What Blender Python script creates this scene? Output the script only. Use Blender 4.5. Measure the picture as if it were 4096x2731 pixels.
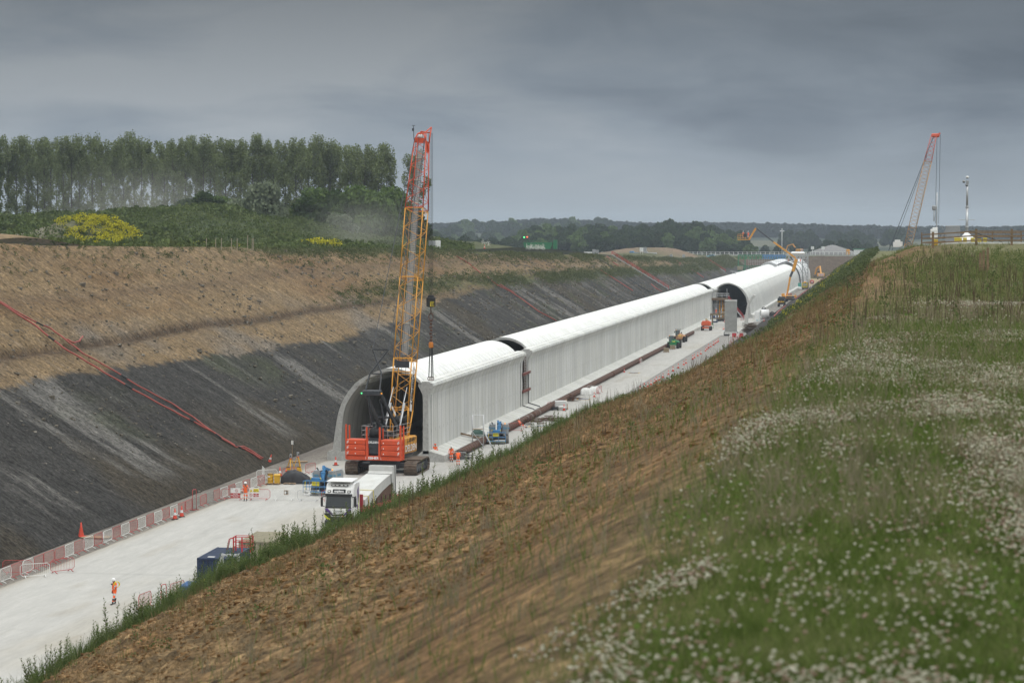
import bpy, bmesh, math, random
import numpy as np
from mathutils import Vector, Matrix, Euler
R = math.radians
random.seed(7)
for o in list(bpy.data.objects): bpy.data.objects.remove(o)
S = bpy.context.scene
COL = S.collection
# ---------------------------------------------------------------- camera
CAM_H = 25.5
cd = bpy.data.cameras.new('camera')
cam = bpy.data.objects.new('camera', cd); COL.objects.link(cam)
cam.location = (0, 0, CAM_H)
cam.rotation_euler = (R(90 - 2.608), 0, R(8.849))
cd.lens = 85.0; cd.sensor_width = 36.0
cd.clip_start = 0.5; cd.clip_end = 30000
cd.dof.use_dof = True; cd.dof.focus_distance = 270; cd.dof.aperture_fstop = 4.0
S.camera = cam
# ---------------------------------------------------------------- world: overcast sky
SUN_EL, SUN_ROT = R(68), R(135)
w = bpy.data.worlds.new('World'); S.world = w; w.use_nodes = True
nt = w.node_tree; N = nt.nodes; L = nt.links; N.clear()
out = N.new('ShaderNodeOutputWorld')
sky = N.new('ShaderNodeTexSky'); sky.sky_type = 'NISHITA'; sky.sun_disc = False
sky.sun_elevation = SUN_EL; sky.sun_rotation = SUN_ROT; sky.dust_density = 3
tc = N.new('ShaderNodeTexCoord')
def wmath(op, a, b=None, clamp=False):
    n = N.new('ShaderNodeMath'); n.operation = op; n.use_clamp = clamp
    for i, v in enumerate((a, b)):
        if v is None: continue
        if isinstance(v, (int, float)): n.inputs[i].default_value = v
        else: L.new(v, n.inputs[i])
    return n.outputs[0]
sep = N.new('ShaderNodeSeparateXYZ'); L.new(tc.outputs['Generated'], sep.inputs[0])
zc = wmath('MAXIMUM', sep.outputs['Z'], 0.0)
zz = wmath('ADD', zc, 0.20)
comb = N.new('ShaderNodeCombineXYZ')
L.new(wmath('DIVIDE', sep.outputs['X'], zz), comb.inputs[0]); L.new(wmath('DIVIDE', sep.outputs['Y'], zz), comb.inputs[1])
def wnoise(scale, detail, rough, loc=(0, 0, 0), sc=(1, 1, 1), dist=0.0):
    m = N.new('ShaderNodeMapping'); m.inputs['Location'].default_value = loc; m.inputs['Scale'].default_value = sc
    m.inputs['Rotation'].default_value = (0, 0, R(-9))
    L.new(comb.outputs[0], m.inputs[0])
    n = N.new('ShaderNodeTexNoise'); n.inputs['Scale'].default_value = scale; n.inputs['Detail'].default_value = detail
    n.inputs['Roughness'].default_value = rough; n.inputs['Distortion'].default_value = dist
    L.new(m.outputs[0], n.inputs['Vector']); return n.outputs['Fac']
n1 = wnoise(1.05, 5, 0.42, (3.6, 1.2, 0), (1.0, 0.85, 1), 0.45)
n2 = wnoise(2.9, 6, 0.55, (7.3, 4.2, 0), (1.1, 1.0, 1), 0.5)
nn = wmath('ADD', wmath('MULTIPLY', n1, 0.75), wmath('MULTIPLY', n2, 0.25))
ramp = N.new('ShaderNodeValToRGB'); cr = ramp.color_ramp
cr.elements[0].position = 0.38; cr.elements[0].color = (0.135, 0.168, 0.215, 1)
cr.elements[1].position = 0.61; cr.elements[1].color = (0.390, 0.425, 0.460, 1)
e = cr.elements.new(0.5); e.color = (0.255, 0.300, 0.355, 1)
L.new(nn, ramp.inputs[0])
# height ramp: paler towards the horizon, dark belt above, bright overhead where the cloud thins
hr = N.new('ShaderNodeValToRGB'); hc = hr.color_ramp
hc.elements[0].position = 0.0; hc.elements[0].color = (1.0, 1.0, 1.0, 1)
hc.elements[1].position = 1.0; hc.elements[1].color = (6.5, 5.8, 4.95, 1)
for p, v in ((0.030, 1.12), (0.055, 0.88), (0.095, 0.52), (0.16, 0.66), (0.40, 4.4)):
    e = hc.elements.new(p); e.color = (v, v * 0.91, v * 0.78, 1) if v > 2 else (v, v, v, 1)
L.new(zc, hr.inputs[0])
mul = N.new('ShaderNodeMix'); mul.data_type = 'RGBA'; mul.blend_type = 'MULTIPLY'; mul.inputs[0].default_value = 1.0
L.new(ramp.outputs[0], mul.inputs[6]); L.new(hr.outputs[0], mul.inputs[7])
# flatten the cloud contrast low down
flat = N.new('ShaderNodeMix'); flat.data_type = 'RGBA'
flat.inputs[7].default_value = (0.36, 0.405, 0.445, 1)
L.new(wmath('SUBTRACT', 1.0, wmath('MULTIPLY', zc, 22.0, True), True), flat.inputs[0]); L.new(mul.outputs[2], flat.inputs[6])
bg1 = N.new('ShaderNodeBackground'); bg1.inputs[1].default_value = 1.05; L.new(flat.outputs[2], bg1.inputs[0])
bg2 = N.new('ShaderNodeBackground'); bg2.inputs[1].default_value = 0.05; L.new(sky.outputs[0], bg2.inputs[0])
ms = N.new('ShaderNodeMixShader'); ms.inputs[0].default_value = 0.12
L.new(bg1.outputs[0], ms.inputs[1]); L.new(bg2.outputs[0], ms.inputs[2]); L.new(ms.outputs[0], out.inputs[0])
# ---------------------------------------------------------------- sun behind thin cloud
sd = bpy.data.lights.new('sun', 'SUN'); sun = bpy.data.objects.new('sun', sd); COL.objects.link(sun)
sd.energy = 1.0; sd.angle = R(12); sd.color = (1.0, 0.965, 0.91)
sun.rotation_euler = (R(90) - SUN_EL, 0, R(45))   # light comes from the right and slightly from behind
S.view_settings.view_transform = 'Standard'; S.view_settings.look = 'None'
S.view_settings.gamma = 1; S.view_settings.exposure = 0.0
try: S.view_settings.use_curve_mapping = False
except Exception: pass
S.render.engine = 'CYCLES'
S.cycles.volume_bounces = 1
S.cycles.max_bounces = 6
# ================================================================ helpers
def tag(o, label=None, cat=None, group=None, kind=None):
    if label: o['label'] = label
    if cat: o['category'] = cat
    if group: o['group'] = group
    if kind: o['kind'] = kind
    return o
def empty(name, loc=(0, 0, 0), rz=0.0, label=None, cat=None, group=None):
    o = bpy.data.objects.new(name, None); COL.objects.link(o)
    o.location = loc; o.rotation_euler = (0, 0, rz); o.empty_display_size = 0.3
    return tag(o, label, cat, group)
def copy_tree(o, parent=None):
    c = o.copy(); COL.objects.link(c)
    c.parent = parent
    for ch in list(o.children): copy_tree(ch, c)
    return c
class MB:
    def __init__(s): s.v = []; s.f = []; s.m = []; s.sm = []; s.T = Matrix.Identity(4)
    def add(s, vs, fs, mi=0, smooth=False):
        b = len(s.v)
        for p in vs: s.v.append(tuple(s.T @ Vector(p)))
        for f in fs: s.f.append(tuple(b + i for i in f)); s.m.append(mi); s.sm.append(smooth)
    def box(s, c, d, mi=0, rz=0, rx=0, ry=0, taper=1.0):
        x, y, z = d[0] / 2, d[1] / 2, d[2] / 2
        M = Matrix.Translation(c) @ Euler((rx, ry, rz)).to_matrix().to_4x4()
        vs = [M @ Vector(p) for p in ((-x, -y, -z), (x, -y, -z), (x, y, -z), (-x, y, -z), (-x * taper, -y * taper, z), (x * taper, -y * taper, z), (x * taper, y * taper, z), (-x * taper, y * taper, z))]
        s.add(vs, [(0, 3, 2, 1), (4, 5, 6, 7), (0, 1, 5, 4), (1, 2, 6, 5), (2, 3, 7, 6), (3, 0, 4, 7)], mi)
    def bx(s, x0, x1, y0, y1, z0, z1, mi=0):
        s.box(((x0 + x1) / 2, (y0 + y1) / 2, (z0 + z1) / 2), (abs(x1 - x0), abs(y1 - y0), abs(z1 - z0)), mi)
    def rbox(s, c, d, r=0.05, mi=0, rz=0, rx=0, ry=0):
        # box with chamfered edges along every side
        x, y, z = d[0] / 2, d[1] / 2, d[2] / 2; r = min(r, x * .9, y * .9, z * .9)
        M = Matrix.Translation(c) @ Euler((rx, ry, rz)).to_matrix().to_4x4()
        vs = []
        for zz_, k in ((-z, 1), (-z + r, 0), (z - r, 0), (z, 1)):
            X, Y = x - r * k, y - r * k
            for px, py in ((-X + r, -Y), (X - r, -Y), (X, -Y + r), (X, Y - r), (X - r, Y), (-X + r, Y), (-X, Y - r), (-X, -Y + r)):
                vs.append(M @ Vector((px, py, zz_)))
        fs = [tuple(range(7, -1, -1)), tuple(range(24, 32))]
        for l in range(3):
            for i in range(8):
                j = (i + 1) % 8; fs.append((l * 8 + i, l * 8 + j, l * 8 + 8 + j, l * 8 + 8 + i))
        s.add(vs, fs, mi)
    def bar(s, a, b, w, h=None, mi=0):
        a = Vector(a); b = Vector(b); d = b - a; L_ = d.length
        if L_ < 1e-6: return
        h = h or w
        q = d.to_track_quat('Y', 'Z').to_matrix().to_4x4()
        M = Matrix.Translation((a + b) / 2) @ q
        x, y, z = w / 2, L_ / 2, h / 2
        vs = [M @ Vector(p) for p in ((-x, -y, -z), (x, -y, -z), (x, y, -z), (-x, y, -z), (-x, -y, z), (x, -y, z), (x, y, z), (-x, y, z))]
        s.add(vs, [(0, 3, 2, 1), (4, 5, 6, 7), (0, 1, 5, 4), (1, 2, 6, 5), (2, 3, 7, 6), (3, 0, 4, 7)], mi)
    def tube(s, pts, r, n=6, mi=0, cap=True, closed=False):
        pts = [Vector(p) for p in pts]; m = len(pts); rs = r if isinstance(r, (list, tuple)) else [r] * m
        vs = []; up = Vector((0, 0, 1)); prev = None
        for i, p in enumerate(pts):
            if closed: t = (pts[(i + 1) % m] - pts[i - 1])
            else: t = pts[min(i + 1, m - 1)] - pts[max(i - 1, 0)]
            if t.length < 1e-9: t = Vector((0, 0, 1))
            t.normalize()
            a = prev if prev is not None else (up if abs(t.z) < .95 else Vector((1, 0, 0)))
            u = (a - t * a.dot(t))
            if u.length < 1e-6: u = t.orthogonal()
            u.normalize(); prev = u; v_ = t.cross(u)
            for k in range(n):
                an = 2 * math.pi * k / n
                vs.append(p + (u * math.cos(an) + v_ * math.sin(an)) * rs[i])
        fs = []
        for i in range(m if closed else m - 1):
            for k in range(n):
                j = (k + 1) % n; i2 = (i + 1) % m
                fs.append((i * n + k, i * n + j, i2 * n + j, i2 * n + k))
        if cap and not closed: fs += [tuple(range(n - 1, -1, -1)), tuple((m - 1) * n + k for k in range(n))]
        s.add(vs, fs, mi, n > 5)
    def lathe(s, prof, c=(0, 0, 0), n=16, mi=0, axis='Z', cap=True):
        vs = []
        for (r, z) in prof:
            for k in range(n):
                a = 2 * math.pi * k / n; x, y = r * math.cos(a), r * math.sin(a)
                p = {'Z': (x, y, z), 'X': (z, x, y), 'Y': (y, z, x)}[axis]
                vs.append((p[0] + c[0], p[1] + c[1], p[2] + c[2]))
        fs = []
        for i in range(len(prof) - 1):
            for k in range(n):
                j = (k + 1) % n; fs.append((i * n + k, i * n + j, (i + 1) * n + j, (i + 1) * n + k))
        if cap: fs += [tuple(range(n - 1, -1, -1)), tuple((len(prof) - 1) * n + k for k in range(n))]
        s.add(vs, fs, mi, n > 7)
    def prism(s, poly, y0, y1, mi=0, plane='XZ'):
        # polygon (a,b) extruded; plane XZ -> along Y, YZ -> along X, XY -> along Z
        n = len(poly); f = {'XZ': lambda a, b, t: (a, t, b), 'YZ': lambda a, b, t: (t, a, b), 'XY': lambda a, b, t: (a, b, t)}[plane]
        vs = [f(a, b, y0) for a, b in poly] + [f(a, b, y1) for a, b in poly]
        fs = [tuple(range(n)), tuple(range(2 * n - 1, n - 1, -1))] + [(i, (i + 1) % n, n + (i + 1) % n, n + i) for i in range(n)]
        s.add(vs, fs, mi)
    def build(s, name, mats, parent=None, fix=True):
        me = bpy.data.meshes.new(name); me.from_pydata(s.v, [], s.f)
        if not isinstance(mats, (list, tuple)): mats = [mats]
        for m in mats: me.materials.append(m)
        if len(mats) > 1: me.polygons.foreach_set('material_index', s.m)
        me.polygons.foreach_set('use_smooth', s.sm)
        if fix:
            bm = bmesh.new(); bm.from_mesh(me); bmesh.ops.recalc_face_normals(bm, faces=bm.faces); bm.to_mesh(me); bm.free()
        me.update()
        o = bpy.data.objects.new(name, me); COL.objects.link(o)
        if parent is not None: o.parent = parent
        return o
def bigmesh(name, V, F, mats, parent=None, smooth=False, colors=None, mi=None):
    """V (n,3) float array, F (m,k) int array, all faces the same size"""
    V = np.ascontiguousarray(V, dtype=np.float32); F = np.ascontiguousarray(F, dtype=np.int32)
    me = bpy.data.meshes.new(name); k = F.shape[1]
    me.vertices.add(len(V)); me.vertices.foreach_set('co', V.ravel())
    me.loops.add(F.size); me.loops.foreach_set('vertex_index', F.ravel())
    me.polygons.add(len(F)); me.polygons.foreach_set('loop_start', np.arange(0, F.size, k, dtype=np.int32))
    me.polygons.foreach_set('loop_total', np.full(len(F), k, dtype=np.int32))
    me.polygons.foreach_set('use_smooth', np.full(len(F), smooth))
    if not isinstance(mats, (list, tuple)): mats = [mats]
    for m in mats: me.materials.append(m)
    if mi is not None: me.polygons.foreach_set('material_index', np.ascontiguousarray(mi, dtype=np.int32))
    me.update(calc_edges=True)
    if colors is not None:
        a = me.color_attributes.new('Col', 'FLOAT_COLOR', 'POINT')
        c4 = np.ones((len(V), 4), dtype=np.float32); c4[:, :3] = colors; a.data.foreach_set('color', c4.ravel())
    o = bpy.data.objects.new(name, me); COL.objects.link(o)
    if parent is not None: o.parent = parent
    return o
def text(name, body, size, M, mat, parent=None, depth=0.006, align='CENTER', bold=0.0, sx=1.0):
    c = bpy.data.curves.new(name, 'FONT'); c.body = body; c.size = size; c.extrude = depth; c.align_x = align; c.align_y = 'CENTER'; c.offset = bold
    t = bpy.data.objects.new(name, c); COL.objects.link(t)
    dg = bpy.context.evaluated_depsgraph_get(); me = bpy.data.meshes.new_from_object(t.evaluated_get(dg))
    bpy.data.objects.remove(t); bpy.data.curves.remove(c)
    me.transform(Matrix.Diagonal((sx, 1, 1, 1))); me.transform(M); me.materials.clear(); me.materials.append(mat)
    o = bpy.data.objects.new(name, me); COL.objects.link(o)
    if parent is not None: o.parent = parent
    return o
def face(loc, facing='-Y', rz=0):
    """matrix that stands text up on a face looking towards -Y, +Y, +X, -X"""
    a = {'-Y': 0, '+X': 90, '+Y': 180, '-X': 270}[facing]
    return Matrix.Translation(loc) @ Matrix.Rotation(R(a) + rz, 4, 'Z') @ Matrix.Rotation(R(90), 4, 'X')
# ---------------------------------------------------------------- numpy noise
_rs = np.random.RandomState(11); _G = _rs.rand(256, 256)
def vnoise(x, y):
    xi = np.floor(x).astype(int); yi = np.floor(y).astype(int); fx = x - xi; fy = y - yi
    fx = fx * fx * (3 - 2 * fx); fy = fy * fy * (3 - 2 * fy)
    g = lambda a, b: _G[a & 255, b & 255]
    return (g(xi, yi) * (1 - fx) + g(xi + 1, yi) * fx) * (1 - fy) + (g(xi, yi + 1) * (1 - fx) + g(xi + 1, yi + 1) * fx) * fy
def fbm(x, y, o=4, g=0.5):
    s = 0; a = 1; t = 0
    for i in range(o):
        s = s + a * vnoise(x * 2 ** i + 17.3 * i, y * 2 ** i + 9.1 * i); t += a; a *= g
    return s / t * 2 - 1
def sstep(a, b, x): t = np.clip((x - a) / (b - a), 0, 1); return t * t * (3 - 2 * t)
def lerp3(a, b, t): return a * (1 - t[..., None]) + b * t[..., None]
# ---------------------------------------------------------------- materials
def mat(name, col, rough=0.6, metal=0.0, var=0.12, scale=3.0, bump=0.0, bscale=20.0, dirt=None, dirt_amt=0.0, dscale=1.0, emit=None, stretch=(1, 1, 1)):
    m = bpy.data.materials.new(name); m.use_nodes = True; t = m.node_tree; n = t.nodes; l = t.links
    b = n['Principled BSDF']; b.inputs['Roughness'].default_value = rough; b.inputs['Metallic'].default_value = metal
    tc_ = n.new('ShaderNodeTexCoord'); mp = n.new('ShaderNodeMapping'); mp.inputs['Scale'].default_value = stretch; l.new(tc_.outputs['Object'], mp.inputs[0])
    nz = n.new('ShaderNodeTexNoise'); nz.inputs['Scale'].default_value = scale; nz.inputs['Detail'].default_value = 5; l.new(mp.outputs[0], nz.inputs['Vector'])
    rp = n.new('ShaderNodeValToRGB'); rp.color_ramp.elements[0].position = 0.3; rp.color_ramp.elements[1].position = 0.7
    rp.color_ramp.elements[0].color = tuple(c * (1 - var) for c in col) + (1,); rp.color_ramp.elements[1].color = tuple(min(1, c * (1 + var)) for c in col) + (1,)
    l.new(nz.outputs['Fac'], rp.inputs[0]); last = rp.outputs[0]
    if dirt is not None:
        n2_ = n.new('ShaderNodeTexNoise'); n2_.inputs['Scale'].default_value = dscale; n2_.inputs['Detail'].default_value = 8; n2_.inputs['Roughness'].default_value = .65; l.new(mp.outputs[0], n2_.inputs['Vector'])
        r2 = n.new('ShaderNodeValToRGB'); r2.color_ramp.elements[0].position = 0.45; r2.color_ramp.elements[1].position = 0.7
        r2.color_ramp.elements[0].color = (0, 0, 0, 1); r2.color_ramp.elements[1].color = (dirt_amt,) * 3 + (1,); l.new(n2_.outputs['Fac'], r2.inputs[0])
        mx = n.new('ShaderNodeMix'); mx.data_type = 'RGBA'; mx.inputs[7].default_value = tuple(dirt) + (1,)
        l.new(r2.outputs[0], mx.inputs[0]); l.new(last, mx.inputs[6]); last = mx.outputs[2]
    l.new(last, b.inputs['Base Color'])
    if bump:
        nb = n.new('ShaderNodeTexNoise'); nb.inputs['Scale'].default_value = bscale; nb.inputs['Detail'].default_value = 6; l.new(mp.outputs[0], nb.inputs['Vector'])
        bp = n.new('ShaderNodeBump'); bp.inputs['Strength'].default_value = 1; bp.inputs['Distance'].default_value = bump; l.new(nb.outputs['Fac'], bp.inputs['Height']); l.new(bp.outputs[0], b.inputs['Normal'])
    if emit: b.inputs['Emission Color'].default_value = tuple(emit[:3]) + (1,); b.inputs['Emission Strength'].default_value = emit[3]
    return m
def leafmat(name, cols, rough=0.55, trans=0.25, ns=0.7):
    """leaf colours varied by position noise; two-sided with a little light let through"""
    m = bpy.data.materials.new(name); m.use_nodes = True; t = m.node_tree; n = t.nodes; l = t.links; n.clear()
    o = n.new('ShaderNodeOutputMaterial'); tc_ = n.new('ShaderNodeTexCoord')
    nz = n.new('ShaderNodeTexNoise'); nz.inputs['Scale'].default_value = ns; nz.inputs['Detail'].default_value = 6; nz.inputs['Roughness'].default_value = .7; l.new(tc_.outputs['Object'], nz.inputs['Vector'])
    rp = n.new('ShaderNodeValToRGB'); k = len(cols); rp.color_ramp.elements[0].position = .3; rp.color_ramp.elements[0].color = cols[0] + (1,); rp.color_ramp.elements[1].position = .7; rp.color_ramp.elements[1].color = cols[-1] + (1,)
    for i in range(1, k - 1): e_ = rp.color_ramp.elements.new(.3 + .4 * i / (k - 1)); e_.color = cols[i] + (1,)
    l.new(nz.outputs['Fac'], rp.inputs[0])
    d = n.new('ShaderNodeBsdfDiffuse'); tr = n.new('ShaderNodeBsdfTranslucent'); mx = n.new('ShaderNodeMixShader'); mx.inputs[0].default_value = trans
    l.new(rp.outputs[0], d.inputs[0]); l.new(rp.outputs[0], tr.inputs[0]); l.new(d.outputs[0], mx.inputs[1]); l.new(tr.outputs[0], mx.inputs[2]); l.new(mx.outputs[0], o.inputs[0])
    return m
def groundmat(name, rough=0.95, layers=((1.0, 0.25, (1, 1, 1)), (6.0, 0.25, (1, 1, 1))), bump=((8.0, 0.05, (1, 1, 1)),), speck=None):
    """vertex colour 'Col' = the soil's own colour, broken up by noise layers (scale, amount, stretch)"""
    m = bpy.data.materials.new(name); m.use_nodes = True; t = m.node_tree; n = t.nodes; l = t.links
    b = n['Principled BSDF']; b.inputs['Roughness'].default_value = rough; b.inputs['Specular IOR Level'].default_value = 0.2
    vc = n.new('ShaderNodeVertexColor'); vc.layer_name = 'Col'; tc_ = n.new('ShaderNodeTexCoord'); last = vc.outputs[0]
    for sc, amt, st in layers:
        mp = n.new('ShaderNodeMapping'); mp.inputs['Scale'].default_value = st; l.new(tc_.outputs['Object'], mp.inputs[0])
        nz = n.new('ShaderNodeTexNoise'); nz.inputs['Scale'].default_value = sc; nz.inputs['Detail'].default_value = 7; nz.inputs['Roughness'].default_value = .65; l.new(mp.outputs[0], nz.inputs['Vector'])
        mr = n.new('ShaderNodeMapRange'); mr.inputs[1].default_value = .36; mr.inputs[2].default_value = .64; mr.inputs[3].default_value = 1 - amt; mr.inputs[4].default_value = 1 + amt; l.new(nz.outputs['Fac'], mr.inputs[0])
        vm = n.new('ShaderNodeVectorMath'); vm.operation = 'SCALE'; l.new(last, vm.inputs[0]); l.new(mr.outputs[0], vm.inputs['Scale']); last = vm.outputs[0]
    if speck:
        sc, amt, c2 = speck
        nz = n.new('ShaderNodeTexNoise'); nz.inputs['Scale'].default_value = sc; nz.inputs['Detail'].default_value = 4; l.new(tc_.outputs['Object'], nz.inputs['Vector'])
        r2 = n.new('ShaderNodeValToRGB'); r2.color_ramp.elements[0].position = .6; r2.color_ramp.elements[1].position = .72; r2.color_ramp.elements[0].color = (0, 0, 0, 1); r2.color_ramp.elements[1].color = (amt,) * 3 + (1,)
        l.new(nz.outputs['Fac'], r2.inputs[0]); mx = n.new('ShaderNodeMix'); mx.data_type = 'RGBA'; mx.inputs[7].default_value = c2 + (1,); l.new(r2.outputs[0], mx.inputs[0]); l.new(last, mx.inputs[6]); last = mx.outputs[2]
    l.new(last, b.inputs['Base Color'])
    nrm = None
    for sc, dist, st in bump:
        mp = n.new('ShaderNodeMapping'); mp.inputs['Scale'].default_value = st; l.new(tc_.outputs['Object'], mp.inputs[0])
        nz = n.new('ShaderNodeTexNoise'); nz.inputs['Scale'].default_value = sc; nz.inputs['Detail'].default_value = 6; nz.inputs['Roughness'].default_value = .6; l.new(mp.outputs[0], nz.inputs['Vector'])
        bp = n.new('ShaderNodeBump'); bp.inputs['Strength'].default_value = 1; bp.inputs['Distance'].default_value = dist; l.new(nz.outputs['Fac'], bp.inputs['Height'])
        if nrm is not None: l.new(nrm, bp.inputs['Normal'])
        nrm = bp.outputs[0]
    if nrm is not None: l.new(nrm, b.inputs['Normal'])
    return m
def grid(name, X, Y, Z, C, m, smooth=True):
    nv, nu = X.shape; V = np.stack([X, Y, Z], -1).reshape(-1, 3)
    i = np.arange(nv - 1)[:, None] * nu + np.arange(nu - 1)[None, :]
    F = np.stack([i, i + 1, i + 1 + nu, i + nu], -1).reshape(-1, 4)
    a, b, c = V[F[0, 0]], V[F[0, 1]], V[F[0, 3]]
    if np.cross((b - a)[:2], (c - a)[:2]) < 0: F = F[:, ::-1]
    o = bigmesh(name, V, F, m, smooth=smooth, colors=C.reshape(-1, 3)); tag(o, kind='structure'); return o
# ================================================================ terrain
A = np.array
def geo(a, b, k): n = int(math.log(b / a) / k); return a * np.exp(np.arange(n + 1) / n * math.log(b / a))
TOE = -66.5
def z_crest(Y): return np.interp(Y, [0, 277, 302, 358, 417, 525, 652, 835, 966, 1150, 1350], [24.2, 24.0, 23.6, 23.1, 22.4, 21.4, 19.4, 16.9, 14.4, 12.2, 12.0])
def x_crest(Y): return TOE - z_crest(Y) * 1.6
def bank_left_z(X, Y):
    return np.minimum((TOE - X) / 1.6, z_crest(Y))
tan = A([.205, .143, .078]); ochre = A([.165, .100, .048]); dkbrown = A([.080, .053, .033]); dark = A([.043, .041, .038]); pale = A([.150, .142, .130]); moss = A([.060, .075, .024]); greyb = A([.165, .138, .108])
def left_bank():
    Ys = geo(95, 1345, .0011); t = np.linspace(0, 1, 190)
    Y, T = np.meshgrid(Ys, t, indexing='ij')
    zc_ = z_crest(Y); X = TOE - T * (zc_ * 1.6 + 3.0)
    z = (TOE - X) / 1.6
    z = np.where(z > zc_ - .6, zc_ - .6 * np.exp(-(z - zc_ + .6) / .6), z)     # rounded crest
    # bench kink
    g = fbm(Y * .8, z * .16, 4, .62); g2 = fbm(Y * 2.2 + 3, z * .35, 3, .6)
    sl = 1 - sstep(.93, 1, T); toe = sstep(0, .05, T)
    kk = np.clip(Y / 400, .6, 2)
    H = (.24 * g * kk + .13 * g2) * sl * toe
    H += .35 * fbm(Y * .03, z * .15, 3) * sl * toe
    rough = fbm(X * 1.8, Y * 1.8, 3, .6); H += .09 * rough * toe
    H += (.25 * np.exp(-((z - 1.2) / 1.1) ** 2)) * (.5 + .5 * fbm(Y * .2, 3 + 0 * Y, 3))
    H += -.35 * np.exp(-((z - 13.1) / .35) ** 2) * np.exp(-((Y - 260) / 120) ** 2) * sl
    Z = z + H * .85 - .01; X = X + H * .5
    # ---- colour
    zb = np.interp(Y, [0, 222, 276, 363, 420, 470, 560, 700, 1350], [11.2, 10.9, 10.3, 9.3, 10.5, 12.2, 13.6, 13.6, 9.0])
    nb = fbm(Y * .10, z * .4, 4) * .5 + fbm(Y * 1.1, z * .3, 3) * .4
    up = sstep(-.28, .28, z - zb + nb)
    st = fbm(Y * .30 + 5, z * .13 + 2, 5, .62); st2 = fbm(Y * 2.4, z * .5, 3, .6); pt = fbm(Y * .07, z * .09 + 7, 4)
    C = np.broadcast_to(dark, Y.shape + (3,)).copy()
    C = lerp3(C, C * A([1.25, 1.1, .85]), sstep(0, .5, fbm(Y * .05 + 9, z * .1, 3)))
    C = lerp3(C, pale, np.clip(sstep(.06, .42, st * .7 + pt * .6) * .85 + sstep(.25, .7, st2) * .16, 0, 1) * sstep(.6, 3, z))
    C = lerp3(C, moss * .9, sstep(.15, .6, fbm(Y * .06 + 31, z * .25, 3)) * .35 * sstep(2, 7, z))
    U = np.broadcast_to(tan, Y.shape + (3,)).copy()
    U = lerp3(U, greyb * 1.05, sstep(.0, .5, fbm(Y * .05 + 3, z * .12 + 3, 4)) * (1 - sstep(13.5, 17, z)))
    U = lerp3(U, ochre, sstep(-.1, .5, fbm(Y * .02 + 1, z * .35 + 4, 4)) * sstep(12.5, 16, z) * .8)
    U = lerp3(U, dkbrown, np.exp(-((z - 13.2 + .5 * fbm(Y * .03, 0 * Y, 3)) / .55) ** 2) * sstep(640, 380, Y) * .9)
    U = lerp3(U, dkbrown * 1.5, np.exp(-((z - 18.3 - 1.2 * fbm(Y * .01, 0 * Y + 8, 3)) / .8) ** 2) * .45)
    U = lerp3(U, greyb * .9, sstep(.1, .6, st2) * .35)
    # grassed bench further along
    gb = np.exp(-((z - np.interp(Y, [400, 478, 595, 765, 1000, 1300], [14.3, 14.9, 13.9, 12.4, 9.5, 8.5]) + .7 * nb) / 1.3) ** 2) * sstep(380, 470, Y)
    C = lerp3(C, U, up)
    C = lerp3(C, moss * 1.0, np.clip(gb * (.75 + .5 * fbm(Y * .1, z, 3)), 0, .9))
    C = lerp3(C, moss * 1.15, sstep(-1.6, -.2, z - zc_ + 1.4 * fbm(Y * .06, z * .2 + 5, 4)) * sstep(330, 420, Y) * .85)
    C = lerp3(C, A([.12, .11, .045]), sstep(.35, .7, fbm(Y * .16, z * .5 + 9, 4)) * .5 * sstep(420, 520, Y))
    C = C * (1 + .18 * st2[..., None])
    m = groundmat('bank_soil', layers=((1.3, .34, (.5, 1.8, .5)), (3.2, .55, (.9, 1.3, .9)), (.35, .18, (1, 1, 1))), bump=((1.3, .35, (.6, 1.8, .6)), (3.2, .20, (.9, 1.3, .9))), speck=(3.2, .35, (.17, .16, .145)))
    grid('cutting_slope', X, Y, Z, C, m)
def top_left_z(X, Y):
    """land beyond the left crest, mounds included"""
    c = z_crest(np.minimum(Y, 1350)); base = c + .25 * fbm(X * .02, Y * .02, 3)
    base = np.where(Y > 1250, 12 - 0 * Y, base)
    # big grassed mound: crest height read along X, ridge near Y = 545
    mc = np.interp(X, [-420, -300, -215, -200, -183, -160, -152, -143, -135, -128, -121, -110, -104], [27, 27.5, 28.2, 28.6, 28.9, 30.7, 30.5, 28.6, 27.2, 25.6, 24.2, 22.3, 21.3])
    ry = 545 + .0 * X; f = np.where(Y < ry, sstep(ry - 105, ry, Y), 1 - .35 * sstep(ry + 10, ry + 300, Y))
    m1 = base + np.maximum(mc - c, 0) * f
    # flowering mound in front
    m2 = 4.5 * np.exp(-(((X + 146) / 7.6) ** 2) ** 1.3) * np.exp(-(((Y - 428) / 15) ** 2) ** 1.2)
    m3 = 3.3 * np.exp(-((X + 166) / 16) ** 2) * np.exp(-((Y - 420) / 20) ** 2)        # pale stone heap at far left
    m4 = 1.3 * np.exp(-((X + 112) / 7) ** 2) * np.exp(-((Y - 292) / 15) ** 2)         # brown heap on the brow
    z = m1 + m2 + m3 + m4 + .5 * fbm(X * .09, Y * .05, 4) * sstep(0, 15, x_crest(Y) - X)
    far = sstep(600, 900, Y); z = z * (1 - far) + (c + (z - m1) + .4 * fbm(X * .01, Y * .01, 3)) * far
    # spoil mounds near the wood
    z = z + sstep(1, 22, x_crest(Y) - X) * 5.2 * np.exp(-(((X + 112) / 34) ** 2) ** 1.5) * np.exp(-((Y - 1190) / 45) ** 2) + 2.5 * np.exp(-((X + 104) / 16) ** 2) * np.exp(-((Y - 1010) / 35) ** 2)
    return z
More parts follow.
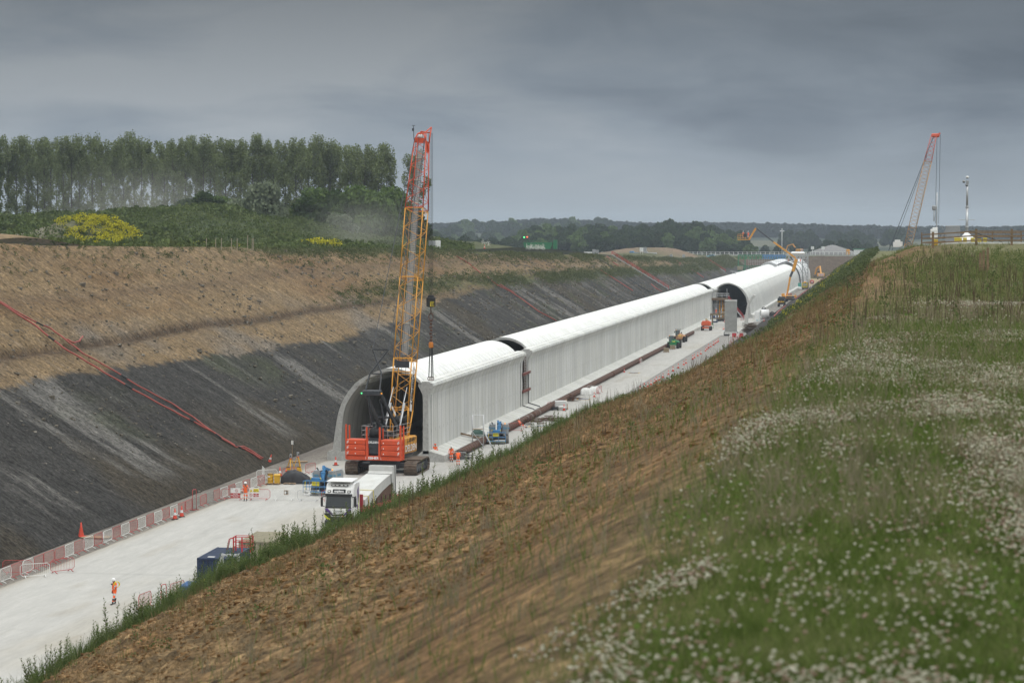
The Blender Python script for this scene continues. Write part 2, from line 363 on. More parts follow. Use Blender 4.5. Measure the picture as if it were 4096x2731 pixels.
def left_top():
    Ys = geo(110, 1350, .0042); u = np.linspace(0, 1, 240)
    Y, Uu = np.meshgrid(Ys, u, indexing='ij')
    X = x_crest(Y) - 2.6 - (Uu ** 1.7) * 560
    Z = top_left_z(X, Y) - .02
    bumpy = fbm(X * .5, Y * .3, 4, .6) * sstep(430, 470, Y) * sstep(2, 10, x_crest(Y) - X); Z = Z + .35 * bumpy
    grass = A([.085, .090, .042]); lush = A([.045, .062, .024]); yel = A([.52, .43, .02]); hay = A([.150, .125, .062])
    C = np.broadcast_to(grass, Y.shape + (3,)).copy()
    n_ = fbm(X * .06, Y * .04, 5, .6)
    C = lerp3(C, lush, sstep(440, 480, Y) * sstep(690, 560, Y) * .9)
    C = lerp3(C, hay * .8, sstep(.2, .6, n_) * .5)
    C = lerp3(C, tan * .8, sstep(14, 5, x_crest(Y) - X - 5 * n_) * sstep(440, 330, Y))
    C = lerp3(C, hay, sstep(6, 0, x_crest(Y) - X + 5 * n_) * .6)
    C = lerp3(C, A([.23, .20, .17]), np.exp(-((X + 166) / 17) ** 2) * np.exp(-((Y - 415) / 20) ** 2) * sstep(-.6, 0, n_ + .2))
    C = lerp3(C, tan, np.exp(-((X + 112) / 9) ** 2) * np.exp(-((Y - 290) / 22) ** 2))
    C = lerp3(C, A([.20, .14, .095]), np.exp(-(((X + 112) / 36) ** 2) ** 2) * np.exp(-((Y - 1190) / 45) ** 2) * sstep(-.3, .25, n_ + (Z - 15) * .12))
    mt = groundmat('grassed_land', layers=((.6, .3, (1, 1, 1)), (3.0, .35, (1, 1, 1))), bump=((2.5, .06, (1, 1, 1)),))
    grid('grass_field', X, Y, Z, C, mt)
# ---------------------------------------------------------------- right bank: depth below the camera
def right_z(X, Y):
    a = -X
    Dt = np.interp(Y, [0, 20, 60, 150, 200, 222, 300, 600, 1000, 1350], [1.75, 1.8, 2.05, 2.1, 1.75, 1.35, 2.3, 5.0, 9.0, 13.3])
    Dt = Dt + .10 * fbm(X * .15, Y * .06, 3) * sstep(6, 30, Y) - .25 * sstep(3.5, 6.5, X) * sstep(195, 218, Y) * sstep(290, 262, Y) + 1.35 * sstep(3.0, -1.2, X) * sstep(150, 205, Y) * sstep(460, 340, Y)
    sl = np.interp(Y, [0, 57, 71, 90, 129, 167, 188, 204, 240, 300], [.445, .442, .439, .47, .52, .53, .58, .62, .65, .66])
    wob = 1 + .03 * fbm(Y * .05, 0 * Y + 2, 3)
    hump = Dt + np.maximum(np.sqrt(np.maximum(a - .2, 0) ** 2 + 1.0) - 1.0, 0) * sl * wob
    brow = np.interp(Y, [0, 167, 188, 204, 240, 300], [20.2, 20.0, 18.2, 17.0, 15.2, 10.]) + .35 * fbm(Y * .08, 0 * Y, 3)
    Db = Dt + (brow - 1.2) * sl * wob; s2 = (25.5 - Db) / (34.6 - brow)
    hump = hump + np.maximum(a - brow, 0) * np.maximum(s2 - sl * wob, 0)
    cut = 25.5 - (34.8 - a) * .655
    # the brow stays under this fall line, which drops faster the closer one looks along the cutting
    q = 9671 * a / np.maximum(Y, 1); rr_ = np.interp(-q, [-3414, -3115, -2719, -2155, -1503, -1163, -925, -805, -605, -351, -255, -177, -58], [.529, .524, .522, .553, .600, .608, .665, .705, .745, .926, 1.03, 1.26, 3.0])
    hump = np.maximum(hump, a * rr_ * sstep(.3, 1.3, a)) + (.30 + .25 * sstep(150, 240, Y)) * sstep(1.5, 5, a)
    k = sstep(262, 312, Y); D = hump * (1 - k) + np.maximum(Dt, cut) * k
    return np.maximum(CAM_H - D, -.02)
def right_col(X, Y, Z):
    a = -X; n1_ = fbm(X * .10, Y * .035, 4, .55); n2_ = fbm(X * .6, Y * .25, 4, .6); n3_ = fbm(X * 2.2 + 3, Y * 1.2, 3, .6)
    soil = A([.200, .118, .054]); soil2 = A([.100, .056, .027]); straw = A([.24, .170, .088]); gr = A([.155, .160, .078]); rock = A([.052, .048, .044])
    C = np.broadcast_to(soil, X.shape + (3,)).copy()
    C = lerp3(C, soil2, sstep(0, .6, n2_ + .4 * n3_) * .8)
    C = lerp3(C, straw, sstep(-.15, .5, n1_ + .5 * n3_) * .6)
    x0 = np.interp(Y, [0, 17, 34, 60, 120, 190, 240, 330], [-1.1, -1.4, -1.2, .3, 1.9, 4.6, 4.6, 3.0]); w_ = .8 + .010 * Y; veg = sstep(x0 - w_ * 1.6, x0 + w_, X + w_ * 1.1 * fbm(X * .16, Y * .05, 4))
    C = lerp3(C, gr, veg * .88)
    yb = np.interp(Y, [0, 150, 220, 272, 300, 340, 420, 1350], [50, 50, 15.8, 9.6, 8., 3.5, -60, -60])
    out_ = sstep(-.6, .6, a - yb + .8 * n2_)
    low = np.where(a > np.interp(Y, [250, 300, 420, 800, 1350], [12.5, 13.5, 15.5, 19, 24]) + 1.0 * n2_, 1.0, 0.0)
    gcol = lerp3(np.broadcast_to(gr * 1.05, X.shape + (3,)), A([.14, .105, .055]), sstep(-.1, .5, n1_) * .6)
    C = lerp3(C, lerp3(gcol, np.broadcast_to(rock, X.shape + (3,)) * (1 + .5 * n3_[..., None]), low), out_)
    comp = sstep(4.0, 4.8, X) * sstep(221, 223, Y) * sstep(262, 258, Y)
    C = lerp3(C, A([.30, .29, .27]), comp * .8)
    C = lerp3(C, A([.13, .115, .06]), sstep(2, 6, X) * .0)
    return C
def right_surf(X, Y):
    Z = right_z(X, Y); soft = sstep(14, 40, Y)
    ridge = fbm((X * .5 + Y * .30), (Y * .28 - X * .2), 4, .6)
    cl = 1 - np.abs(fbm(X * 1.5, Y * .9, 4, .62)); lump = np.abs(fbm(X * 3.1 + 7, Y * 2.2, 3, .6)); bare = sstep(2, 7, -X)
    Z = Z + (.16 * ridge + .34 * (cl - .8) + .18 * lump) * bare * (.35 + .65 * soft) * sstep(26, 21, -X) + .04 * fbm(X * .8, Y * .8, 3)
    return np.maximum(Z, -.02)
def right_bank():
    Ys = geo(4.5, 1350, .0042)
    xs = np.concatenate([np.linspace(-35.4, -24, 26)[:-1], np.linspace(-24, 10, 340), 10 + (np.linspace(0, 1, 50)[1:] ** 2) * 500])
    Y, X = np.meshgrid(Ys, xs, indexing='ij')
    Z = right_surf(X, Y)
    C = right_col(X, Y, Z)
    m = groundmat('clay_soil', layers=((.9, .3, (1, 1, 1)), (3.2, .55, (1, 1, 1)), (11.0, .45, (1, 1, 1))), bump=((2.5, .30, (1, 1, 1)), (9.0, .12, (1, 1, 1))), speck=(5.0, .35, (.33, .23, .13)))
    grid('embankment', X, Y, Z, C, m)
# ---------------------------------------------------------------- end of the cutting and the land beyond
def far_z(X, Y):
    v = np.interp(Y, [1300, 1500, 1800, 2100, 2600, 3200, 3900, 9000], [11.6, 11.5, 7, 4, 8, 16, 20, 8])
    hill = 9 * np.exp(-(((X + 520) / 330) ** 2) ** 1.2) * sstep(2200, 3500, Y)
    return v + hill + 2.5 * fbm(X * .0022, Y * .0015, 4) * sstep(1400, 2200, Y) - 7 * sstep(600, 2600, X) * sstep(1800, 3000, Y)
def far_land():
    Ys = geo(1339.5, 9500, .008); u = np.linspace(-1, 1, 200); Y, U_ = np.meshgrid(Ys, u, indexing='ij')
    X = -220 + np.sign(U_) * np.abs(U_) ** 1.5 * 4200
    Z = far_z(X, Y) - .05
    f = fbm(X * .004, Y * .0025, 3); C = np.broadcast_to(A([.030, .042, .024]), X.shape + (3,)).copy()
    cell = vnoise(np.floor(X / 260 + .4 * np.floor(Y / 330)), np.floor(Y / 330) + 3.0)
    C = lerp3(C, A([.050, .062, .034]), sstep(.4, .6, cell) * sstep(1700, 1900, Y)); C = lerp3(C, A([.10, .10, .06]), sstep(.82, .84, cell) * sstep(1700, 1900, Y))
    C = lerp3(C, A([.10, .09, .05]), sstep(.1, .5, f) * sstep(1600, 1400, Y) * .6)
    grid('far_fields', X, Y, Z, C, groundmat('field', layers=((.02, .15, (1, 1, 1)), (.3, .2, (1, 1, 1))), bump=()))
    # end slope of the cutting
    xs = np.linspace(-92, -6, 160); t = np.linspace(0, 1, 60); T, X = np.meshgrid(t, xs, indexing='ij')
    Y = 1318 + T * 22; Z = np.minimum((Y - 1318) / 1.55, 11.9) + .35 * fbm(X * .3, Y * .3, 4) * sstep(0, .1, T) - .03
    C = lerp3(np.broadcast_to(A([.10, .075, .055]), X.shape + (3,)), moss * 1.1, sstep(.55, .95, T + .4 * fbm(X * .07, Y * .2, 4)))
    C = lerp3(C, moss, sstep(.3, .0, T + .2 * fbm(X * .1, Y * .2, 4)) * .5)
    grid('end_slope', X, Y, Z, C, groundmat('end_soil', layers=((.8, .3, (1, 1, 1)), (4, .3, (1, 1, 1))), bump=((1.5, .3, (1, 1, 1)),)))
def floor():
    Ys = geo(60, 1322, .004); xs = np.linspace(-69.5, -33.2, 110); Y, X = np.meshgrid(Ys, xs, indexing='ij')
    n_ = fbm(X * .5, Y * .15, 4); C = np.broadcast_to(A([.255, .235, .205]), X.shape + (3,)).copy()
    C = lerp3(C, A([.15, .135, .12]), sstep(-.1, .5, n_)); C = lerp3(C, A([.36, .27, .15]), sstep(1060, 1180, Y) * .8); C = lerp3(C, A([.12, .10, .085]), sstep(-61, -64.5, X) * .55)
    C = lerp3(C, A([.27, .26, .245]), sstep(-44, -40, X) * sstep(1050, 700, Y) * .7)
    Z = .03 * fbm(X * 1.3, Y * 1.0, 3) - .035
    grid('gravel_floor', X, Y, Z, C, groundmat('gravel', layers=((3.0, .22, (1, .6, 1)), (14.0, .3, (1, 1, 1))), bump=((9.0, .03, (1, 1, 1)),)))
    # concrete haul slab, worn with wheel tracks
    Ys = geo(60, 735, .003); t = np.linspace(0, 1, 120); Y, T = np.meshgrid(Ys, t, indexing='ij')
    xl = np.interp(Y, [60, 170, 236, 262, 262.5, 735], [-62.6, -62.6, -61.9, -61.6, -61.0, -61.0]); xr = np.interp(Y, [0, 590, 600, 735], [-40.6, -40.6, -37.4, -37.4])
    ed = .10 * fbm(Y * 1.2, T * 0 + 3, 3); X = xl + ed * (T < .01) + (xr - xl) * T; Z = .022 + 0 * X
    c0 = A([.425, .413, .388]); C = np.broadcast_to(c0, X.shape + (3,)).copy()
    tr = fbm((X + .05 * Y) * 1.1, Y * .035, 4, .6); big = fbm(X * .12, Y * .05 + 4, 4)
    C = lerp3(C, c0 * .88, sstep(.0, .6, tr) * .5); C = lerp3(C, A([.36, .325, .265]), sstep(.15, .6, big) * .5)
    C = lerp3(C, A([.30, .26, .20]), np.clip(np.exp(-np.abs(X - xl) / .5) * .75 + sstep(.3, .7, fbm(X * .4, Y * .12 + 2, 4)) * .35, 0, 1))
    C = lerp3(C, A([.20, .185, .165]), sstep(.35, .6, fbm(X * .5 + 7, Y * .3, 4)) * sstep(600, 640, Y) * .8)
    j = (np.abs((Y / 7.5) % 1 - .5) > .495)[..., None]; C = np.where(j, C * .9, C)
    grid('concrete_slab', X, Y, Z, C, groundmat('slab_concrete', rough=.85, layers=((.9, .06, (1, .15, 1)), (3.0, .05, (1, .15, 1)), (9.0, .04, (1, 1, 1))), bump=((25.0, .004, (1, 1, 1)),), speck=(2.3, .25, (.30, .26, .20))))
    m = MB()
    for (y0, y1) in ((95, 262),):
        m.prism([(-62.9 - .0, -.05), (-62.55, -.05), (-62.6, .018), (-62.9, .018)], y0, 236)
left_bank(); left_top(); right_bank(); far_land(); floor()
# ================================================================ precast tunnel
def precastmat(name, col, pitch=2.5, rough=.8, var=.055, shift=0.0, marks=()):
    """precast concrete cast in pieces: a joint every `pitch` metres along Y, each piece a slightly different grey, rain streaks"""
    m = bpy.data.materials.new(name); m.use_nodes = True; t = m.node_tree; n = t.nodes; l = t.links; b = n['Principled BSDF']; b.inputs['Roughness'].default_value = rough
    b.inputs['Specular IOR Level'].default_value = .25
    g = n.new('ShaderNodeNewGeometry'); sp = n.new('ShaderNodeSeparateXYZ'); l.new(g.outputs['Position'], sp.inputs[0])
    def M_(op, a, b_=None, c_=None):
        q = n.new('ShaderNodeMath'); q.operation = op
        for i, v in enumerate((a, b_, c_)):
            if v is None: continue
            if isinstance(v, (int, float)): q.inputs[i].default_value = v
            else: l.new(v, q.inputs[i])
        return q.outputs[0]
    yy = M_('DIVIDE', M_('ADD', sp.outputs[1], shift), pitch); fl = M_('FLOOR', yy); fr = M_('SUBTRACT', yy, fl)
    wn = n.new('ShaderNodeTexWhiteNoise'); wn.noise_dimensions = '1D'; l.new(fl, wn.inputs['W'])
    v1 = M_('ADD', 1 - var, M_('MULTIPLY', wn.outputs['Value'], 2 * var))
    mp = n.new('ShaderNodeMapping'); mp.inputs['Scale'].default_value = (.6, .45, .10); l.new(g.outputs['Position'], mp.inputs[0])
    nz = n.new('ShaderNodeTexNoise'); nz.inputs['Scale'].default_value = 1.6; nz.inputs['Detail'].default_value = 7; nz.inputs['Roughness'].default_value = .7; l.new(mp.outputs[0], nz.inputs['Vector'])
    v2 = M_('ADD', .94, M_('MULTIPLY', nz.outputs['Fac'], .12))
    n3 = n.new('ShaderNodeTexNoise'); n3.inputs['Scale'].default_value = .35; n3.inputs['Detail'].default_value = 6; l.new(g.outputs['Position'], n3.inputs['Vector'])
    v3 = M_('ADD', .90, M_('MULTIPLY', n3.outputs['Fac'], .2))
    jn = M_('GREATER_THAN', M_('ABSOLUTE', M_('SUBTRACT', fr, .5)), .5 - .085 / pitch)
    v4 = M_('SUBTRACT', 1.0, M_('MULTIPLY', jn, .42))
    tot = M_('MULTIPLY', M_('MULTIPLY', v1, v2), M_('MULTIPLY', v3, v4))
    for z0, z1, hw, amt in marks:     # cast-in lifting marks, one per piece
        q = M_('MULTIPLY', M_('MULTIPLY', M_('GREATER_THAN', sp.outputs[2], z0), M_('LESS_THAN', sp.outputs[2], z1)), M_('LESS_THAN', M_('ABSOLUTE', M_('SUBTRACT', fr, .5)), hw)); tot = M_('MULTIPLY', tot, M_('SUBTRACT', 1.0, M_('MULTIPLY', q, amt)))
    rp = n.new('ShaderNodeValToRGB'); rp.color_ramp.elements[0].color = tuple(c * .93 for c in col[:2]) + (col[2] * .86, 1); rp.color_ramp.elements[1].color = tuple(col) + (1,)
    rp.color_ramp.elements[0].position = .3; rp.color_ramp.elements[1].position = .6; l.new(nz.outputs['Fac'], rp.inputs[0])
    vm = n.new('ShaderNodeVectorMath'); vm.operation = 'SCALE'; l.new(rp.outputs[0], vm.inputs[0]); l.new(tot, vm.inputs['Scale']); l.new(vm.outputs[0], b.inputs['Base Color'])
    nb = n.new('ShaderNodeTexNoise'); nb.inputs['Scale'].default_value = 30; l.new(g.outputs['Position'], nb.inputs['Vector']); bp = n.new('ShaderNodeBump'); bp.inputs['Distance'].default_value = .004; l.new(nb.outputs['Fac'], bp.inputs['Height']); l.new(bp.outputs[0], b.inputs['Normal'])
    return m
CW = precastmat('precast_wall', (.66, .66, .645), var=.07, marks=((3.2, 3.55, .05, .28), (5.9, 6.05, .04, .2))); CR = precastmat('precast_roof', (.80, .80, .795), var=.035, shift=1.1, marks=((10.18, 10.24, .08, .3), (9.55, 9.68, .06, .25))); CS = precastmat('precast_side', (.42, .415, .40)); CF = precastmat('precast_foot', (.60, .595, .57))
CEND = mat('cut_concrete', (.40, .40, .385), .9, var=.15, scale=2.5, bump=.01, dirt=(.2, .19, .17), dirt_amt=.5, dscale=4)
DK = mat('joint_seal', (.03, .03, .032), .7); RUST = mat('rusty_steel', (.095, .048, .032), .75, .2, var=.45, scale=2.5, bump=.01, dirt=(.17, .075, .04), dirt_amt=.6, dscale=1.5)
REDST = mat('red_oxide', (.22, .06, .045), .6, var=.2); GALV = mat('galvanised', (.45, .46, .47), .45, .6, var=.15, scale=6); STEELD = mat('dark_steel', (.05, .052, .056), .5, .4, var=.3)
def arc(cx, cz, rx, rz, a0, a1, n):
    return [(cx + rx * math.cos(R(a0 + (a1 - a0) * i / n)), cz + rz * math.sin(R(a0 + (a1 - a0) * i / n))) for i in range(n + 1)]
XC = -50.45
def spline(pts, n=5):
    o = []
    P = [pts[0]] + list(pts) + [pts[-1]]
    for i in range(1, len(P) - 2):
        p0, p1, p2, p3 = P[i - 1], P[i], P[i + 1], P[i + 2]
        for k in range(n):
            t = k / n
            o.append(tuple(.5 * ((2 * p1[j]) + (-p0[j] + p2[j]) * t + (2 * p0[j] - 5 * p1[j] + 4 * p2[j] - p3[j]) * t * t + (-p0[j] + 3 * p1[j] - 3 * p2[j] + p3[j]) * t ** 3) for j in (0, 1)))
    o.append(tuple(pts[-1])); return o
def side_wall_poly(mirror=False, X0=None):
    ax = -55.65
    outer = spline([(-61.0, 1.15), (-60.75, 3.0), (-60.45, 4.8), (-60.05, 6.2), (-59.35, 7.5), (-58.55, 8.5)])
    inner = spline([(-58.05, 8.25), (-58.9, 7.2), (-59.55, 6.0), (-59.85, 4.6), (-59.98, 3.0), (-60.05, 1.0)])
    p = [(-61.6, 0), (-61.6, 1.0)] + outer + inner + [(-58.9, .85), (-58.9, 0)]
    if mirror: p = [(2 * XC - x, z) for x, z in p]
    return p
def roof_poly(mirror=False, t=.36):
    # vault from the side-wall head to the centre-wall head
    outer = spline([(-58.55, 8.55), (-57.75, 9.15), (-56.6, 9.75), (-55.2, 10.27), (-54.2, 10.38), (-53.1, 10.22), (-52.0, 9.75), (-51.2, 9.15), (-50.98, 8.86)], 6)
    inner = [(x + (.30 if x < -57.5 else 0) - (.05 if x > -51.5 else 0), z - t) for x, z in outer[::-1]]
    p = outer + inner
    if mirror: p = [(2 * XC - x, z) for x, z in p]
    return p
def centre_poly():
    h = [(-.34, .9), (-.30, 6.6), (-.34, 7.4), (-.62, 8.05), (-.84, 8.42), (-.78, 8.72), (-.52, 8.78), (-.42, 8.92), (.42, 8.92), (.52, 8.78), (.78, 8.72), (.86, 8.42), (.60, 8.05), (.34, 7.4), (.30, 6.6), (.34, .9)]
    return [(XC + a, b) for a, b in h]
FOOT = [(XC - 1.1, 0), (XC - 1.0, .7), (XC - .35, 1.25), (XC + .35, 1.25), (XC + 1.95, .78), (XC + 2.1, .74), (XC + 2.1, 0)]
def tunnel_end_marks(mb, y):
    mb.lathe([(.11, 0), (.11, .02)], (0, 0, 0), 10)
def section(label, wy, ry, cy, parts='L', group=None, mw=CW, mr=CR):
    t = empty('tunnel_section', (0, 0, 0), 0, label, 'tunnel', group); O = lambda mb, nm, mt: mb.build(nm, mt, t)
    def piece(poly, y0, y1, m2, name):
        mb = MB(); n = len(poly)
        vs = [(a, y0, b) for a, b in poly] + [(a, y1, b) for a, b in poly]
        mb.add(vs, [tuple(range(n)), tuple(range(2 * n - 1, n - 1, -1))], 1); mb.add(vs, [(i, (i + 1) % n, n + (i + 1) % n, n + i) for i in range(n)], 0)
        return O(mb, name, [m2, CEND])
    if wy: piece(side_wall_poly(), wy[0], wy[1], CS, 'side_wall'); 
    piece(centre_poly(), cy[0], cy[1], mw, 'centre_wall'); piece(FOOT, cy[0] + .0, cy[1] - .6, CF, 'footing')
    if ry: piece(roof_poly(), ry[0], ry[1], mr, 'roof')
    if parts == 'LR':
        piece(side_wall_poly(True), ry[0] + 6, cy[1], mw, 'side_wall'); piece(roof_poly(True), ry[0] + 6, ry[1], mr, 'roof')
    return t
secA = section('precast concrete tunnel bore open towards the haul slab, behind the orange lattice crane', (262, 331), (262, 330), (262, 331.5))
secB = section('long middle run of white precast tunnel between the two gaps in the vault', (337, 694), (341, 691), (337, 695))
secC = section('twin-bore white precast tunnel with the black arch mouth facing the camera', (700, 1108), (706, 1108), (699, 1108), 'LR')
# end seals, slots and lifting marks on the centre wall's bright side
for y0_, y1_ in ((263.35, 263.5), (329.2, 329.45)): mb = MB(); mb.bx(XC + .325, XC + .355, y0_, y1_, 1.3, 7.4); mb.build('joint_strip', DK, secA)
# gap between the first and second run: low wall piece, reinforcement hooks and two red brackets
gp = empty('tunnel_joint', (XC, 334, 0), 0, 'unfinished joint in the centre wall with rusty hooks and two red steel brackets', 'tunnel joint')
mb = MB(); mb.bx(-.28, .28, -2.35, 2.85, 1.26, 3.0); mb.prism([(-1.0, 0), (-1.0, .7), (-.35, 1.23), (.35, 1.23), (1.95, .76), (1.95, 0)], -2.9, 2.9); mb.build('infill_wall', CF, gp)
mb = MB(); mb.bx(.0, .26, 2.2, 2.9, 3.02, 8.0); mb.build('rebate', CEND, gp)
mb = MB()
for r_ in range(2):
    for k in range(13):
        z = 3.4 + k * .37; y = -1.2 + r_ * 1.5 + 1.2; mb.tube([(.12, 2.2, z), (.12, y + .1, z), (.12, y - .06, z - .1), (.12, y + .08, z - .2), (.12, y + .3, z - .2)], .035, 5)
mb.build('reinforcement_hooks', RUST, gp)
mb = MB()
for z in (3.1, 5.5):
    for dz in (0, .26): mb.bx(.36, .56, -3.2, 4.2, z + dz, z + dz + .05)
    mb.bx(.44, .49, -3.2, 4.2, z, z + .3)
mb.build('bracket_beam', REDST, gp)
mb = MB(); mb.bx(-.05, .2, -2.3, -2.1, 3.0, 6.4); mb.build('bracket_post', REDST, gp)
mb = MB(); mb.bx(.30, .36, -2.62, -2.42, 1.3, 6.0); mb.bx(.30, .36, 2.95, 3.12, 1.3, 5.6); mb.prism([(.36, 1.27), (1.97, .8), (1.97, .9), (.36, 1.37)], -2.6, -2.42); mb.prism([(.36, 1.27), (1.97, .8), (1.97, .9), (.36, 1.37)], 2.95, 3.12); mb.build('joint_strip', DK, gp)
# sheeted end of the works behind the gantry
WS = mat('white_sheeting', (.80, .80, .80), .5, var=.08, scale=.8, bump=.12, bscale=.9)
sh = empty('sheeted_tunnel', (0, 0, 0), 0, 'far end of the tunnel wrapped in bright white sheeting beyond the gantry', 'tunnel')
def shell(poly, y0, y1, name, wav=.12):
    base = poly; n = len(base); ys = np.arange(y0, y1, 6.0); V = []; 
    for j, y in enumerate(ys):
        for i, (x, z) in enumerate(base):
            q = wav * math.sin(i * 1.7 + j * 2.1) + wav * math.sin(j * .9 + i * .4); V.append((x, y, z + q * .6 * (z > 2)))
    F = [(j * n + i, j * n + (i + 1) % n, (j + 1) * n + (i + 1) % n, (j + 1) * n + i) for j in range(len(ys) - 1) for i in range(n)]
    mb = MB(); mb.add(V, F, 0, True); mb.add(V[:n], [tuple(range(n))]); return mb.build(name, WS, sh)
big = [(-61.4, 0)] + spline([(-61.2, 1.5), (-60.8, 5), (-59.5, 8.2), (-57.2, 10.5), (-54.6, 11.4), (-52.3, 10.8), (-50.6, 10.1)], 4) + [(-50.6, 0)]
shell(big, 1116, 1262, 'left_cover'); shell([(2 * XC - x - .0, z) for x, z in big], 1118, 1262, 'right_cover')
mb = MB()
for y in (1111.5, 1148, 1190): mb.tube([(2 * XC - x, y, z + .05) for x, z in big[1:-1]], .22, 6)
mb.build('seam', DK, sh)
mb = MB(); mb.rbox((-47.5, 1290, 13.9), (7.5, 6, 1.6), .7); tag(mb.build('sheeted_roll', WS), 'long white wrapped bundle lying beyond the top of the gantry', 'bundle')
# loose precast pieces
def loose_seg(poly, c, rz, y, label, w=2.5, name='precast_segment'):
    xs = [a for a, b in poly]; mx = (min(xs) + max(xs)) / 2
    t = MB(); p2 = [(a - mx, b) for a, b in poly]; n = len(p2); vs = [(a, -w / 2, b) for a, b in p2] + [(a, w / 2, b) for a, b in p2]
    t.add(vs, [tuple(range(n)), tuple(range(2 * n - 1, n - 1, -1))], 1); t.add(vs, [(i, (i + 1) % n, n + (i + 1) % n, n + i) for i in range(n)], 0)
    o = t.build(name, [CSEG, CEND2]); o.location = c; o.rotation_euler = (0, 0, rz); return tag(o, label, 'concrete segment', 'loose concrete segments')
CSEG = mat('segment_concrete', (.56, .56, .54), .85, var=.08, scale=1.2, bump=.004, dirt=(.45, .43, .38), dirt_amt=.4); CEND2 = mat('segment_face', (.50, .495, .475), .9, var=.1, scale=2, dirt=(.36, .35, .32), dirt_amt=.4, dscale=3)
loose_seg(side_wall_poly(), (-36.9, 650, .05), 0, 0, 'curved side-wall segment standing on its foot beside the right-hand arch')
sp_ = empty('precast_segment', (-38.0, 592, 0), 0, 'tall flat grey wall segment standing upright in front of the black arch', 'concrete segment', 'loose concrete segments')
mb = MB(); mb.bx(-1.5, 1.5, -.35, .35, .95, 8.4); mb.build('panel', mat('panel_grey', (.30, .30, .285), .9, var=.1, scale=1.2, dirt=(.22, .22, .2), dirt_amt=.4), sp_)
mb = MB(); mb.prism([(-1.55, .35), (1.6, .35), (1.5, .948), (-1.5, .948)], -.5, .4); mb.prism([(-1.5, 8.4), (1.5, 8.4), (1.52, 8.78), (-1.48, 8.78)], -.42, .35); mb.build('pale_edge', CSEG, sp_)
# rusty casing pipes along the foot of the wall
def pipe(y0, y1, r=.42):
    t = empty('steel_pipe', (XC + 2.68, y0, r + .06), 0, PL[len(PIPES)], 'pipe', 'rusty pipes along the tunnel foot'); PIPES.append(t)
    n = 18; prof = []; L_ = y1 - y0; y = 0
    while y < L_: prof += [(r, y), (r, y + 1.35), (r * 1.035, y + 1.38), (r * 1.035, y + 1.5)]; y += 1.52
    mb = MB(); mb.lathe([(q, min(yy, L_)) for q, yy in prof], (0, 0, 0), n, 0, 'Y'); mb.build('casing', RUST, t)
    mb = MB(); mb.tube([(0, y_, -r - .03) for y_ in (0.2, .4)], .03, 4)
    mb.bx(-.5, .5, .6, .8, -r - .06, -r + .02); mb.bx(-.5, .5, L_ - 1, L_ - .8, -r - .06, -r + .02); mb.build('bearer', mat('timber', (.2, .14, .08), .9) if 'timber' not in bpy.data.materials else bpy.data.materials['timber'], t)
    return t
PIPES = []; PL = ['rusty pipe by the walking worker, first of the line along the wall foot', 'rusty pipe behind the aluminium tower and the blue boom lift', 'rusty pipe beside the gap in the centre wall', 'rusty pipe behind the white bags and crowd barriers', 'rusty pipe behind the lone red barrier and cone at the wall foot', 'rusty pipe ending behind the green telehandler', 'farthest rusty pipe, ending at the orange boom lift']
for a, b in ((264, 284), (284.4, 324), (324.4, 362), (362.4, 420), (420.4, 470), (470.4, 520), (524, 598)): pipe(a, b)
mb = MB()
for y in (319, 322.5, 330): mb.lathe([(.44, -.05), (.44, .05)], (XC + 2.68, y, .48), 16, 0, 'Y')
mb.build('pipe_band', mat('pale_band', (.5, .48, .45), .7), PIPES[1]).matrix_parent_inverse = Matrix.Translation(-PIPES[1].location)
# kerb of the road beside the twin bore
mb = MB(); mb.bx(-39.3, -38.9, 712, 1105, 0, 1.0); tag(mb.build('concrete_upstand', CF), 'low concrete upstand running along the foot of the twin-bore tunnel', 'kerb')
# services inside the dark bore
mb = MB()
for k in range(14): mb.bx(-40.95, -40.8, 722 + k * 9, 723 + k * 9, 4.6, 4.75); 
LM = mat('lamp_glow', (1, .9, .7), .5, emit=(1, .88, .6, 2.5))
lr = empty('tunnel_lights', (0, 0, 0), 0, 'string of small work lamps on the right wall inside the dark bore', 'work lights'); mb.build('lamp', LM, lr)
mb = MB(); mb.tube([(-40.9, 715, 4.85), (-40.9, 860, 4.85)], .03, 4); mb.build('cable', DK, lr)
# ================================================================ vegetation
RS = np.random.RandomState(5)
def quads(P, size, nrm=None, asp=1.0, rs=RS, flat=0.0):
    """one small leaf quad per point, random facing (flat -> more horizontal)"""
    n = len(P); a = rs.normal(size=(n, 3)); a[:, 2] += 0
    if nrm is not None: a = a * .6 + nrm
    a /= np.linalg.norm(a, axis=1)[:, None]; r = rs.normal(size=(n, 3)); u = np.cross(a, r); u /= np.linalg.norm(u, axis=1)[:, None]; v = np.cross(a, u)
    s = (size * (.6 + .8 * rs.rand(n)))[:, None] if np.isscalar(size) else size[:, None]
    V = np.stack([P - u * s - v * s * asp, P + u * s - v * s * asp, P + u * s + v * s * asp, P - u * s + v * s * asp], 1).reshape(-1, 3)
    F = np.arange(4 * n).reshape(-1, 4); return V, F
BARK = mat('bark', (.075, .062, .048), .95, var=.35, scale=3, bump=.03); BARKP = mat('poplar_bark', (.060, .054, .044), .95, var=.35, scale=3)
LPOP = leafmat('poplar_leaf', [(.090, .118, .048), (.165, .20, .085), (.27, .305, .155)], ns=1.2); LGRN = leafmat('oak_leaf', [(.030, .050, .020), (.050, .078, .028), (.08, .115, .04)], ns=.5)
LWIL = leafmat('willow_leaf', [(.10, .125, .08), (.16, .19, .12), (.23, .26, .17)], ns=.5); LFRS = leafmat('fresh_leaf', [(.06, .095, .03), (.10, .15, .048), (.155, .21, .07)], ns=.5)
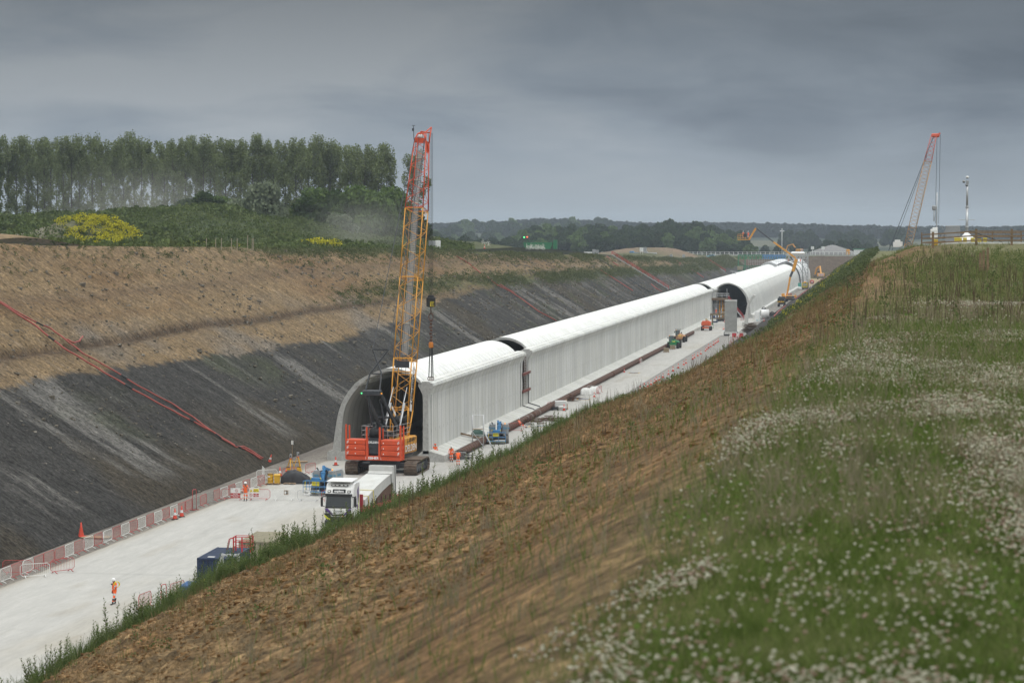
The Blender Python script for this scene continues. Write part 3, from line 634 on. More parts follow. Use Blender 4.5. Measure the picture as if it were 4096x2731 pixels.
LWOOD = leafmat('wood_leaf', [(.020, .034, .014), (.034, .054, .020), (.056, .082, .030)], ns=.25); LFAR = leafmat('far_leaf', [(.014, .020, .014), (.020, .028, .018), (.028, .036, .022)], ns=.1)
def blob_pts(lobes, n, rs, shell=.55):
    w_ = np.array([l[1][0] * l[1][1] * l[1][2] for l in lobes]) ** (2 / 3); idx = rs.choice(len(lobes), n, p=w_ / w_.sum())
    d = rs.normal(size=(n, 3)); d /= np.linalg.norm(d, axis=1)[:, None]; rad = shell + (1 - shell) * rs.rand(n) ** .5; rad *= 1 + .10 * rs.normal(size=n)
    c = np.array([l[0] for l in lobes])[idx]; r = np.array([l[1] for l in lobes])[idx]; return c + d * r * rad[:, None], d
def poplar(seed, h=24.0, sparse=1.0):
    rs = np.random.RandomState(seed); t = empty('poplar_tree'); mb = MB()
    lean = rs.normal(size=2) * .25
    pts = [(lean[0] * k / 6 * (k / 6), lean[1] * k / 6, h * .93 * k / 6) for k in range(7)]
    mb.tube(pts, [.26, .23, .19, .15, .11, .07, .02], 6); lobes = []
    for k in range(30):
        f = .22 + .74 * (k / 30); z0 = h * f; a = rs.rand() * 6.28; L_ = (1.1 + 2.6 * math.sin(math.pi * min(1, (f - .12) / .88) ** 1.1)) * (.65 + .5 * rs.rand()); dz = L_ * (.9 + .7 * rs.rand())
        b = (math.cos(a) * L_, math.sin(a) * L_, z0 + dz); m_ = (math.cos(a) * L_ * .55, math.sin(a) * L_ * .55, z0 + dz * .4)
        mb.tube([(0, 0, z0), m_, b], [.07, .05, .02], 4, cap=False)
        if f > .36 or rs.rand() < .75 * sparse:
            s = (.62 + .5 * rs.rand()) * (1.25 if f > .5 else .75)
            lobes.append(((b[0] * .85, b[1] * .85, b[2]), (s * .9, s * .9, s * 1.7))); lobes.append(((m_[0], m_[1], m_[2] + .5), (s * .7, s * .7, s * 1.2)))
    for k in range(6): lobes.append(((rs.normal() * .25, rs.normal() * .25, h * (.72 + .05 * k)), (.9 - .09 * k, .9 - .09 * k, 1.3)))
    for k in range(int(13 * sparse)): lobes.append(((rs.normal() * .8, rs.normal() * .8, h * (.04 + .40 * rs.rand())), (.8, .8, 1.3)))
    P, d = blob_pts(lobes, int(5200 * (.7 + .3 * sparse)), rs, .25); V, F = quads(P, .13, rs=rs)
    mb.build('trunk', BARKP, t); bigmesh('crown', V, F, LPOP, t); return t
def broad(seed, h, rw, lm, n=4200, leaf=.26, name='broadleaf_tree', low=.12):
    rs = np.random.RandomState(seed); t = empty(name); mb = MB(); lobes = []
    mb.tube([(0, 0, -.5), (.1, 0, h * .25), (0, .1, h * .6)], [h * .028, h * .022, h * .01], 7)
    for k in range(18):
        a = k * 2.4; f = rs.rand(); zc_ = h * (low + .18 + (.62 - low * .5) * f); rr = rw * (.78 * math.sqrt(max(.05, 1 - (1.5 * f - .55) ** 2))) * (.5 + .5 * rs.rand()); s = rw * (.30 + .18 * rs.rand())
        c = (math.cos(a) * rr, math.sin(a) * rr, zc_); lobes.append((c, (s, s, s * .82)))
        if k < 9: mb.tube([(0, 0, h * .25), (c[0] * .5, c[1] * .5, (zc_ + h * .25) / 2), c], [h * .012, h * .008, h * .003], 4, cap=False)
    lobes.append(((0, 0, h * .55), (rw * .6, rw * .6, h * .33))); lobes.append(((rs.normal() * .1 * rw, 0, h * .82), (rw * .4, rw * .4, h * .17)))
    P, d = blob_pts(lobes, n, rs, .62); P[:, 2] = np.maximum(P[:, 2], .2); V, F = quads(P, leaf, nrm=d * .8, rs=rs)
    mb.build('trunk', BARK, t); bigmesh('crown', V, F, lm, t); return t
def put(o, x, y, z, rz, s, label, cat='tree', group=None, sz=None):
    o.location = (x, y, z); o.rotation_euler = (0, 0, rz); o.scale = (s, s, sz or s); return tag(o, label, cat, group)
USED = set()
def inst(p, *a, **k):
    if p.name in USED: p = copy_tree(p)
    USED.add(p.name); return put(p, *a, **k)
def ray_at(px, Y, py=925.0):
    """a spot on the line of sight over photo column px at distance Y"""
    x = (px - 2048) / 9671.0; yv = (1365.5 - py) / 9671.0; M = Euler((R(90 - 2.608), 0, R(8.849))).to_matrix(); d = M @ Vector((x, yv, -1)); return d.x / d.y * Y, CAM_H + d.z / d.y * Y
pops = [poplar(100 + i, 24, [1, .8, 1.2, .9, 1.1, .7][i]) for i in range(6)]
rnd = random.Random(3)
pxs = []; x = -40
while x < 1570: pxs.append(x); x += rnd.uniform(26, 52)
tops = np.interp
for i, px in enumerate(pxs):
    Y = 690 + rnd.uniform(-14, 30); X, _ = ray_at(px, Y); top = float(np.interp(px, [0, 200, 600, 900, 1200, 1400, 1570], [556, 560, 565, 568, 572, 592, 602])) + rnd.uniform(-8, 16)
    _, ztop = ray_at(px, Y, top); zg = float(np.interp(px, [0, 900, 1570], [26.5, 25, 21.0])); s = (ztop - zg) / 24.9
    side = 'leftmost' if px < 0 else ''
    inst(pops[i % 6], X, Y, zg, rnd.uniform(0, 6.28), s * .98, 'tall slender poplar in the skyline row left of the crane, leafy above bare trunk', 'tree', 'poplars in the skyline row', sz=s)
for i in range(25):
    px = -20 + i * 62 + rnd.uniform(-12, 12); Y = 735 + rnd.uniform(0, 40); X, _ = ray_at(px, Y); _, ztop = ray_at(px, Y, 600 + rnd.uniform(0, 25)); inst(pops[(i * 5 + 2) % 6], X, Y, 23.5, rnd.uniform(0, 6.28), (ztop - 23.5) / 25, 'tall slender poplar in the skyline row left of the crane, leafy above bare trunk', 'tree', 'poplars in the skyline row', sz=(ztop - 23.5) / 25.2)
# the looser poplar behind the crane's boom
pp = poplar(140, 24, .45); X, _ = ray_at(1660, 640); put(pp, X, 640, 21, 1.0, 1.15, 'open-crowned poplar standing alone behind the orange crane boom', 'tree', sz=1.0)
# rounded trees and bushes under the row
bush = [broad(200, 9, 4.6, LWIL, 6500, .16, 'willow_tree'), broad(201, 8, 4.0, LFRS, 6000, .17), broad(202, 8, 4.2, LGRN, 6000, .17), broad(203, 11, 4.2, LFRS, 7000, .17), broad(204, 6, 3.2, LGRN, 4000, .16)]
BL = [(1060, 560, 735, 975, 0, 'large grey-green willow with a rounded crown behind the green mound'), (960, 575, 800, 960, 0, 'smaller grey-green willow at the left foot of the large willow'), (820, 590, 770, 905, 2, 'dark round bush at the ridge left of the willows'),
      (740, 600, 800, 890, 4, 'low dark bush under the poplars at the top of the mound'), (890, 595, 782, 900, 1, 'fresh green bush between the ridge and the willow'), (1230, 570, 790, 960, 2, 'dark round tree just right of the large willow'),
      (1330, 580, 770, 970, 4, 'short bushy tree between two rounder ones right of the willow'), (1420, 575, 735, 985, 3, 'tall fresh-green tree in the dust left of the crane'), (1500, 570, 760, 990, 1, 'round green tree standing in the dust'),
      (1570, 585, 740, 995, 3, 'darker green tree just left of the crane boom'), (1640, 590, 830, 1000, 2, 'dark bush half hidden by the crane boom'), (1280, 600, 745, 940, 1, 'green tree behind the round dark one'), (1360, 555, 860, 985, 0, 'grey-green low bush at the right end of the mound')]
for px, Y, yt, yb, k, lab in BL:
    X, zt = ray_at(px, Y, yt); _, zb_ = ray_at(px, Y, yb); zb_ -= 1.0; p = bush[k]; h0 = [9, 8, 8, 11, 6][k]; s = (zt - zb_) / h0; inst(p, X, Y, zb_, rnd.uniform(0, 6), min(s, 1.35), lab, 'tree', 'rounded trees below the poplars', sz=s)
# mid-distance wood on the level land, each crown a tree
wd = [broad(300 + i, 14, 7.5, LWOOD if i != 2 else LFRS, 3300, .55, 'woodland_tree', .02) for i in range(5)]
wl = [(1850, 930), (1960, 945), (2080, 912), (2200, 905), (2330, 900), (2450, 904), (2560, 898), (2640, 888), (2760, 900), (2860, 905), (2960, 930), (3020, 965)]
for row in range(4):
    px = 1990 + row * 50
    while px < 3045 - row * 25:
        Y = 1460 + row * 75 + rnd.uniform(-15, 15); X, _ = ray_at(px, Y); ytop = float(np.interp(px, [a for a, b in wl], [b for a, b in wl])) + (3 - row) * 17 + rnd.uniform(-7, 9)
        _, zt = ray_at(px, Y, ytop); zg = 11.2; s = max(.45, (zt - zg) / 13.2); lab = 'dense dark green tree in the wood beyond the far end of the cutting'
        inst(wd[(int(px) + row) % 5 if (int(px) % 7) else 2], X, Y, zg, rnd.uniform(0, 6), min(max(s, .8), 1.25), lab, 'tree', 'trees of the wood beyond the cutting', sz=s); px += rnd.uniform(44, 66)
for px, yt in ((1740, 930), (1800, 950), (1860, 945), (1920, 958), (1970, 952), (1760, 960), (2010, 965)):
    Y = 1500 + rnd.uniform(-60, 60); X, zt = ray_at(px, Y, yt); inst(wd[int(px) % 5], X, Y, 11, rnd.uniform(0, 6), .9, 'hazy tree in the low group right of the crane boom', 'tree', 'hazy trees right of the boom', sz=(zt - 11) / 13.2)
for i in range(64):
    px = 1665 + i * 12 + rnd.uniform(-8, 8); Y = rnd.uniform(2250, 3200); X = ray_at(px, Y)[0]; zg = float(far_z(np.array(X), np.array(Y))); s = rnd.uniform(1.1, 1.7); inst(wd[i % 5], X, Y, zg - 1, rnd.uniform(0, 6), s, 'blue-hazed tree on the low hill behind and right of the crane boom', 'tree', 'blue-hazed trees on the low hill')
# hedgerow trees in the valley
for px, yt, yb, Y in ((3060, 982, 1015, 1750), (3110, 985, 1018, 1700), (3180, 978, 1016, 1720), (3250, 985, 1018, 1700), (3310, 962, 1016, 1760), (3370, 962, 1016, 1740), (3420, 960, 1014, 1750), (3150, 925, 968, 2300), (3200, 928, 965, 2320), (3240, 924, 962, 2350), (3340, 925, 950, 2500), (3420, 922, 950, 2500), (3380, 938, 950, 2450), (3445, 935, 952, 2450), (3480, 940, 954, 2450), (3560, 920, 948, 2500), (3600, 918, 946, 2500), (3470, 975, 1010, 1800), (3285, 984, 1016, 1690)):
    X, zt = ray_at(px, Y, yt); zg = float(far_z(np.array(X), np.array(Y))); s = max(.5, (zt - zg) / 13.2); inst(wd[int(px) % 5], X, Y, zg, rnd.uniform(0, 6), s * .95, 'round dark hedgerow tree in the valley beyond the gantry', 'tree', 'hedgerow trees in the valley', sz=s)
# far woods on the skyline: one mass nobody could count
def far_wood():
    rs = np.random.RandomState(9); P = []
    for i in range(5200):
        px = rs.uniform(1650, 4400) if rs.rand() < .9 else rs.uniform(-300, 1700); Y = rs.uniform(3150, 3700); X = (px - 3555) / 9671 * Y * 1.006
        zg = far_z(np.array(X), np.array(Y)); n_ = fbm(np.array(X * .012), np.array(Y * .004), 3); hh = 9 + 5 * n_ + rs.rand() * 4
        if 2900 < px < 3500: hh *= 1.12
        P.append((X, Y, float(zg), hh))
    P = np.array(P); C = []; D_ = []
    for k in range(46):
        d = rs.normal(size=(len(P), 3)); d /= np.linalg.norm(d, axis=1)[:, None]
        C.append(np.stack([P[:, 0] + d[:, 0] * 6.5, P[:, 1] + d[:, 1] * 6, P[:, 2] + P[:, 3] * .55 + d[:, 2] * P[:, 3] * .48], -1)); D_.append(d)
    V, F = quads(np.concatenate(C), 1.5, nrm=np.concatenate(D_), rs=rs); tag(bigmesh('far_woodland', V, F, LFAR), 'hazy dark woodland along the far skyline', 'woodland', kind='stuff')
far_wood()
# ================================================================ machines
ORG = mat('crane_orange', (.64, .080, .022), .45, var=.1, scale=1.5, dirt=(.30, .06, .03), dirt_amt=.35, dscale=3); YEL = mat('crane_yellow', (.66, .30, .022), .45, var=.1, scale=2, dirt=(.35, .18, .05), dirt_amt=.35, dscale=2)
GRYD = mat('charcoal_paint', (.040, .043, .050), .45, var=.2); BLK = mat('black_rubber', (.018, .018, .019), .75, var=.3, scale=4); WHT = mat('white_paint', (.78, .78, .77), .35, var=.04, dirt=(.55, .53, .48), dirt_amt=.3)
TRK = mat('track_steel', (.115, .085, .065), .75, .3, var=.35, scale=5, dirt=(.22, .18, .14), dirt_amt=.6, dscale=3, bump=.01); GLS = mat('tinted_glass', (.02, .026, .03), .08); GLS.node_tree.nodes['Principled BSDF'].inputs['Specular IOR Level'].default_value = .8
BLU = mat('lift_blue', (.045, .20, .42), .45, var=.12, dirt=(.10, .16, .24), dirt_amt=.4, dscale=4); LGR = mat('lift_grey', (.30, .31, .32), .5, var=.08, dirt=(.24, .23, .21), dirt_amt=.3); YSG = mat('sign_yellow', (.75, .62, .04), .5); BLT = mat('lettering_black', (.02, .02, .02), .5); WLT = mat('lettering_white', (.85, .85, .85), .5)
RED = mat('barrier_red', (.42, .045, .045), .5, var=.15, dirt=(.3, .08, .06), dirt_amt=.3); WBR = mat('barrier_white', (.74, .74, .72), .5, var=.08, dirt=(.45, .42, .38), dirt_amt=.35); GRN = mat('machine_green', (.015, .22, .075), .4, var=.12); ORG2 = mat('lift_orange', (.62, .10, .03), .5, var=.12, dirt=(.35, .09, .05), dirt_amt=.4)
AMB = mat('amber_lens', (.8, .25, .02), .3, emit=(1, .45, .05, .8)); ALU = mat('aluminium', (.58, .59, .60), .4, .5, var=.1); WOOD = mat('pallet_wood', (.27, .19, .12), .9, var=.3, scale=4); MESH_G = mat('cable_steel', (.07, .075, .085), .5, .5)
def lattice(mb, P, Q, n, r=.05, mi=0, rb=.026, skip_top=False):
    """four chords P[i]->Q[i] with zig-zag bracing on every face"""
    P = [Vector(p) for p in P]; Q = [Vector(q) for q in Q]
    for a, b in zip(P, Q): mb.tube([a, b], r, 6, mi)
    for i in range(4):
        j = (i + 1) % 4
        for k in range(n):
            t0, t1 = k / n, (k + 1) / n
            a, b = (P[i].lerp(Q[i], t0), P[j].lerp(Q[j], t1)) if (k + i) % 2 else (P[j].lerp(Q[j], t0), P[i].lerp(Q[i], t1))
            mb.tube([a, b], rb, 4, mi, False)
        for t_ in (0, 1): mb.tube([P[i].lerp(Q[i], t_), P[j].lerp(Q[j], t_)], rb * 1.3, 4, mi, False)
def track_frame(t, x, L_=7.6, w=1.15, h=1.35, name='track'):
    mb = MB(); n = 52; r = h / 2; path = []
    straight = L_ - h; per = 2 * straight + 2 * math.pi * r
    for k in range(n):
        s = per * k / n
        if s < straight: p = (-straight / 2 + s, h); ang = 0
        elif s < straight + math.pi * r: a = (s - straight) / r; p = (straight / 2 + r * math.sin(a), r + r * math.cos(a)); ang = a
        elif s < 2 * straight + math.pi * r: q = s - straight - math.pi * r; p = (straight / 2 - q, 0); ang = math.pi
        else: a = (s - 2 * straight - math.pi * r) / r; p = (-straight / 2 - r * math.sin(a), r - r * math.cos(a)); ang = math.pi + a
        mb.box((x, p[0], p[1] * .97 + .03), (w, per / n * .86, .09), 0, rx=-ang)
        mb.box((x, p[0], p[1] * .97 + .03), (w * .3, per / n * .5, .15), 0, rx=-ang)
    o = mb.build(name, TRK, t)
    mb = MB(); mb.rbox((x, 0, h / 2), (w * .55, straight + .35, h * .62), .1)
    for k in range(7): mb.lathe([(.22, -w * .34), (.22, w * .34)], (x, -straight / 2 + straight * k / 6, .30), 12, 0, 'X')
    for s_ in (-1, 1): mb.lathe([(.5, -w * .36), (.5, w * .36)], (x, s_ * straight / 2, r), 16, 0, 'X')
    mb.build('track_frame', GRYD, o)
    return o
def crane():
    t = empty('crawler_crane', (-52.35, 250.6, .02), 0, 'big crawler crane with orange counterweights and orange-tipped yellow lattice boom before the tunnel mouth', 'crane')
    for x in (-3.15, 3.15): track_frame(t, x, 7.4, 1.35)
    mb = MB(); mb.rbox((0, 0, .95), (3.2, 3.4, .9), .1); mb.rbox((-1.9, 1.2, .85), (2.6, .7, .6), .1); mb.rbox((1.9, 1.2, .85), (2.6, .7, .6), .1); mb.rbox((-1.9, -1.2, .85), (2.6, .7, .6), .1); mb.rbox((1.9, -1.2, .85), (2.6, .7, .6), .1)
    mb.lathe([(1.2, 1.35), (1.2, 1.6)], (0, 0, 0), 24); mb.build('undercarriage', GRYD, t)
    mb = MB(); mb.bx(2.4, 3.9, -1.6, 2.6, 1.44, 1.5); mb.bx(1.4, 2.5, -1.5, 2.4, 1.36, 1.42)
    mb.build('walkway', TRK, t)
    # everything above slews by -9 degrees
    Z = Matrix.Rotation(R(-7.5), 4, 'Z')
    def U(mb_, name, m, par=t): mb_.v = [tuple(Z @ Vector(p)) for p in mb_.v]; return mb_.build(name, m, par)
    mb = MB(); mb.rbox((0, .2, 1.75), (3.1, 7.2, .35), .06); mb.rbox((-1.0, .6, 2.5), (1.0, 5.6, 1.3), .1); U(mb, 'upper_frame', GRYD)
    mb = MB(); mb.rbox((1.25, .75, 2.72), (1.0, 7.6, 1.75), .12); U(mb, 'engine_house', YEL).name = 'engine_house'
    mb = MB()
    for k in range(6): mb.bx(1.755, 1.77, -.6 + k * .95, -.57 + k * .95, 2.0, 3.5)
    mb.bx(1.76, 1.78, 1.2, 3.2, 3.1, 3.16); U(mb, 'door_seam', BLK)
    for tx, y, z, s, m in (('LR 1160.1', 3.2, 3.3, .5, BLT), ('DELDEN', 2.7, 2.4, 1.0, WLT)):
        text('lettering', tx, s, Z @ face((1.78, y - .3, z), '+X'), m, t, bold=.006)
    # counterweights
    mb = MB(); mb.rbox((0, -4.0, 1.86), (6.0, 1.1, .46), .05); cwt = U(mb, 'counterweight_base', ORG)
    text('lettering', 'LIEBHERR', .36, Z @ face((0, -4.56, 1.86)), WLT, cwt, bold=.012, sx=1.15)
    for s_ in (-1, 1):
        for k in range(3):
            mb = MB(); x0, x1 = (.85, 2.98); 
            mb.v += []; cx = s_ * (x0 + x1) / 2
            mb.rbox((cx, -4.0 + .0, 2.10 + .30 + k * .565), (x1 - x0, 1.35 - .0, .545), .07); sl = U(mb, 'counterweight_slab', ORG)
            mm = MB()
            for q in range(3): mm.box((s_ * 2.8 - (.16 if s_ > 0 else -.16) * 0 , -4.69, 2.3 + k * .565 + q * .09), (.26, .012, .035), 0, ry=R(-40 * 1))
            mm.box((s_ * 1.55 - .4, -4.69, 2.33 + k * .565), (.09, .01, .11)); U(mm, 'warning_mark', WLT, sl)
        for x in (s_ * .72, s_ * 3.0):
            mb = MB(); mb.bar((x, -4.55, 1.7), (x, -4.55, 5.35 if abs(x) > 2 else 5.1), .16, .16); mb.bar((x, -3.55, 1.7), (x, -3.55, 5.2 if abs(x) > 2 else 4.9), .13, .13); U(mb, 'guide_post', ORG)
        mb = MB(); mb.bar((s_ * .62, -4.5, 1.8), (s_ * .62, -4.4, 3.9), .12, .25); U(mb, 'ballast_ram', ORG)
    mb = MB(); mb.prism([(-.75, 2.95), (.75, 2.95), (.75, 3.9), (-.75, 3.9), (-.75, 3.3)], -4.5, -3.0); mb.prism([(-.6, 2.3), (.6, 2.3), (.72, 2.95), (-.72, 2.95)], -4.4, -3.1); hb = U(mb, 'winch_housing', GRYD)
    text('lettering', 'DELDEN', .30, Z @ face((0, -4.52, 3.5)), WLT, hb, bold=.008)
    mb = MB(); mb.lathe([(.62, -.62), (.62, -.55), (.45, -.55), (.45, .55), (.62, .55), (.62, .62)], (0, -3.5, 4.35), 20, 0, 'X')
    for k in range(10):
        x = -.5 + k * .11; mb.lathe([(.49, x - .03), (.49, x + .03)], (0, -3.5, 4.35), 16, 0, 'X')
    U(mb, 'rope_drum', BLK)
    mb = MB()
    for s_ in (-1, 1):
        x0, x1 = s_ * 1.75, s_ * .1
        for z in (4.15, 4.62, 5.1): mb.tube([(s_ * .5, -3.2, z), (s_ * 1.75, -3.2, z), (s_ * 1.75, 2.2 if s_ > 0 else 1.2, z)], .025, 5)
        for y in (-3.2, -2.1, -1.0, .1, 1.2): mb.tube([(s_ * 1.75, y, 3.6), (s_ * 1.75, y, 5.1)], .025, 5)
        mb.tube([(s_ * .5, -3.2, 3.7), (s_ * .5, -3.2, 5.1)], .025, 5); mb.tube([(s_ * 1.1, -3.2, 3.7), (s_ * 1.1, -3.2, 5.1)], .025, 5)
    U(mb, 'handrail', GALV)
    mb = MB(); rr = random.Random(2)
    for k in range(26):
        mb.rbox((rr.uniform(-1.5, .6), rr.uniform(-2.6, 1.2), rr.uniform(3.4, 4.1)), (rr.uniform(.2, .7), rr.uniform(.2, .8), rr.uniform(.15, .5)), .04)
    for k in range(5): mb.tube([(-1.2 + .2 * k, -2.5, 3.7), (-1 + .2 * k, -1, 4.3), (-.9 + .2 * k, .5, 3.8)], .05, 5)
    U(mb, 'machinery', STEELD)
    mb = MB(); mb.rbox((-1.75, 3.9, 3.0), (1.0, 2.0, 2.2), .12); cb = U(mb, 'cab', YEL); mb = MB(); mb.bx(-2.27, -2.25, 2.5, 4.1, 2.8, 3.9); mb.bx(-2.1, -1.4, 4.3, 4.32, 2.4, 3.9); U(mb, 'cab_window', GLS, cb)
    # boom
    th = R(76.5); f0 = Vector((.15, 3.4, 3.3)); d = Vector((0, math.cos(th), math.sin(th))); nrm = Vector((0, -math.sin(th), math.cos(th)))
    def bp(x, s, q): return f0 + Vector((x, 0, 0)) + d * s + nrm * q
    def sq(s, w, q): return [bp(-w, s, q), bp(w, s, q), bp(w, s, -q), bp(-w, s, -q)]
    L_ = 32.9
    mb = MB(); P = sq(8.6, 1.02, .9); Q0 = [bp(-.95, .1, .35), bp(.95, .1, .35), bp(.95, 0, -.1), bp(-.95, 0, -.1)]; Mid = sq(3.2, 1.0, .78)
    lattice(mb, Q0, Mid, 2, .075, 0, .04); lattice(mb, Mid, P, 4, .075, 0, .035)
    for s in (8.55, 7.1): mb.bar(bp(-1.0, s, .9), bp(1.0, s, .9), .1, .12); mb.bar(bp(-1.0, s, -.85), bp(1.0, s, -.85), .1, .12)
    base = U(mb, 'boom_base', YEL)
    mb = MB(); lattice(mb, P, sq(17.5, 1.02, .9), 8, .062, 0, .028); U(mb, 'boom_section', YEL); mb = MB(); lattice(mb, sq(17.6, 1.02, .9), sq(25.2, 1.02, .9), 7, .062, 0, .028); U(mb, 'boom_section', YEL)
    mb = MB(); lattice(mb, sq(25.3, 1.02, .9), sq(L_, .66, .55), 8, .062, 0, .028); hs = sq(L_, .66, .55)
    hb_ = [bp(-.66, L_ - 1.3, .57), bp(.66, L_ - 1.3, .57), bp(.62, L_ + 1.3, -.9), bp(-.62, L_ + 1.3, -.9)]
    for a, b in ((hs[0], bp(-.35, L_ + .75, .55)), (hs[1], bp(.35, L_ + .75, .55)), (hs[2], bp(.66, L_ + 1.9, -.95)), (hs[3], bp(-.66, L_ + 1.3, -.95)), (bp(-.35, L_ + .75, .55), bp(-.66, L_ + 1.3, -.95)), (bp(.35, L_ + .75, .55), bp(.66, L_ + 1.9, -.95)), (bp(-.35, L_ + .75, .55), bp(.35, L_ + .75, .55)), (bp(-.66, L_ + 1.3, -.95), bp(.66, L_ + 1.3, -.95)), (hs[0], bp(0, L_ + 1.0, -.2)), (hs[1], bp(.3, L_ + 1.2, -.3)), (bp(0, L_ + 1.0, .5), bp(0, L_ + 1.35, -.9))): mb.tube([a, b], .075, 6)
    mb.bar(hs[0], hs[1], .12, .5); mb.add([hs[1], hs[2], bp(.64, L_ - 1.2, -.57), bp(.64, L_ - 1.2, .57)], [(0, 1, 2, 3)]); U(mb, 'boom_head', ORG)
    mb = MB()
    for x in (-.12, .12): mb.lathe([(.30, -.05), (.24, 0), (.30, .05)], bp(x, L_ + .45, .45), 14, 0, 'X')
    U(mb, 'sheave', WHT)
    mb = MB(); a = bp(-.75, L_ + .1, .5); mb.tube([a, a + Vector((-.05, 0, 1.5))], .035, 5); mb.box(a + Vector((-.1, 0, 1.1)), (.2, .1, .3)); mb.tube([a + Vector((-.2, 0, 1.55)), a + Vector((.15, 0, 1.55))], .03, 4); U(mb, 'wind_gauge', STEELD)
    # inspection walkway of perforated plate up the middle of the boom
    mb = MB(); pw = mat('perforated_plate', (.42, .41, .40), .6, .4, var=.15, scale=20)
    for s in np.arange(9.2, L_ - 1.0, .20): mb.bar(bp(-.30, s, .3), bp(.30, s, .3), .03, .12)
    for x in (-.32, .32, 0, .16, -.16): mb.bar(bp(x, 9, .3), bp(x, L_ - .8, .3), .05, .02)
    U(mb, 'boom_walkway', pw)
    mb = MB()
    for s in (12.5, 16.8, 20.4, 25.9, 28.5, 31): mb.bar(bp(-.38, s, .42), bp(.38, s, .42), .06, .09)
    U(mb, 'walkway_step', mat('pale_step', (.62, .60, .50), .7))
    # struts, winch and plates at the boom foot
    mb = MB(); mb.bar(bp(-.8, 7.9, .95), bp(.8, 7.9, .95), .1, .75); U(mb, 'boom_panel', GRYD)
    mb = MB(); mb.lathe([(.55, -.6), (.55, -.5), (.38, -.5), (.38, .5), (.55, .5), (.55, .6)], bp(.3, 1.9, .7), 16, 0, 'X'); U(mb, 'boom_winch', BLK)
    for x in (-.8, .75):
        mb = MB(); mb.tube([bp(x, 5.4, .95), Vector((x * 1.05, 1.6, 5.3))], .05, 6); mb.tube([bp(x, 3.6, 1.35), Vector((x * 1.05, .9, 3.6))], .085, 6); U(mb, 'backstop_ram', ALU)
    mb = MB(); q = bp(1.12, 5.4, .05); q2 = bp(1.12, 8.3, .05); mb.bar(bp(1.13, 2.9, .3), bp(1.13, 7.7, .3), .04, .55); pl = U(mb, 'name_plate', WHT)
    Mx = Z @ (Matrix.Translation(bp(1.17, 5.3, .3)) @ Matrix.Rotation(R(90), 4, 'Z') @ Matrix.Rotation(R(90), 4, 'X') @ Matrix.Rotation(th, 4, 'Z')); text('lettering', 'LIEBHERR', .62, Mx, BLT, pl, bold=.02, sx=1.25)
    # A-frame leaning back over the counterweight
    top = Vector((-.3, -3.9, 8.4)); mb = MB()
    for s_ in (-1, 1): mb.bar(Vector((s_ * .9, 2.6, 3.0)), top + Vector((s_ * .85, .2, .1)), .2, .42); mb.bar(Vector((s_ * .8, -2.2, 3.4)), top + Vector((s_ * .65, .5, -.5)), .12, .18)
    mb.bar(Vector((-.85, -.3, 5.8)), Vector((.85, -.3, 5.8)), .2, .2); af = U(mb, 'a_frame', GRYD)
    mb = MB(); mb.rbox(top + Vector((0, -.1, .25)), (2.0, .8, .55), .08); U(mb, 'a_frame_head', GRYD, af)
    for x, c in ((-1.1, 'g'), (1.1, 'r')):
        mb = MB(); mb.box(top + Vector((x, -.3, .2)), (.12, .12, .12)); U(mb, 'marker_lamp', mat('green_lamp', (.1, .8, .2), .4, emit=(.1, 1, .3, 2)) if c == 'g' else AMB, af)
    Mx = Z @ (Matrix.Translation(Vector((.99, -.9, 6.55))) @ Matrix.Rotation(R(90), 4, 'Z') @ Matrix.Rotation(R(90), 4, 'X') @ Matrix.Rotation(R(-39), 4, 'Z')); text('lettering', 'DELDEN', .42, Mx, WLT, af, bold=.01)
    mb = MB()
    for k in range(8): x = -.55 + k * .14; mb.tube([top + Vector((x, 0, 0)), (x * .9 + .1, -3.3, 4.7)], .016, 3, 0, False)
    U(mb, 'luffing_ropes', MESH_G)
    # bridle frame and pendants to the boom head
    c0 = top + Vector((0, .1, .5)); bt = f0 + d * (L_ + .4) + nrm * .55 - Vector((.35, 0, 0)); dirv = (bt - c0).normalized()
    mb = MB(); a1, a2 = c0 + Vector((-.8, 0, 0)), c0 + Vector((.75, 0, 0)); b1, b2 = a1 + dirv * 1.9 + Vector((.15, 0, 0)), a2 + dirv * 1.9 + Vector((-.1, 0, 0)); e1, e2 = b1 + dirv * 2.8 + Vector((-.15, 0, 0)), b2 + dirv * 2.8 + Vector((.3, 0, 0))
    for p, q in ((a1, b1), (a2, b2), (b1, b2), (b1, e2), (b2, e1), (e1, e2)): mb.bar(p, q, .13, .13)
    U(mb, 'bridle_frame', STEELD)
    for p, x in ((e1, -.62), (e2, .62)): mb = MB(); mb.tube([p, Vector((x + .35, 0, 0)) + f0 - Vector((0.35, 0, 0)) * 0 + d * (L_ + .3) + nrm * .6 - Vector((.35, 0, 0))], .038, 5, 0); U(mb, 'pendant', MESH_G)
    mb = MB()
    for x in (-.45, .45): mb.tube([bp(x, 3.0, 1.0), bp(x, L_, .62)], .028, 4, 0)
    mb.tube([bp(0, 2.0, 1.0), bp(-.1, L_ + .4, .75)], .022, 4, 0); U(mb, 'hoist_rope', MESH_G)
    # hook block on four falls, chains below it
    hp = bp(.55, L_ + 1.3, -1.2); hx, hy = hp.x, hp.y; zb = 17.3; mb = MB()
    for dx in (-.22, -.08, .08, .22): mb.tube([(hx + dx, hy, hp.z), (hx + dx, hy, zb + .8)], .02, 4, 0, False)
    U(mb, 'hoist_falls', BLK)
    mb = MB(); mb.rbox((hx, hy, zb + .35), (1.0, .42, 1.1), .1); mb.rbox((hx, hy, zb + .95), (.7, .3, .35), .08); hk = U(mb, 'hook_block', BLK)
    mb = MB(); mb.bx(hx - .02, hx + .48, hy - .225, hy - .212, zb - .12, zb + .42); U(mb, 'warning_plate', YSG, hk)
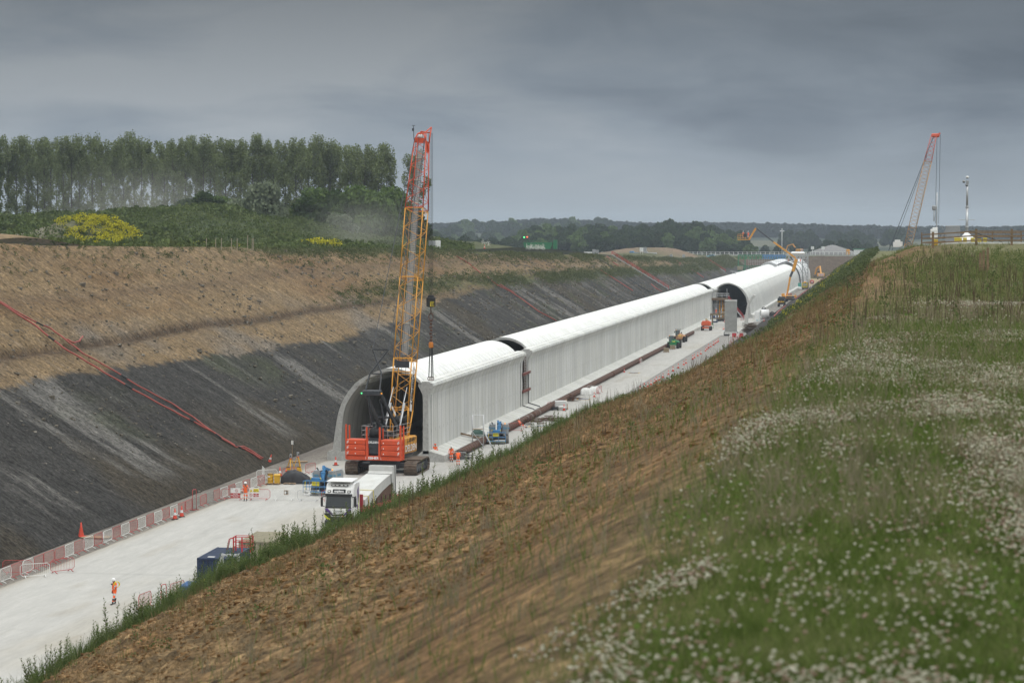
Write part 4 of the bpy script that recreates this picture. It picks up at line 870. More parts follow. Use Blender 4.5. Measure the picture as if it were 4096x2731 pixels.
    mb = MB()
    for k in range(4): x = hx + .03 + k * .13; mb.add([(x, hy - .232, zb + .40), (x + .07, hy - .232, zb + .40), (min(x + .16, hx + .47), hy - .232, zb - .1), (min(x + .09, hx + .40), hy - .232, zb - .1)], [(0, 1, 2, 3)])
    U(mb, 'warning_stripe', BLK, hk, ) if False else mb.build('warning_stripe', BLK, None) if False else U(mb, 'warning_stripe', BLK, hk)
    mb = MB(); mb.tube([(hx, hy, zb - .15), (hx, hy, zb - .9)], .07, 6)
    pts = [(hx + .26 * math.cos(a), hy, zb - 1.3 + .4 * math.sin(a)) for a in np.linspace(0, 6.28, 13)[:-1]]; mb.tube(pts, .06, 5, closed=True); U(mb, 'master_link', RUST, hk)
    mb = MB(); z = zb - 1.7
    while z > 13.2: mb.rbox((hx + .04 * math.sin(z * 7), hy, z), (.26 if int(z * 3) % 2 else .34, .2, .28), .06); z -= .36
    U(mb, 'shackle_stack', ORG2 if False else RUST, hk); mb = MB(); mb.rbox((hx, hy, 12.9), (.5, .3, .7), .12); U(mb, 'chain_shortener', mat('shackle_orange', (.65, .22, .03), .5), hk)
    mb = MB(); base_z = -.02 + 8.95
    for dx, ex in ((-.12, -.35), (.05, .05), (.16, .28)):
        n = 46
        for k in range(n):
            t_ = k / n; x = hx + dx + (ex - dx) * t_ * .6; z0 = 12.6 + (base_z + .35 - 12.6) * t_; mb.box((x, hy, z0), (.10 if k % 2 else .045, .045 if k % 2 else .10, .13))
    U(mb, 'lifting_chain', STEELD, hk)
    mb = MB()
    for dx in (-.25, 0, .2): pts = [(hx + dx + .13 * math.cos(a), hy, base_z + .25 + .2 * math.sin(a)) for a in np.linspace(0, 6.28, 9)[:-1]]; mb.tube(pts, .05, 5, closed=True)
    U(mb, 'lifting_shackle', RUST, hk)
    return t
crane()
def far_crane():
    Y = 760; X0, zb = ray_at(3622, Y, 985); X1, zt = ray_at(3735, Y, 545)
    t = empty('crawler_crane', (X0, Y, zb - 3.5), 0, 'distant lattice boom crane with pale shaft and orange tip at the right', 'crane')
    top = Vector((X1 - X0, 0, zt - zb + 3.5)); L_ = top.length; d = top.normalized(); u = Vector((0, 1, 0)); n_ = d.cross(u)
    def sq(s, w): c = d * s; return [c + u * w + n_ * w, c - u * w + n_ * w, c - u * w - n_ * w, c + u * w - n_ * w]
    PO = mat('faded_yellow', (.50, .27, .10), .6); mb = MB(); lattice(mb, sq(0, .5), sq(4, 1.15), 3, .09, 0, .05); lattice(mb, sq(4, 1.15), sq(L_ - 8, 1.15), 22, .09, 0, .05); mb.build('boom', PO, t)
    mb = MB(); lattice(mb, sq(L_ - 8, 1.15), sq(L_, .8), 6, .09, 0, .05); c = d * L_; mb.rbox(c + Vector((.5, 0, .2)), (2.6, 1.2, 1.2), .3); mb.bar(c, c + Vector((2.0, 0, .9)), .4); mb.build('boom_head', ORG, t)
    mb = MB()
    for s in np.arange(3, L_ - 2, 1.0): mb.bar(d * s - u * .5 - n_ * .9, d * s + u * .5 - n_ * .9, .3, .7)
    mb.build('boom_walkway', GALV, t)
    mb = MB(); a = Vector((-5.5, -1, 1.2)); 
    for q in (-1, 1): mb.tube([a + u * q, c + u * q * .6], .09, 4); mb.tube([a + Vector((.7, q, -.9)), c + Vector((-2.0, q * .6, -6))], .06, 4)
    mb.build('pendant', MESH_G, t)
    mb = MB()
    for dx in (1.0, 2.0): mb.tube([c + Vector((dx, 0, .5)), Vector((c.x + dx - .3, 0, c.z - 27))], .06, 4)
    mb.build('hoist_rope', MESH_G, t)
    mb = MB(); mb.bar(Vector((0, 0, 1)), a, .4); mb.rbox((-3.5, 0, 1.2), (9, 3, 1.6), .3); mb.rbox((-8, 0, 1.2), (2, 5.5, 1.6), .2); mb.build('upper_works', GRYD, t)
    mb = MB(); mb.rbox((-2, -3, .2), (8, 1, 1.5), .3); mb.rbox((-2, 3, .2), (8, 1, 1.5), .3); mb.build('track', TRK, t); mb = MB(); mb.rbox((-2, 0, .6), (3, 5, .8), .1); mb.build('undercarriage', GRYD, t)
far_crane()
def wheel(t, x, y, r=.5, w=.35, m=BLK, hub=LGR, lug=True):
    mb = MB(); mb.lathe([(r * .55, -w / 2), (r * .93, -w / 2), (r, -w * .36), (r, w * .36), (r * .93, w / 2), (r * .55, w / 2)], (x, y, r), 20, 0, 'X')
    if lug:
        for k in range(14):
            a = k * 2 * math.pi / 14
            for s_ in (-1, 1): mb.box((x + s_ * w * .25, y + math.cos(a + s_ * .1) * r, r + math.sin(a + s_ * .1) * r), (w * .45, .09, .07), 0, rx=a + math.pi / 2)
    o = mb.build('wheel', m, t); mb = MB(); mb.lathe([(.08, -w * .40), (r * .56, -w * .36), (r * .56, w * .36), (.08, w * .40)], (x, y, r), 14, 0, 'X'); mb.build('rim', hub, o); return o
TYR = mat('dusty_tyre', (.17, .165, .155), .9, var=.2)
def boom_lift_blue(loc, rz, label):
    t = empty('boom_lift', loc, rz, label, 'boom lift', 'blue boom lifts with grey covers')
    for x in (-.98, .98):
        for y in (-1.0, 1.15): wheel(t, x, y, .46, .36, TYR, LGR)
    mb = MB(); mb.rbox((0, .05, .62), (1.5, 2.9, .34), .05); mb.rbox((0, .2, .92), (.9, .9, .3), .05); mb.build('chassis', STEELD, t)
    for s_ in (-1, 1):
        mb = MB(); p = [(s_ * .42, -.9), (s_ * 1.0, -1.05), (s_ * 1.18, -.85), (s_ * 1.18, 1.3), (s_ * .9, 1.65), (s_ * .42, 1.65)]
        mb.prism(p if s_ > 0 else p[::-1], 1.10, 2.12, 0, 'XY'); q = [(a * .93 + s_ * .02, b * .93) for a, b in p]; mb.prism(q if s_ > 0 else q[::-1], 2.12, 2.27, 0, 'XY'); cv = mb.build('engine_cover', LGR, t)
        text('lettering', 'Genie', .42, face((s_ * .86, -1.055, 1.85), '-Y', R(14.5) * s_), mat('genie_blue', (.03, .25, .42), .5) if 'genie_blue' not in bpy.data.materials else bpy.data.materials['genie_blue'], cv, bold=.006, sx=.8); text('lettering', 'Genie', .42, face((s_ * 1.19, .1, 1.85), '+X' if s_ > 0 else '-X'), bpy.data.materials['genie_blue'], cv, bold=.006)
    mb = MB(); mb.tube([(-.75, -.4, 2.2), (-.8, -.5, 2.4), (-.9, -.5, 2.5)], [.07, .06, .09], 6); mb.build('exhaust', BLK, t)
    mb = MB(); mb.lathe([(.07, 2.27), (.07, 2.4), (.03, 2.43)], (.72, -.5, 0), 10); mb.build('beacon', AMB, t)
    mb = MB(); mb.bar((-.12, 1.3, 1.5), (-.12, -.75, 2.62), .22, .34); mb.bar((.16, 1.5, 1.9), (.16, -1.0, 2.5), .24, .3); mb.bar((.05, -.85, 2.55), (.05, -1.25, 1.35), .26, .3); mb.rbox((.0, -.95, 1.75), (.5, .5, .9), .06); mb.bar((0, -1.2, 1.5), (-.35, -1.75, 1.35), .22, .3); mb.build('boom', BLU, t)
    mb = MB(); mb.tube([(.3, -.9, 2.4), (.36, -1.15, 1.9), (.3, -1.2, 1.3)], .045, 5); mb.tube([(.22, -.9, 2.4), (.26, -1.2, 1.8), (.2, -1.2, 1.2)], .03, 5); mb.build('hydraulic_hose', BLK, t)
    mb = MB(); x0, x1, y0, y1, z0, z1 = -1.45, .75, -2.7, -1.85, .3, 1.42
    mb.bx(x0, x1, y0, y1, z0, z0 + .07)
    for z in (z0 + .55, z1):
        mb.tube([(x0, y0, z), (x1, y0, z), (x1, y1, z), (x0, y1, z)], .024, 5, closed=True)
    for x, y in ((x0, y0), (x1, y0), (x1, y1), (x0, y1), (-.8, y0), (-.1, y0), (-.8, y1), (-.1, y1)): mb.tube([(x, y, z0), (x, y, z1)], .024, 5)
    bk = mb.build('basket', BLU, t)
    mb = MB(); mb.rbox((-.35, -2.05, 1.55), (.95, .3, .34), .04); mb.build('control_box', BLU, bk)
    mb = MB(); mb.tube([(-.85, -2.1, 1.5), (-.88, -2.2, 1.68), (-.78, -2.2, 1.74)], .035, 5); mb.tube([(.15, -2.1, 1.5), (.18, -2.2, 1.68), (.08, -2.2, 1.74)], .035, 5); mb.tube([(-1.25, -2.6, 1.4), (-1.3, -2.62, .9), (-1.18, -2.6, .5)], .03, 5); mb.build('yellow_grip', YSG, bk)
    mb = MB(); mb.bx(-.78, -.02, -2.09 - .0, -2.07, .92, 1.34); mb.build('warning_sign', YSG, bk)
    text('lettering', 'HAVE YOU CHECKED\nYOUR BASKET', .075, face((-.4, -2.094, 1.16)), BLT, bk, depth=.002)
    mb = MB()
    for k in range(12): mb.box((x0 + .1 + k * .18, y0 - .012, z0 + .035), (.09, .01, .05), 0, ry=R(35))
    mb.build('hazard_stripe', YSG, bk)
    return t
boom_lift_blue((-53.9, 229.2, .02), R(-8), 'blue boom lift with grey covers parked behind the white lorry')
b2 = boom_lift_blue((-46.35, 287.5, .02), R(10), 'blue boom lift with grey covers in front of the long wall, beside the aluminium tower')
def lorry():
    t = empty('lorry', (-46.6, 203.6, .02), R(-3), 'white articulated lorry with purple and yellow stripes, cab facing the camera', 'lorry'); PUR = mat('livery_purple', (.085, .03, .20), .35); LY = mat('livery_yellow', (.66, .66, .05), .4)
    mb = MB(); W = 1.25
    side = [(-.98, .75), (-1.12, 1.3), (-1.10, 1.75), (-.92, 2.75), (-.72, 3.30), (-.42, 3.72), (.1, 3.82), (1.25, 3.82), (1.25, .75)]
    n = len(side); V = []; F = []
    for x, in_ in ((-W, .0), (-W + .1, -1), (W - .1, -1), (W, 0)):
        for (y, z) in side: V.append((x, y + (.10 if in_ == 0 else 0) * (y < 0), z - (.06 if in_ == 0 and z > 3 else 0)))
    for k in range(3):
        for i in range(n): j = (i + 1) % n; F.append((k * n + i, k * n + j, (k + 1) * n + j, (k + 1) * n + i))
    F += [tuple(range(n)), tuple(range(4 * n - 1, 3 * n - 1, -1))]; mb.add(V, F); body = mb.build('cab', WHT, t)
    mb = MB(); mb.add([(-1.14, -1.115, 1.78), (1.14, -1.115, 1.78), (1.10, -.935, 2.72), (-1.10, -.935, 2.72)], [(0, 1, 2, 3)]); mb.build('windscreen', GLS, body)
    mb = MB(); mb.bar((-1.18, -.93, 2.80), (1.18, -.93, 2.80), .22, .22); mb.add([(-1.2, -1.12, 1.68), (1.2, -1.12, 1.68), (1.15, -1.125, 1.78), (-1.15, -1.125, 1.78)], [(0, 1, 2, 3)]); mb.build('sun_visor', BLK, body)
    for s_ in (-1, 1):
        mb = MB(); mb.add([(s_ * 1.256, -.75, 1.85), (s_ * 1.256, .15, 1.85), (s_ * 1.256, .15, 2.65), (s_ * 1.256, -.62, 2.65)], [(0, 1, 2, 3)]); mb.build('side_window', GLS, body)
        mb = MB(); mb.rbox((s_ * 1.50, -1.02, 2.2), (.20, .16, .82), .05); mb.bar((s_ * 1.2, -.95, 1.8), (s_ * 1.5, -1.0, 1.85), .06); mb.bar((s_ * 1.2, -.92, 2.68), (s_ * 1.5, -1.0, 2.6), .06); mb.build('mirror', BLK, body)
        mb = MB(); mb.add([(s_ * 1.18, -1.13, 1.30), (s_ * .78, -1.14, 1.34), (s_ * .84, -1.14, 1.47), (s_ * 1.16, -1.13, 1.55)], [(0, 1, 2, 3)]); mb.build('headlight', GLS, body)
        mb = MB(); mb.add([(s_ * 1.22, -1.137, 1.62), (s_ * .95, -1.14, 1.66), (s_ * .35, -1.15, 1.02), (s_ * .52, -1.15, 1.02)], [(0, 1, 2, 3)]); mb.build('purple_stripe', PUR, body)
        mb = MB(); mb.add([(s_ * 1.24, -1.135, 1.12), (s_ * 1.24, -1.135, .92), (s_ * .55, -1.145, .42), (s_ * .72, -1.145, .75)], [(0, 1, 2, 3)]); mb.build('yellow_stripe', LY, body)
        mb = MB(); mb.add([(s_ * 1.258, .45, 3.1), (s_ * 1.258, .9, 3.5), (s_ * 1.258, 1.0, 2.0), (s_ * 1.258, .6, 2.0)], [(0, 1, 2, 3)]); mb.add([(s_ * 1.258, .2, 1.9), (s_ * 1.258, .6, 1.9), (s_ * 1.258, 1.1, .9), (s_ * 1.258, .8, .9)], [(0, 1, 2, 3)]); mb.build('purple_stripe', PUR, body)
        mb = MB(); mb.add([(s_ * 1.26, .55, 1.2), (s_ * 1.26, .75, 1.0), (s_ * 1.26, 1.12, 2.7), (s_ * 1.26, 1.02, 2.7)], [(0, 1, 2, 3)]); mb.build('yellow_stripe', LY, body)
        mb = MB(); mb.rbox((s_ * .88, -.81, 3.1), (.30, .1, .20), .03, rx=R(-22)); mb.build('top_lamp', BLK, body); mb = MB(); mb.rbox((s_ * .88, -.87, 3.1), (.2, .03, .10), .02, rx=R(-22)); mb.build('top_lamp_lens', WHT, body)
    mb = MB(); mb.rbox((0, -1.17, 1.12), (1.2, .06, .12), .02); mb.rbox((0, -1.17, .90), (1.3, .06, .16), .02); mb.rbox((0, -1.16, .62), (1.5, .06, .18), .02); mb.add([(-1.24, -1.13, .92), (-1.24, -1.13, 1.25), (-.75, -1.143, 1.25), (-.55, -1.145, .5), (-.62, -1.145, .45)], [(0, 1, 2, 3, 4)]); mb.add([(1.24, -1.13, .92), (1.24, -1.13, 1.25), (.75, -1.143, 1.25), (.55, -1.145, .5), (.62, -1.145, .45)], [(0, 1, 2, 3, 4)]); mb.build('grille', BLK, body)
    mb = MB(); mb.bx(-.55, .55, -1.215, -1.2, 1.17, 1.19); mb.bx(-.6, .6, -1.215, -1.2, .97, .99); mb.build('grille_trim', WHT, body)
    mb = MB(); mb.rbox((0, -.80, 3.14), (1.15, .06, .30), .03, rx=R(-22)); hp_ = mb.build('header_panel', BLK, body)
    text('lettering', 'explore', .27, Matrix.Translation((0, -.85, 3.13)) @ Matrix.Rotation(R(90 - 22), 4, 'X'), WLT, hp_, bold=.006); text('lettering', 'SCANIA', .17, face((0, -1.152, 1.42)), LGR, body, bold=.008, sx=1.2); text('lettering', 'explore', .24, face((1.262, -.15, 1.35), '+X'), WLT, body, bold=.004)
    mb = MB(); mb.rbox((0, .2, 4.0), (2.3, 1.9, .10), .04, rx=R(3)); mb.bar((-1.0, -.7, 3.9), (-1.0, -.5, 3.72), .05); mb.bar((1.0, -.7, 3.9), (1.0, -.5, 3.72), .05); mb.build('roof_deflector', WHT, body)
    mb = MB(); mb.tube([(-.75, -.62, 3.62), (.75, -.62, 3.62)], .07, 8); mb.build('light_bar', GRYD, body); mb = MB()
    for x in (-.55, -.2, .2, .55): mb.rbox((x, -.69, 3.62), (.22, .04, .09), .02)
    mb.build('light_bar_lens', WHT, body); mb = MB(); mb.box((.42, -1.21, 1.0), (.07, .03, .06)); mb.build('amber_lamp', AMB, body)
    mb = MB(); mb.rbox((0, -1.05, .42), (2.48, .25, .5), .08); mb.rbox((0, .6, .62), (2.3, 3.3, .3), .05); mb.rbox((0, 5.5, .9), (1.0, 9.5, .35), .05); mb.build('chassis', GRYD, t)
    for x in (-1.05, 1.05):
        for y in (-.1, 2.9): wheel(t, x, y, .5, .34, BLK, LGR, False)
        for y in (9.0, 10.3, 11.6):
            wo = wheel(t, x, y, .5, .34, BLK, LGR, False); wo.rotation_euler = (0, 0, R(-6))
    mb = MB(); mb.rbox((0, 7.6, 1.25), (2.5, 11.4, .35), .04); mb.bx(-1.2, 1.2, 1.85, 2.0, 1.4, 2.6); mb.build('trailer_bed', mat('trailer_red', (.34, .03, .04), .5), t).rotation_euler = (0, 0, R(-6))
    mb = MB(); 
    for k in range(9): mb.bx(1.21, 1.27, 3 + k * 1.1, 3.12 + k * 1.1, 1.42, 2.0)
    mb.build('stanchion', mat('trailer_dark', (.10, .03, .03), .6), t).rotation_euler = (0, 0, R(-6))
    return t
lr_ = lorry()
# the vault piece lying on the trailer
vs = MB(); prof = [(2.3, 1.55), (2.3, 2.1), (3.6, 2.55), (5.3, 3.05), (7.3, 3.5), (9.0, 3.8), (9.15, 3.95), (9.15, 4.42), (10.0, 4.42), (10.0, 1.9), (9.45, 1.9), (9.3, 2.95), (8.3, 2.85), (6.6, 2.45), (5.2, 2.0), (4.3, 1.45)]
n = len(prof); V = [(-1.15, y, z) for y, z in prof] + [(1.15, y, z) for y, z in prof]; vs.add(V, [tuple(range(n)), tuple(range(2 * n - 1, n - 1, -1)), ] + [(i, (i + 1) % n, n + (i + 1) % n, n + i) for i in range(n)])
seg = vs.build('precast_segment', CSEG); seg.location = (-46.5, 203.6, .0); seg.rotation_euler = (0, 0, R(-9)); tag(seg, 'pale roof segment strapped on the lorry trailer, its square end raised', 'concrete segment', 'loose concrete segments')
mb = MB(); mb.add([(-1.12, 4.35, 1.5), (1.12, 4.35, 1.5), (1.12, 9.3, 1.5), (-1.12, 9.3, 1.5)], [(0, 1, 2, 3)]); mb.prism([(4.6, 1.5), (5.3, 1.95), (6.7, 2.4), (8.3, 2.78), (9.25, 2.9), (9.3, 1.5)], -1.05, 1.08, 0, 'YZ'); cr_ = mb.build('cradle', mat('cradle_brown', (.13, .075, .05), .8), None); cr_.location = seg.location; cr_.rotation_euler = seg.rotation_euler; tag(cr_, 'brown timber cradle under the roof segment on the lorry', 'cradle')
for k, (y, z) in enumerate(((3.0, 2.37), (4.2, 2.76), (8.6, 3.76), (9.6, 4.44))):
    mb = MB(); mb.bar((-1.18, y, z), (1.18, y, z), .06, .02); mb.bar((1.19, y, z), (1.24, y + .1, 1.4), .05, .02); o = mb.build('ratchet_strap', [YSG, YSG, STEELD, STEELD][k]); o.location = seg.location; o.rotation_euler = seg.rotation_euler; tag(o, ['front yellow strap over the low nose of the roof segment on the lorry', 'second yellow strap over the roof segment on the lorry', 'dark strap below the raised end of the roof segment', 'dark strap over the raised square end of the roof segment'][k], 'strap', 'straps over the roof segment')
mb = MB(); mb.bar((1.6, 9.9, 3.9), (3.6, 9.4, .05), .09); o = mb.build('prop', mat('prop', (.22, .17, .13), .8)); o.location = seg.location; tag(o, 'long thin prop leaning on the raised end of the roof segment', 'prop')
# ================================================================ people
HV = mat('hi_vis_orange', (.90, .125, .018), .7, var=.10, scale=5); HV.node_tree.nodes['Principled BSDF'].inputs['Emission Strength'].default_value = 0
SIL = mat('reflective_tape', (.55, .55, .54), .5); SKIN = mat('skin', (.30, .15, .09), .6); BOOT = mat('boot_black', (.03, .028, .026), .7); GLV = mat('glove_dark', (.03, .03, .035), .7); HYEL = mat('hi_vis_yellow', (.62, .55, .03), .7)
HATW = mat('helmet_white', (.82, .82, .81), .35); HATR = mat('helmet_orange', (.75, .10, .03), .35)
BASE = dict(pel=(0, 0, .95), wst=(0, 0, 1.10), chs=(0, .0, 1.32), nck=(0, .01, 1.50), hed=(0, .03, 1.64),
            shL=(-.19, 0, 1.43), elL=(-.25, .0, 1.15), wrL=(-.26, .08, .90), shR=(.19, 0, 1.43), elR=(.25, .0, 1.15), wrR=(.26, .08, .90),
            hiL=(-.10, 0, .90), knL=(-.11, .03, .50), anL=(-.12, 0, .10), hiR=(.10, 0, .90), knR=(.11, .03, .50), anR=(.12, 0, .10))
def person(loc, rz, label, pose=None, hat=HATW, suit=HV, group=None, glove=True, s=1.0, toes=None):
    J = {k: Vector(v) for k, v in BASE.items()}
    for k, v in (pose or {}).items(): J[k] = Vector(v)
    t = empty('person', loc, rz, label, 'person', group); t.scale = (s, s, s)
    V, E, Rr, K = [], [], [], []
    def add(p, r, par, kind): V.append(Vector(p)); Rr.append(r); K.append(kind); (E.append((par, len(V) - 1)) if par is not None else None); return len(V) - 1
    fwd = Vector((0, 1, 0))
    pel = add(J['pel'], .145, None, 'suit'); w_ = add(J['wst'], .135, pel, 'suit'); c = add(J['chs'], .155, w_, 'suit'); nk = add(J['nck'], .065, c, 'skin')
    up = (J['hed'] - J['nck']).normalized(); ff = Vector(pose.get('look', (0, 1, 0))) if pose else fwd
    hd = add(J['nck'] + up * .07 + ff * .01, .075, nk, 'skin'); h2 = add(J['hed'] + up * .02, .098, hd, 'skin'); h3 = add(J['hed'] + up * .09, .085, h2, 'skin')
    add(J['hed'] + ff * .12 - up * .01, .020, h2, 'skin'); add(J['hed'] + ff * .075 - up * .085, .034, hd, 'skin')
    for sd in 'LR':
        a = add(J['sh' + sd], .082, c, 'suit'); b = add(J['el' + sd], .060, a, 'suit'); w1 = add(J['wr' + sd], .042, b, 'suit')
        dr = (J['wr' + sd] - J['el' + sd]).normalized(); sx = 1 if sd == 'R' else -1; side = dr.cross(Vector((sx, 0, 0)));
        side = side.normalized() if side.length > .1 else Vector((0, 1, 0)); pk = 'glove' if glove else 'skin'
        pm = add(J['wr' + sd] + dr * .075, .040, w1, pk)
        pn = dr.cross(side)
        for q, ln in enumerate((.060, .070, .066, .050)):
            o = side * (.030 - .020 * q); f1 = add(J['wr' + sd] + dr * .115 + o, .0115, pm, pk); f2 = add(J['wr' + sd] + dr * (.115 + ln * .6) + o + pn * .012 * sx, .010, f1, pk); add(J['wr' + sd] + dr * (.105 + ln) + o + pn * .035 * sx, .008, f2, pk)
        th_ = add(J['wr' + sd] + dr * .06 + side * .050, .013, pm, pk); add(J['wr' + sd] + dr * .10 + side * .062 + pn * .02 * sx, .010, th_, pk)
        h = add(J['hi' + sd], .105, pel, 'suit'); k_ = add(J['kn' + sd], .078, h, 'suit'); m1 = add(J['kn' + sd].lerp(J['an' + sd], .72), .065, k_, 'suit'); an = add(J['an' + sd], .055, m1, 'boot')
        td = Vector((toes or {}).get(sd, (0, 1, -.15))).normalized(); hl = add(J['an' + sd] + Vector((0, 0, -.045)), .050, an, 'boot'); tt = add(J['an' + sd] + td * .15 + Vector((0, 0, -.045)), .042, hl, 'boot'); add(J['an' + sd] + td * .20 + Vector((0, 0, -.05)), .030, tt, 'boot')
    me = bpy.data.meshes.new('body'); me.from_pydata([tuple(v) for v in V], E, []); o = bpy.data.objects.new('body', me); COL.objects.link(o)
    md = o.modifiers.new('s', 'SKIN'); md.use_smooth_shade = True; sv = me.skin_vertices[0].data
    for i, r in enumerate(Rr): sv[i].radius = (r, r * (.80 if K[i] == 'suit' and i in (pel, w_, c) else 1)); sv[i].use_root = (i == pel)
    o.modifiers.new('b', 'SUBSURF').levels = 1
    dg = bpy.context.evaluated_depsgraph_get(); m2 = bpy.data.meshes.new_from_object(o.evaluated_get(dg)); bpy.data.objects.remove(o)
    for m in (suit, SIL, SKIN, BOOT, GLV): m2.materials.append(m)
    Vn = np.array([tuple(v) for v in V]); E_ = np.array(E); A_, B_ = Vn[E_[:, 0]], Vn[E_[:, 1]]; AB = B_ - A_; LL = np.maximum((AB ** 2).sum(1), 1e-9); kk = [K[b] for a, b in E]
    nm = []
    for p in m2.polygons:
        q = np.array(p.center); tt_ = np.clip(((q - A_) * AB).sum(1) / LL, 0, 1); dd = ((A_ + AB * tt_[:, None] - q) ** 2).sum(1); e = int(dd.argmin()); kd = kk[e]; mi = {'suit': 0, 'skin': 2, 'boot': 3, 'glove': 4}[kd]
        if kd == 'suit':
            a, b = E[e]; f = tt_[e]
            if (a, b) == (w_, c) and (f < .22 or f > .78): mi = 1
            elif K[b] == 'suit' and b not in (pel, w_, c) and a != c and a != pel and abs(f - .5) < .14: mi = 1
            elif K[a] == 'suit' and a not in (pel, w_, c) and abs(f - .35) < .2 and b > 0 and Rr[b] == .065: mi = 1
        p.material_index = mi; p.use_smooth = True
    ob = bpy.data.objects.new('body', m2); COL.objects.link(ob); ob.parent = t
    hb = MB(); cpos = J['hed'] + up * .055 - ff * .005; q = up.to_track_quat('Z', 'Y').to_matrix().to_4x4()
    hb.T = Matrix.Translation(cpos) @ q; hb.lathe([(.150, -.015), (.138, .0), (.135, .05), (.115, .105), (.07, .138), (.012, .150)], (0, 0, 0), 16); hb.T = Matrix.Translation(cpos + ff * .12) @ q; hb.lathe([(.085, -.012), (.085, .0)], (0, 0, 0), 12); hb.build('helmet', hat, t)
    return t
walkL = dict(knL=(-.11, .12, .52), anL=(-.12, .20, .12), knR=(.11, -.02, .50), anR=(.12, -.12, .11), elL=(-.26, -.08, 1.16), wrL=(-.27, .02, .92), elR=(.26, .05, 1.15), wrR=(.25, .22, .97))
# foreground worker with a hand at his mouth and a yellow coil on the shoulder; faces left-towards camera
p1 = person((-52.15, 158.3, .02), R(140), 'worker in orange with white helmet walking alone across the pale slab, yellow coil on shoulder',
            dict(walkL, elL=(-.30, .02, 1.18), wrL=(-.10, .20, 1.36), hed=(0, .07, 1.63), look=(.2, .93, -.3), wrR=(.30, .0, .90), elR=(.27, -.02, 1.16), knL=(-.13, .15, .52), anL=(-.15, .27, .12)), HATW)
mb = MB()
for k in range(4): mb.tube([(-.20 + .04 * math.cos(a) * k, -.05 + .17 * math.cos(a), 1.38 + .19 * math.sin(a) + .01 * k) for a in np.linspace(0, 6.28, 15)[:-1]], .012, 5, closed=True)
mb.tube([(-.1, .12, 1.46), (-.05, .2, 1.34)], .02, 5); o = mb.build('hose_coil', YSG, None); o.location = (-52.15, 158.3, .02); o.rotation_euler = (0, 0, R(140)); tag(o, 'coil of thin yellow hose over the shoulder of the worker alone on the slab', 'hose')
mb = MB(); mb.rbox((.06, .09, 1.77), (.06, .04, .05), .01); mb.build('helmet_lamp', YSG, p1); mb = MB()
for x, y in ((-.125, .2), (.115, -.09)): mb.tube([(x, y - .02, .42), (x, y, .26)], .088, 8)
mb.build('shin_pad', BOOT, p1)
person((-60.0, 221.4, .02), R(185), 'worker in orange with white helmet standing at the red lifting sign', dict(elL=(-.28, .02, 1.18), wrL=(-.20, .22, 1.30), elR=(.27, -.03, 1.14), wrR=(.26, .05, .90)), HATW)
person((-59.6, 238.3, .02), R(105), 'worker in orange with orange helmet bending over the black tarpaulin', dict(pel=(0, -.05, .90), wst=(0, .08, 1.02), chs=(0, .30, 1.14), nck=(0, .46, 1.20), hed=(0, .59, 1.20), look=(0, .8, -.6), shL=(-.19, .40, 1.14), elL=(-.22, .46, .88), wrL=(-.16, .55, .66), shR=(.19, .40, 1.14), elR=(.22, .46, .88), wrR=(.16, .55, .66), knL=(-.12, .05, .48), knR=(.12, .0, .48), anL=(-.13, 0, .1), anR=(.13, -.12, .1)), HATR)
person((-49.85, 264.5, .02), R(10), 'worker in orange helmet seen from behind, between crane and centre wall end', {}, HATR)
person((-47.65, 262.4, .02), R(190), 'worker in orange with white helmet walking past the end of the rusty pipe', walkL, HATW)
person((-46.1, 258.0, .02), R(5), 'worker in orange leaning over equipment behind the tall weeds, seen from behind', dict(chs=(0, .12, 1.28), nck=(0, .24, 1.42), hed=(0, .33, 1.52), shL=(-.19, .18, 1.36), shR=(.19, .18, 1.36), elL=(-.25, .3, 1.12), wrL=(-.2, .48, 1.0), elR=(.25, .3, 1.12), wrR=(.2, .48, 1.0)), mat('helmet_black', (.03, .03, .03), .5))
person((-47.0, 308.8, .02), R(-105), 'worker in orange with white helmet sitting back against the rusty pipe with legs stretched out', dict(pel=(0, 0, .50), wst=(0, -.08, .66), chs=(0, -.18, .88), nck=(0, -.22, 1.06), hed=(0, -.21, 1.20), shL=(-.19, -.20, .99), elL=(-.25, -.05, .76), wrL=(-.12, .14, .64), shR=(.19, -.20, .99), elR=(.25, -.05, .76), wrR=(.12, .14, .64), hiL=(-.10, .05, .48), knL=(-.10, .45, .42), anL=(-.09, .86, .14), hiR=(.10, .05, .48), knR=(.12, .46, .40), anR=(.08, .84, .14)), HATW, toes=dict(L=(0, .5, .6), R=(0, .5, .6)))
# ================================================================ barriers, cones, small plant
def barrier_proto(frame, mesh_style, name='crowd_barrier', w=2.2, h=1.05):
    t = empty(name); mb = MB(); r = .022; c = .16
    pts = [(-w / 2 + c, 0, .16), (w / 2 - c, 0, .16), (w / 2, 0, .16 + c), (w / 2, 0, h - c), (w / 2 - c, 0, h), (-w / 2 + c, 0, h), (-w / 2, 0, h - c), (-w / 2, 0, .16 + c)]
    mb.tube(pts, r, 5, closed=True)
    mb.build('frame', frame, t)
    for x in (-w / 2 + .35, w / 2 - .35):
        mb = MB(); mb.bar((x, 0, .18), (x, -.34, .02), .04); mb.bar((x, 0, .18), (x, .34, .02), .04); mb.build('foot', frame, t)
    mb = MB()
    if mesh_style: n = 26; rr = .0048
    else: n = 15; rr = .011
    for k in range(1, n): x = -w / 2 + w * k / n; mb.bar((x, 0, .18), (x, 0, h - .02), rr, rr)
    if mesh_style:
        for k in range(1, 12): z = .18 + (h - .2) * k / 12; mb.bar((-w / 2 + .02, 0, z), (w / 2 - .02, 0, z), rr, rr)
    mb.build('infill', frame, t); return t
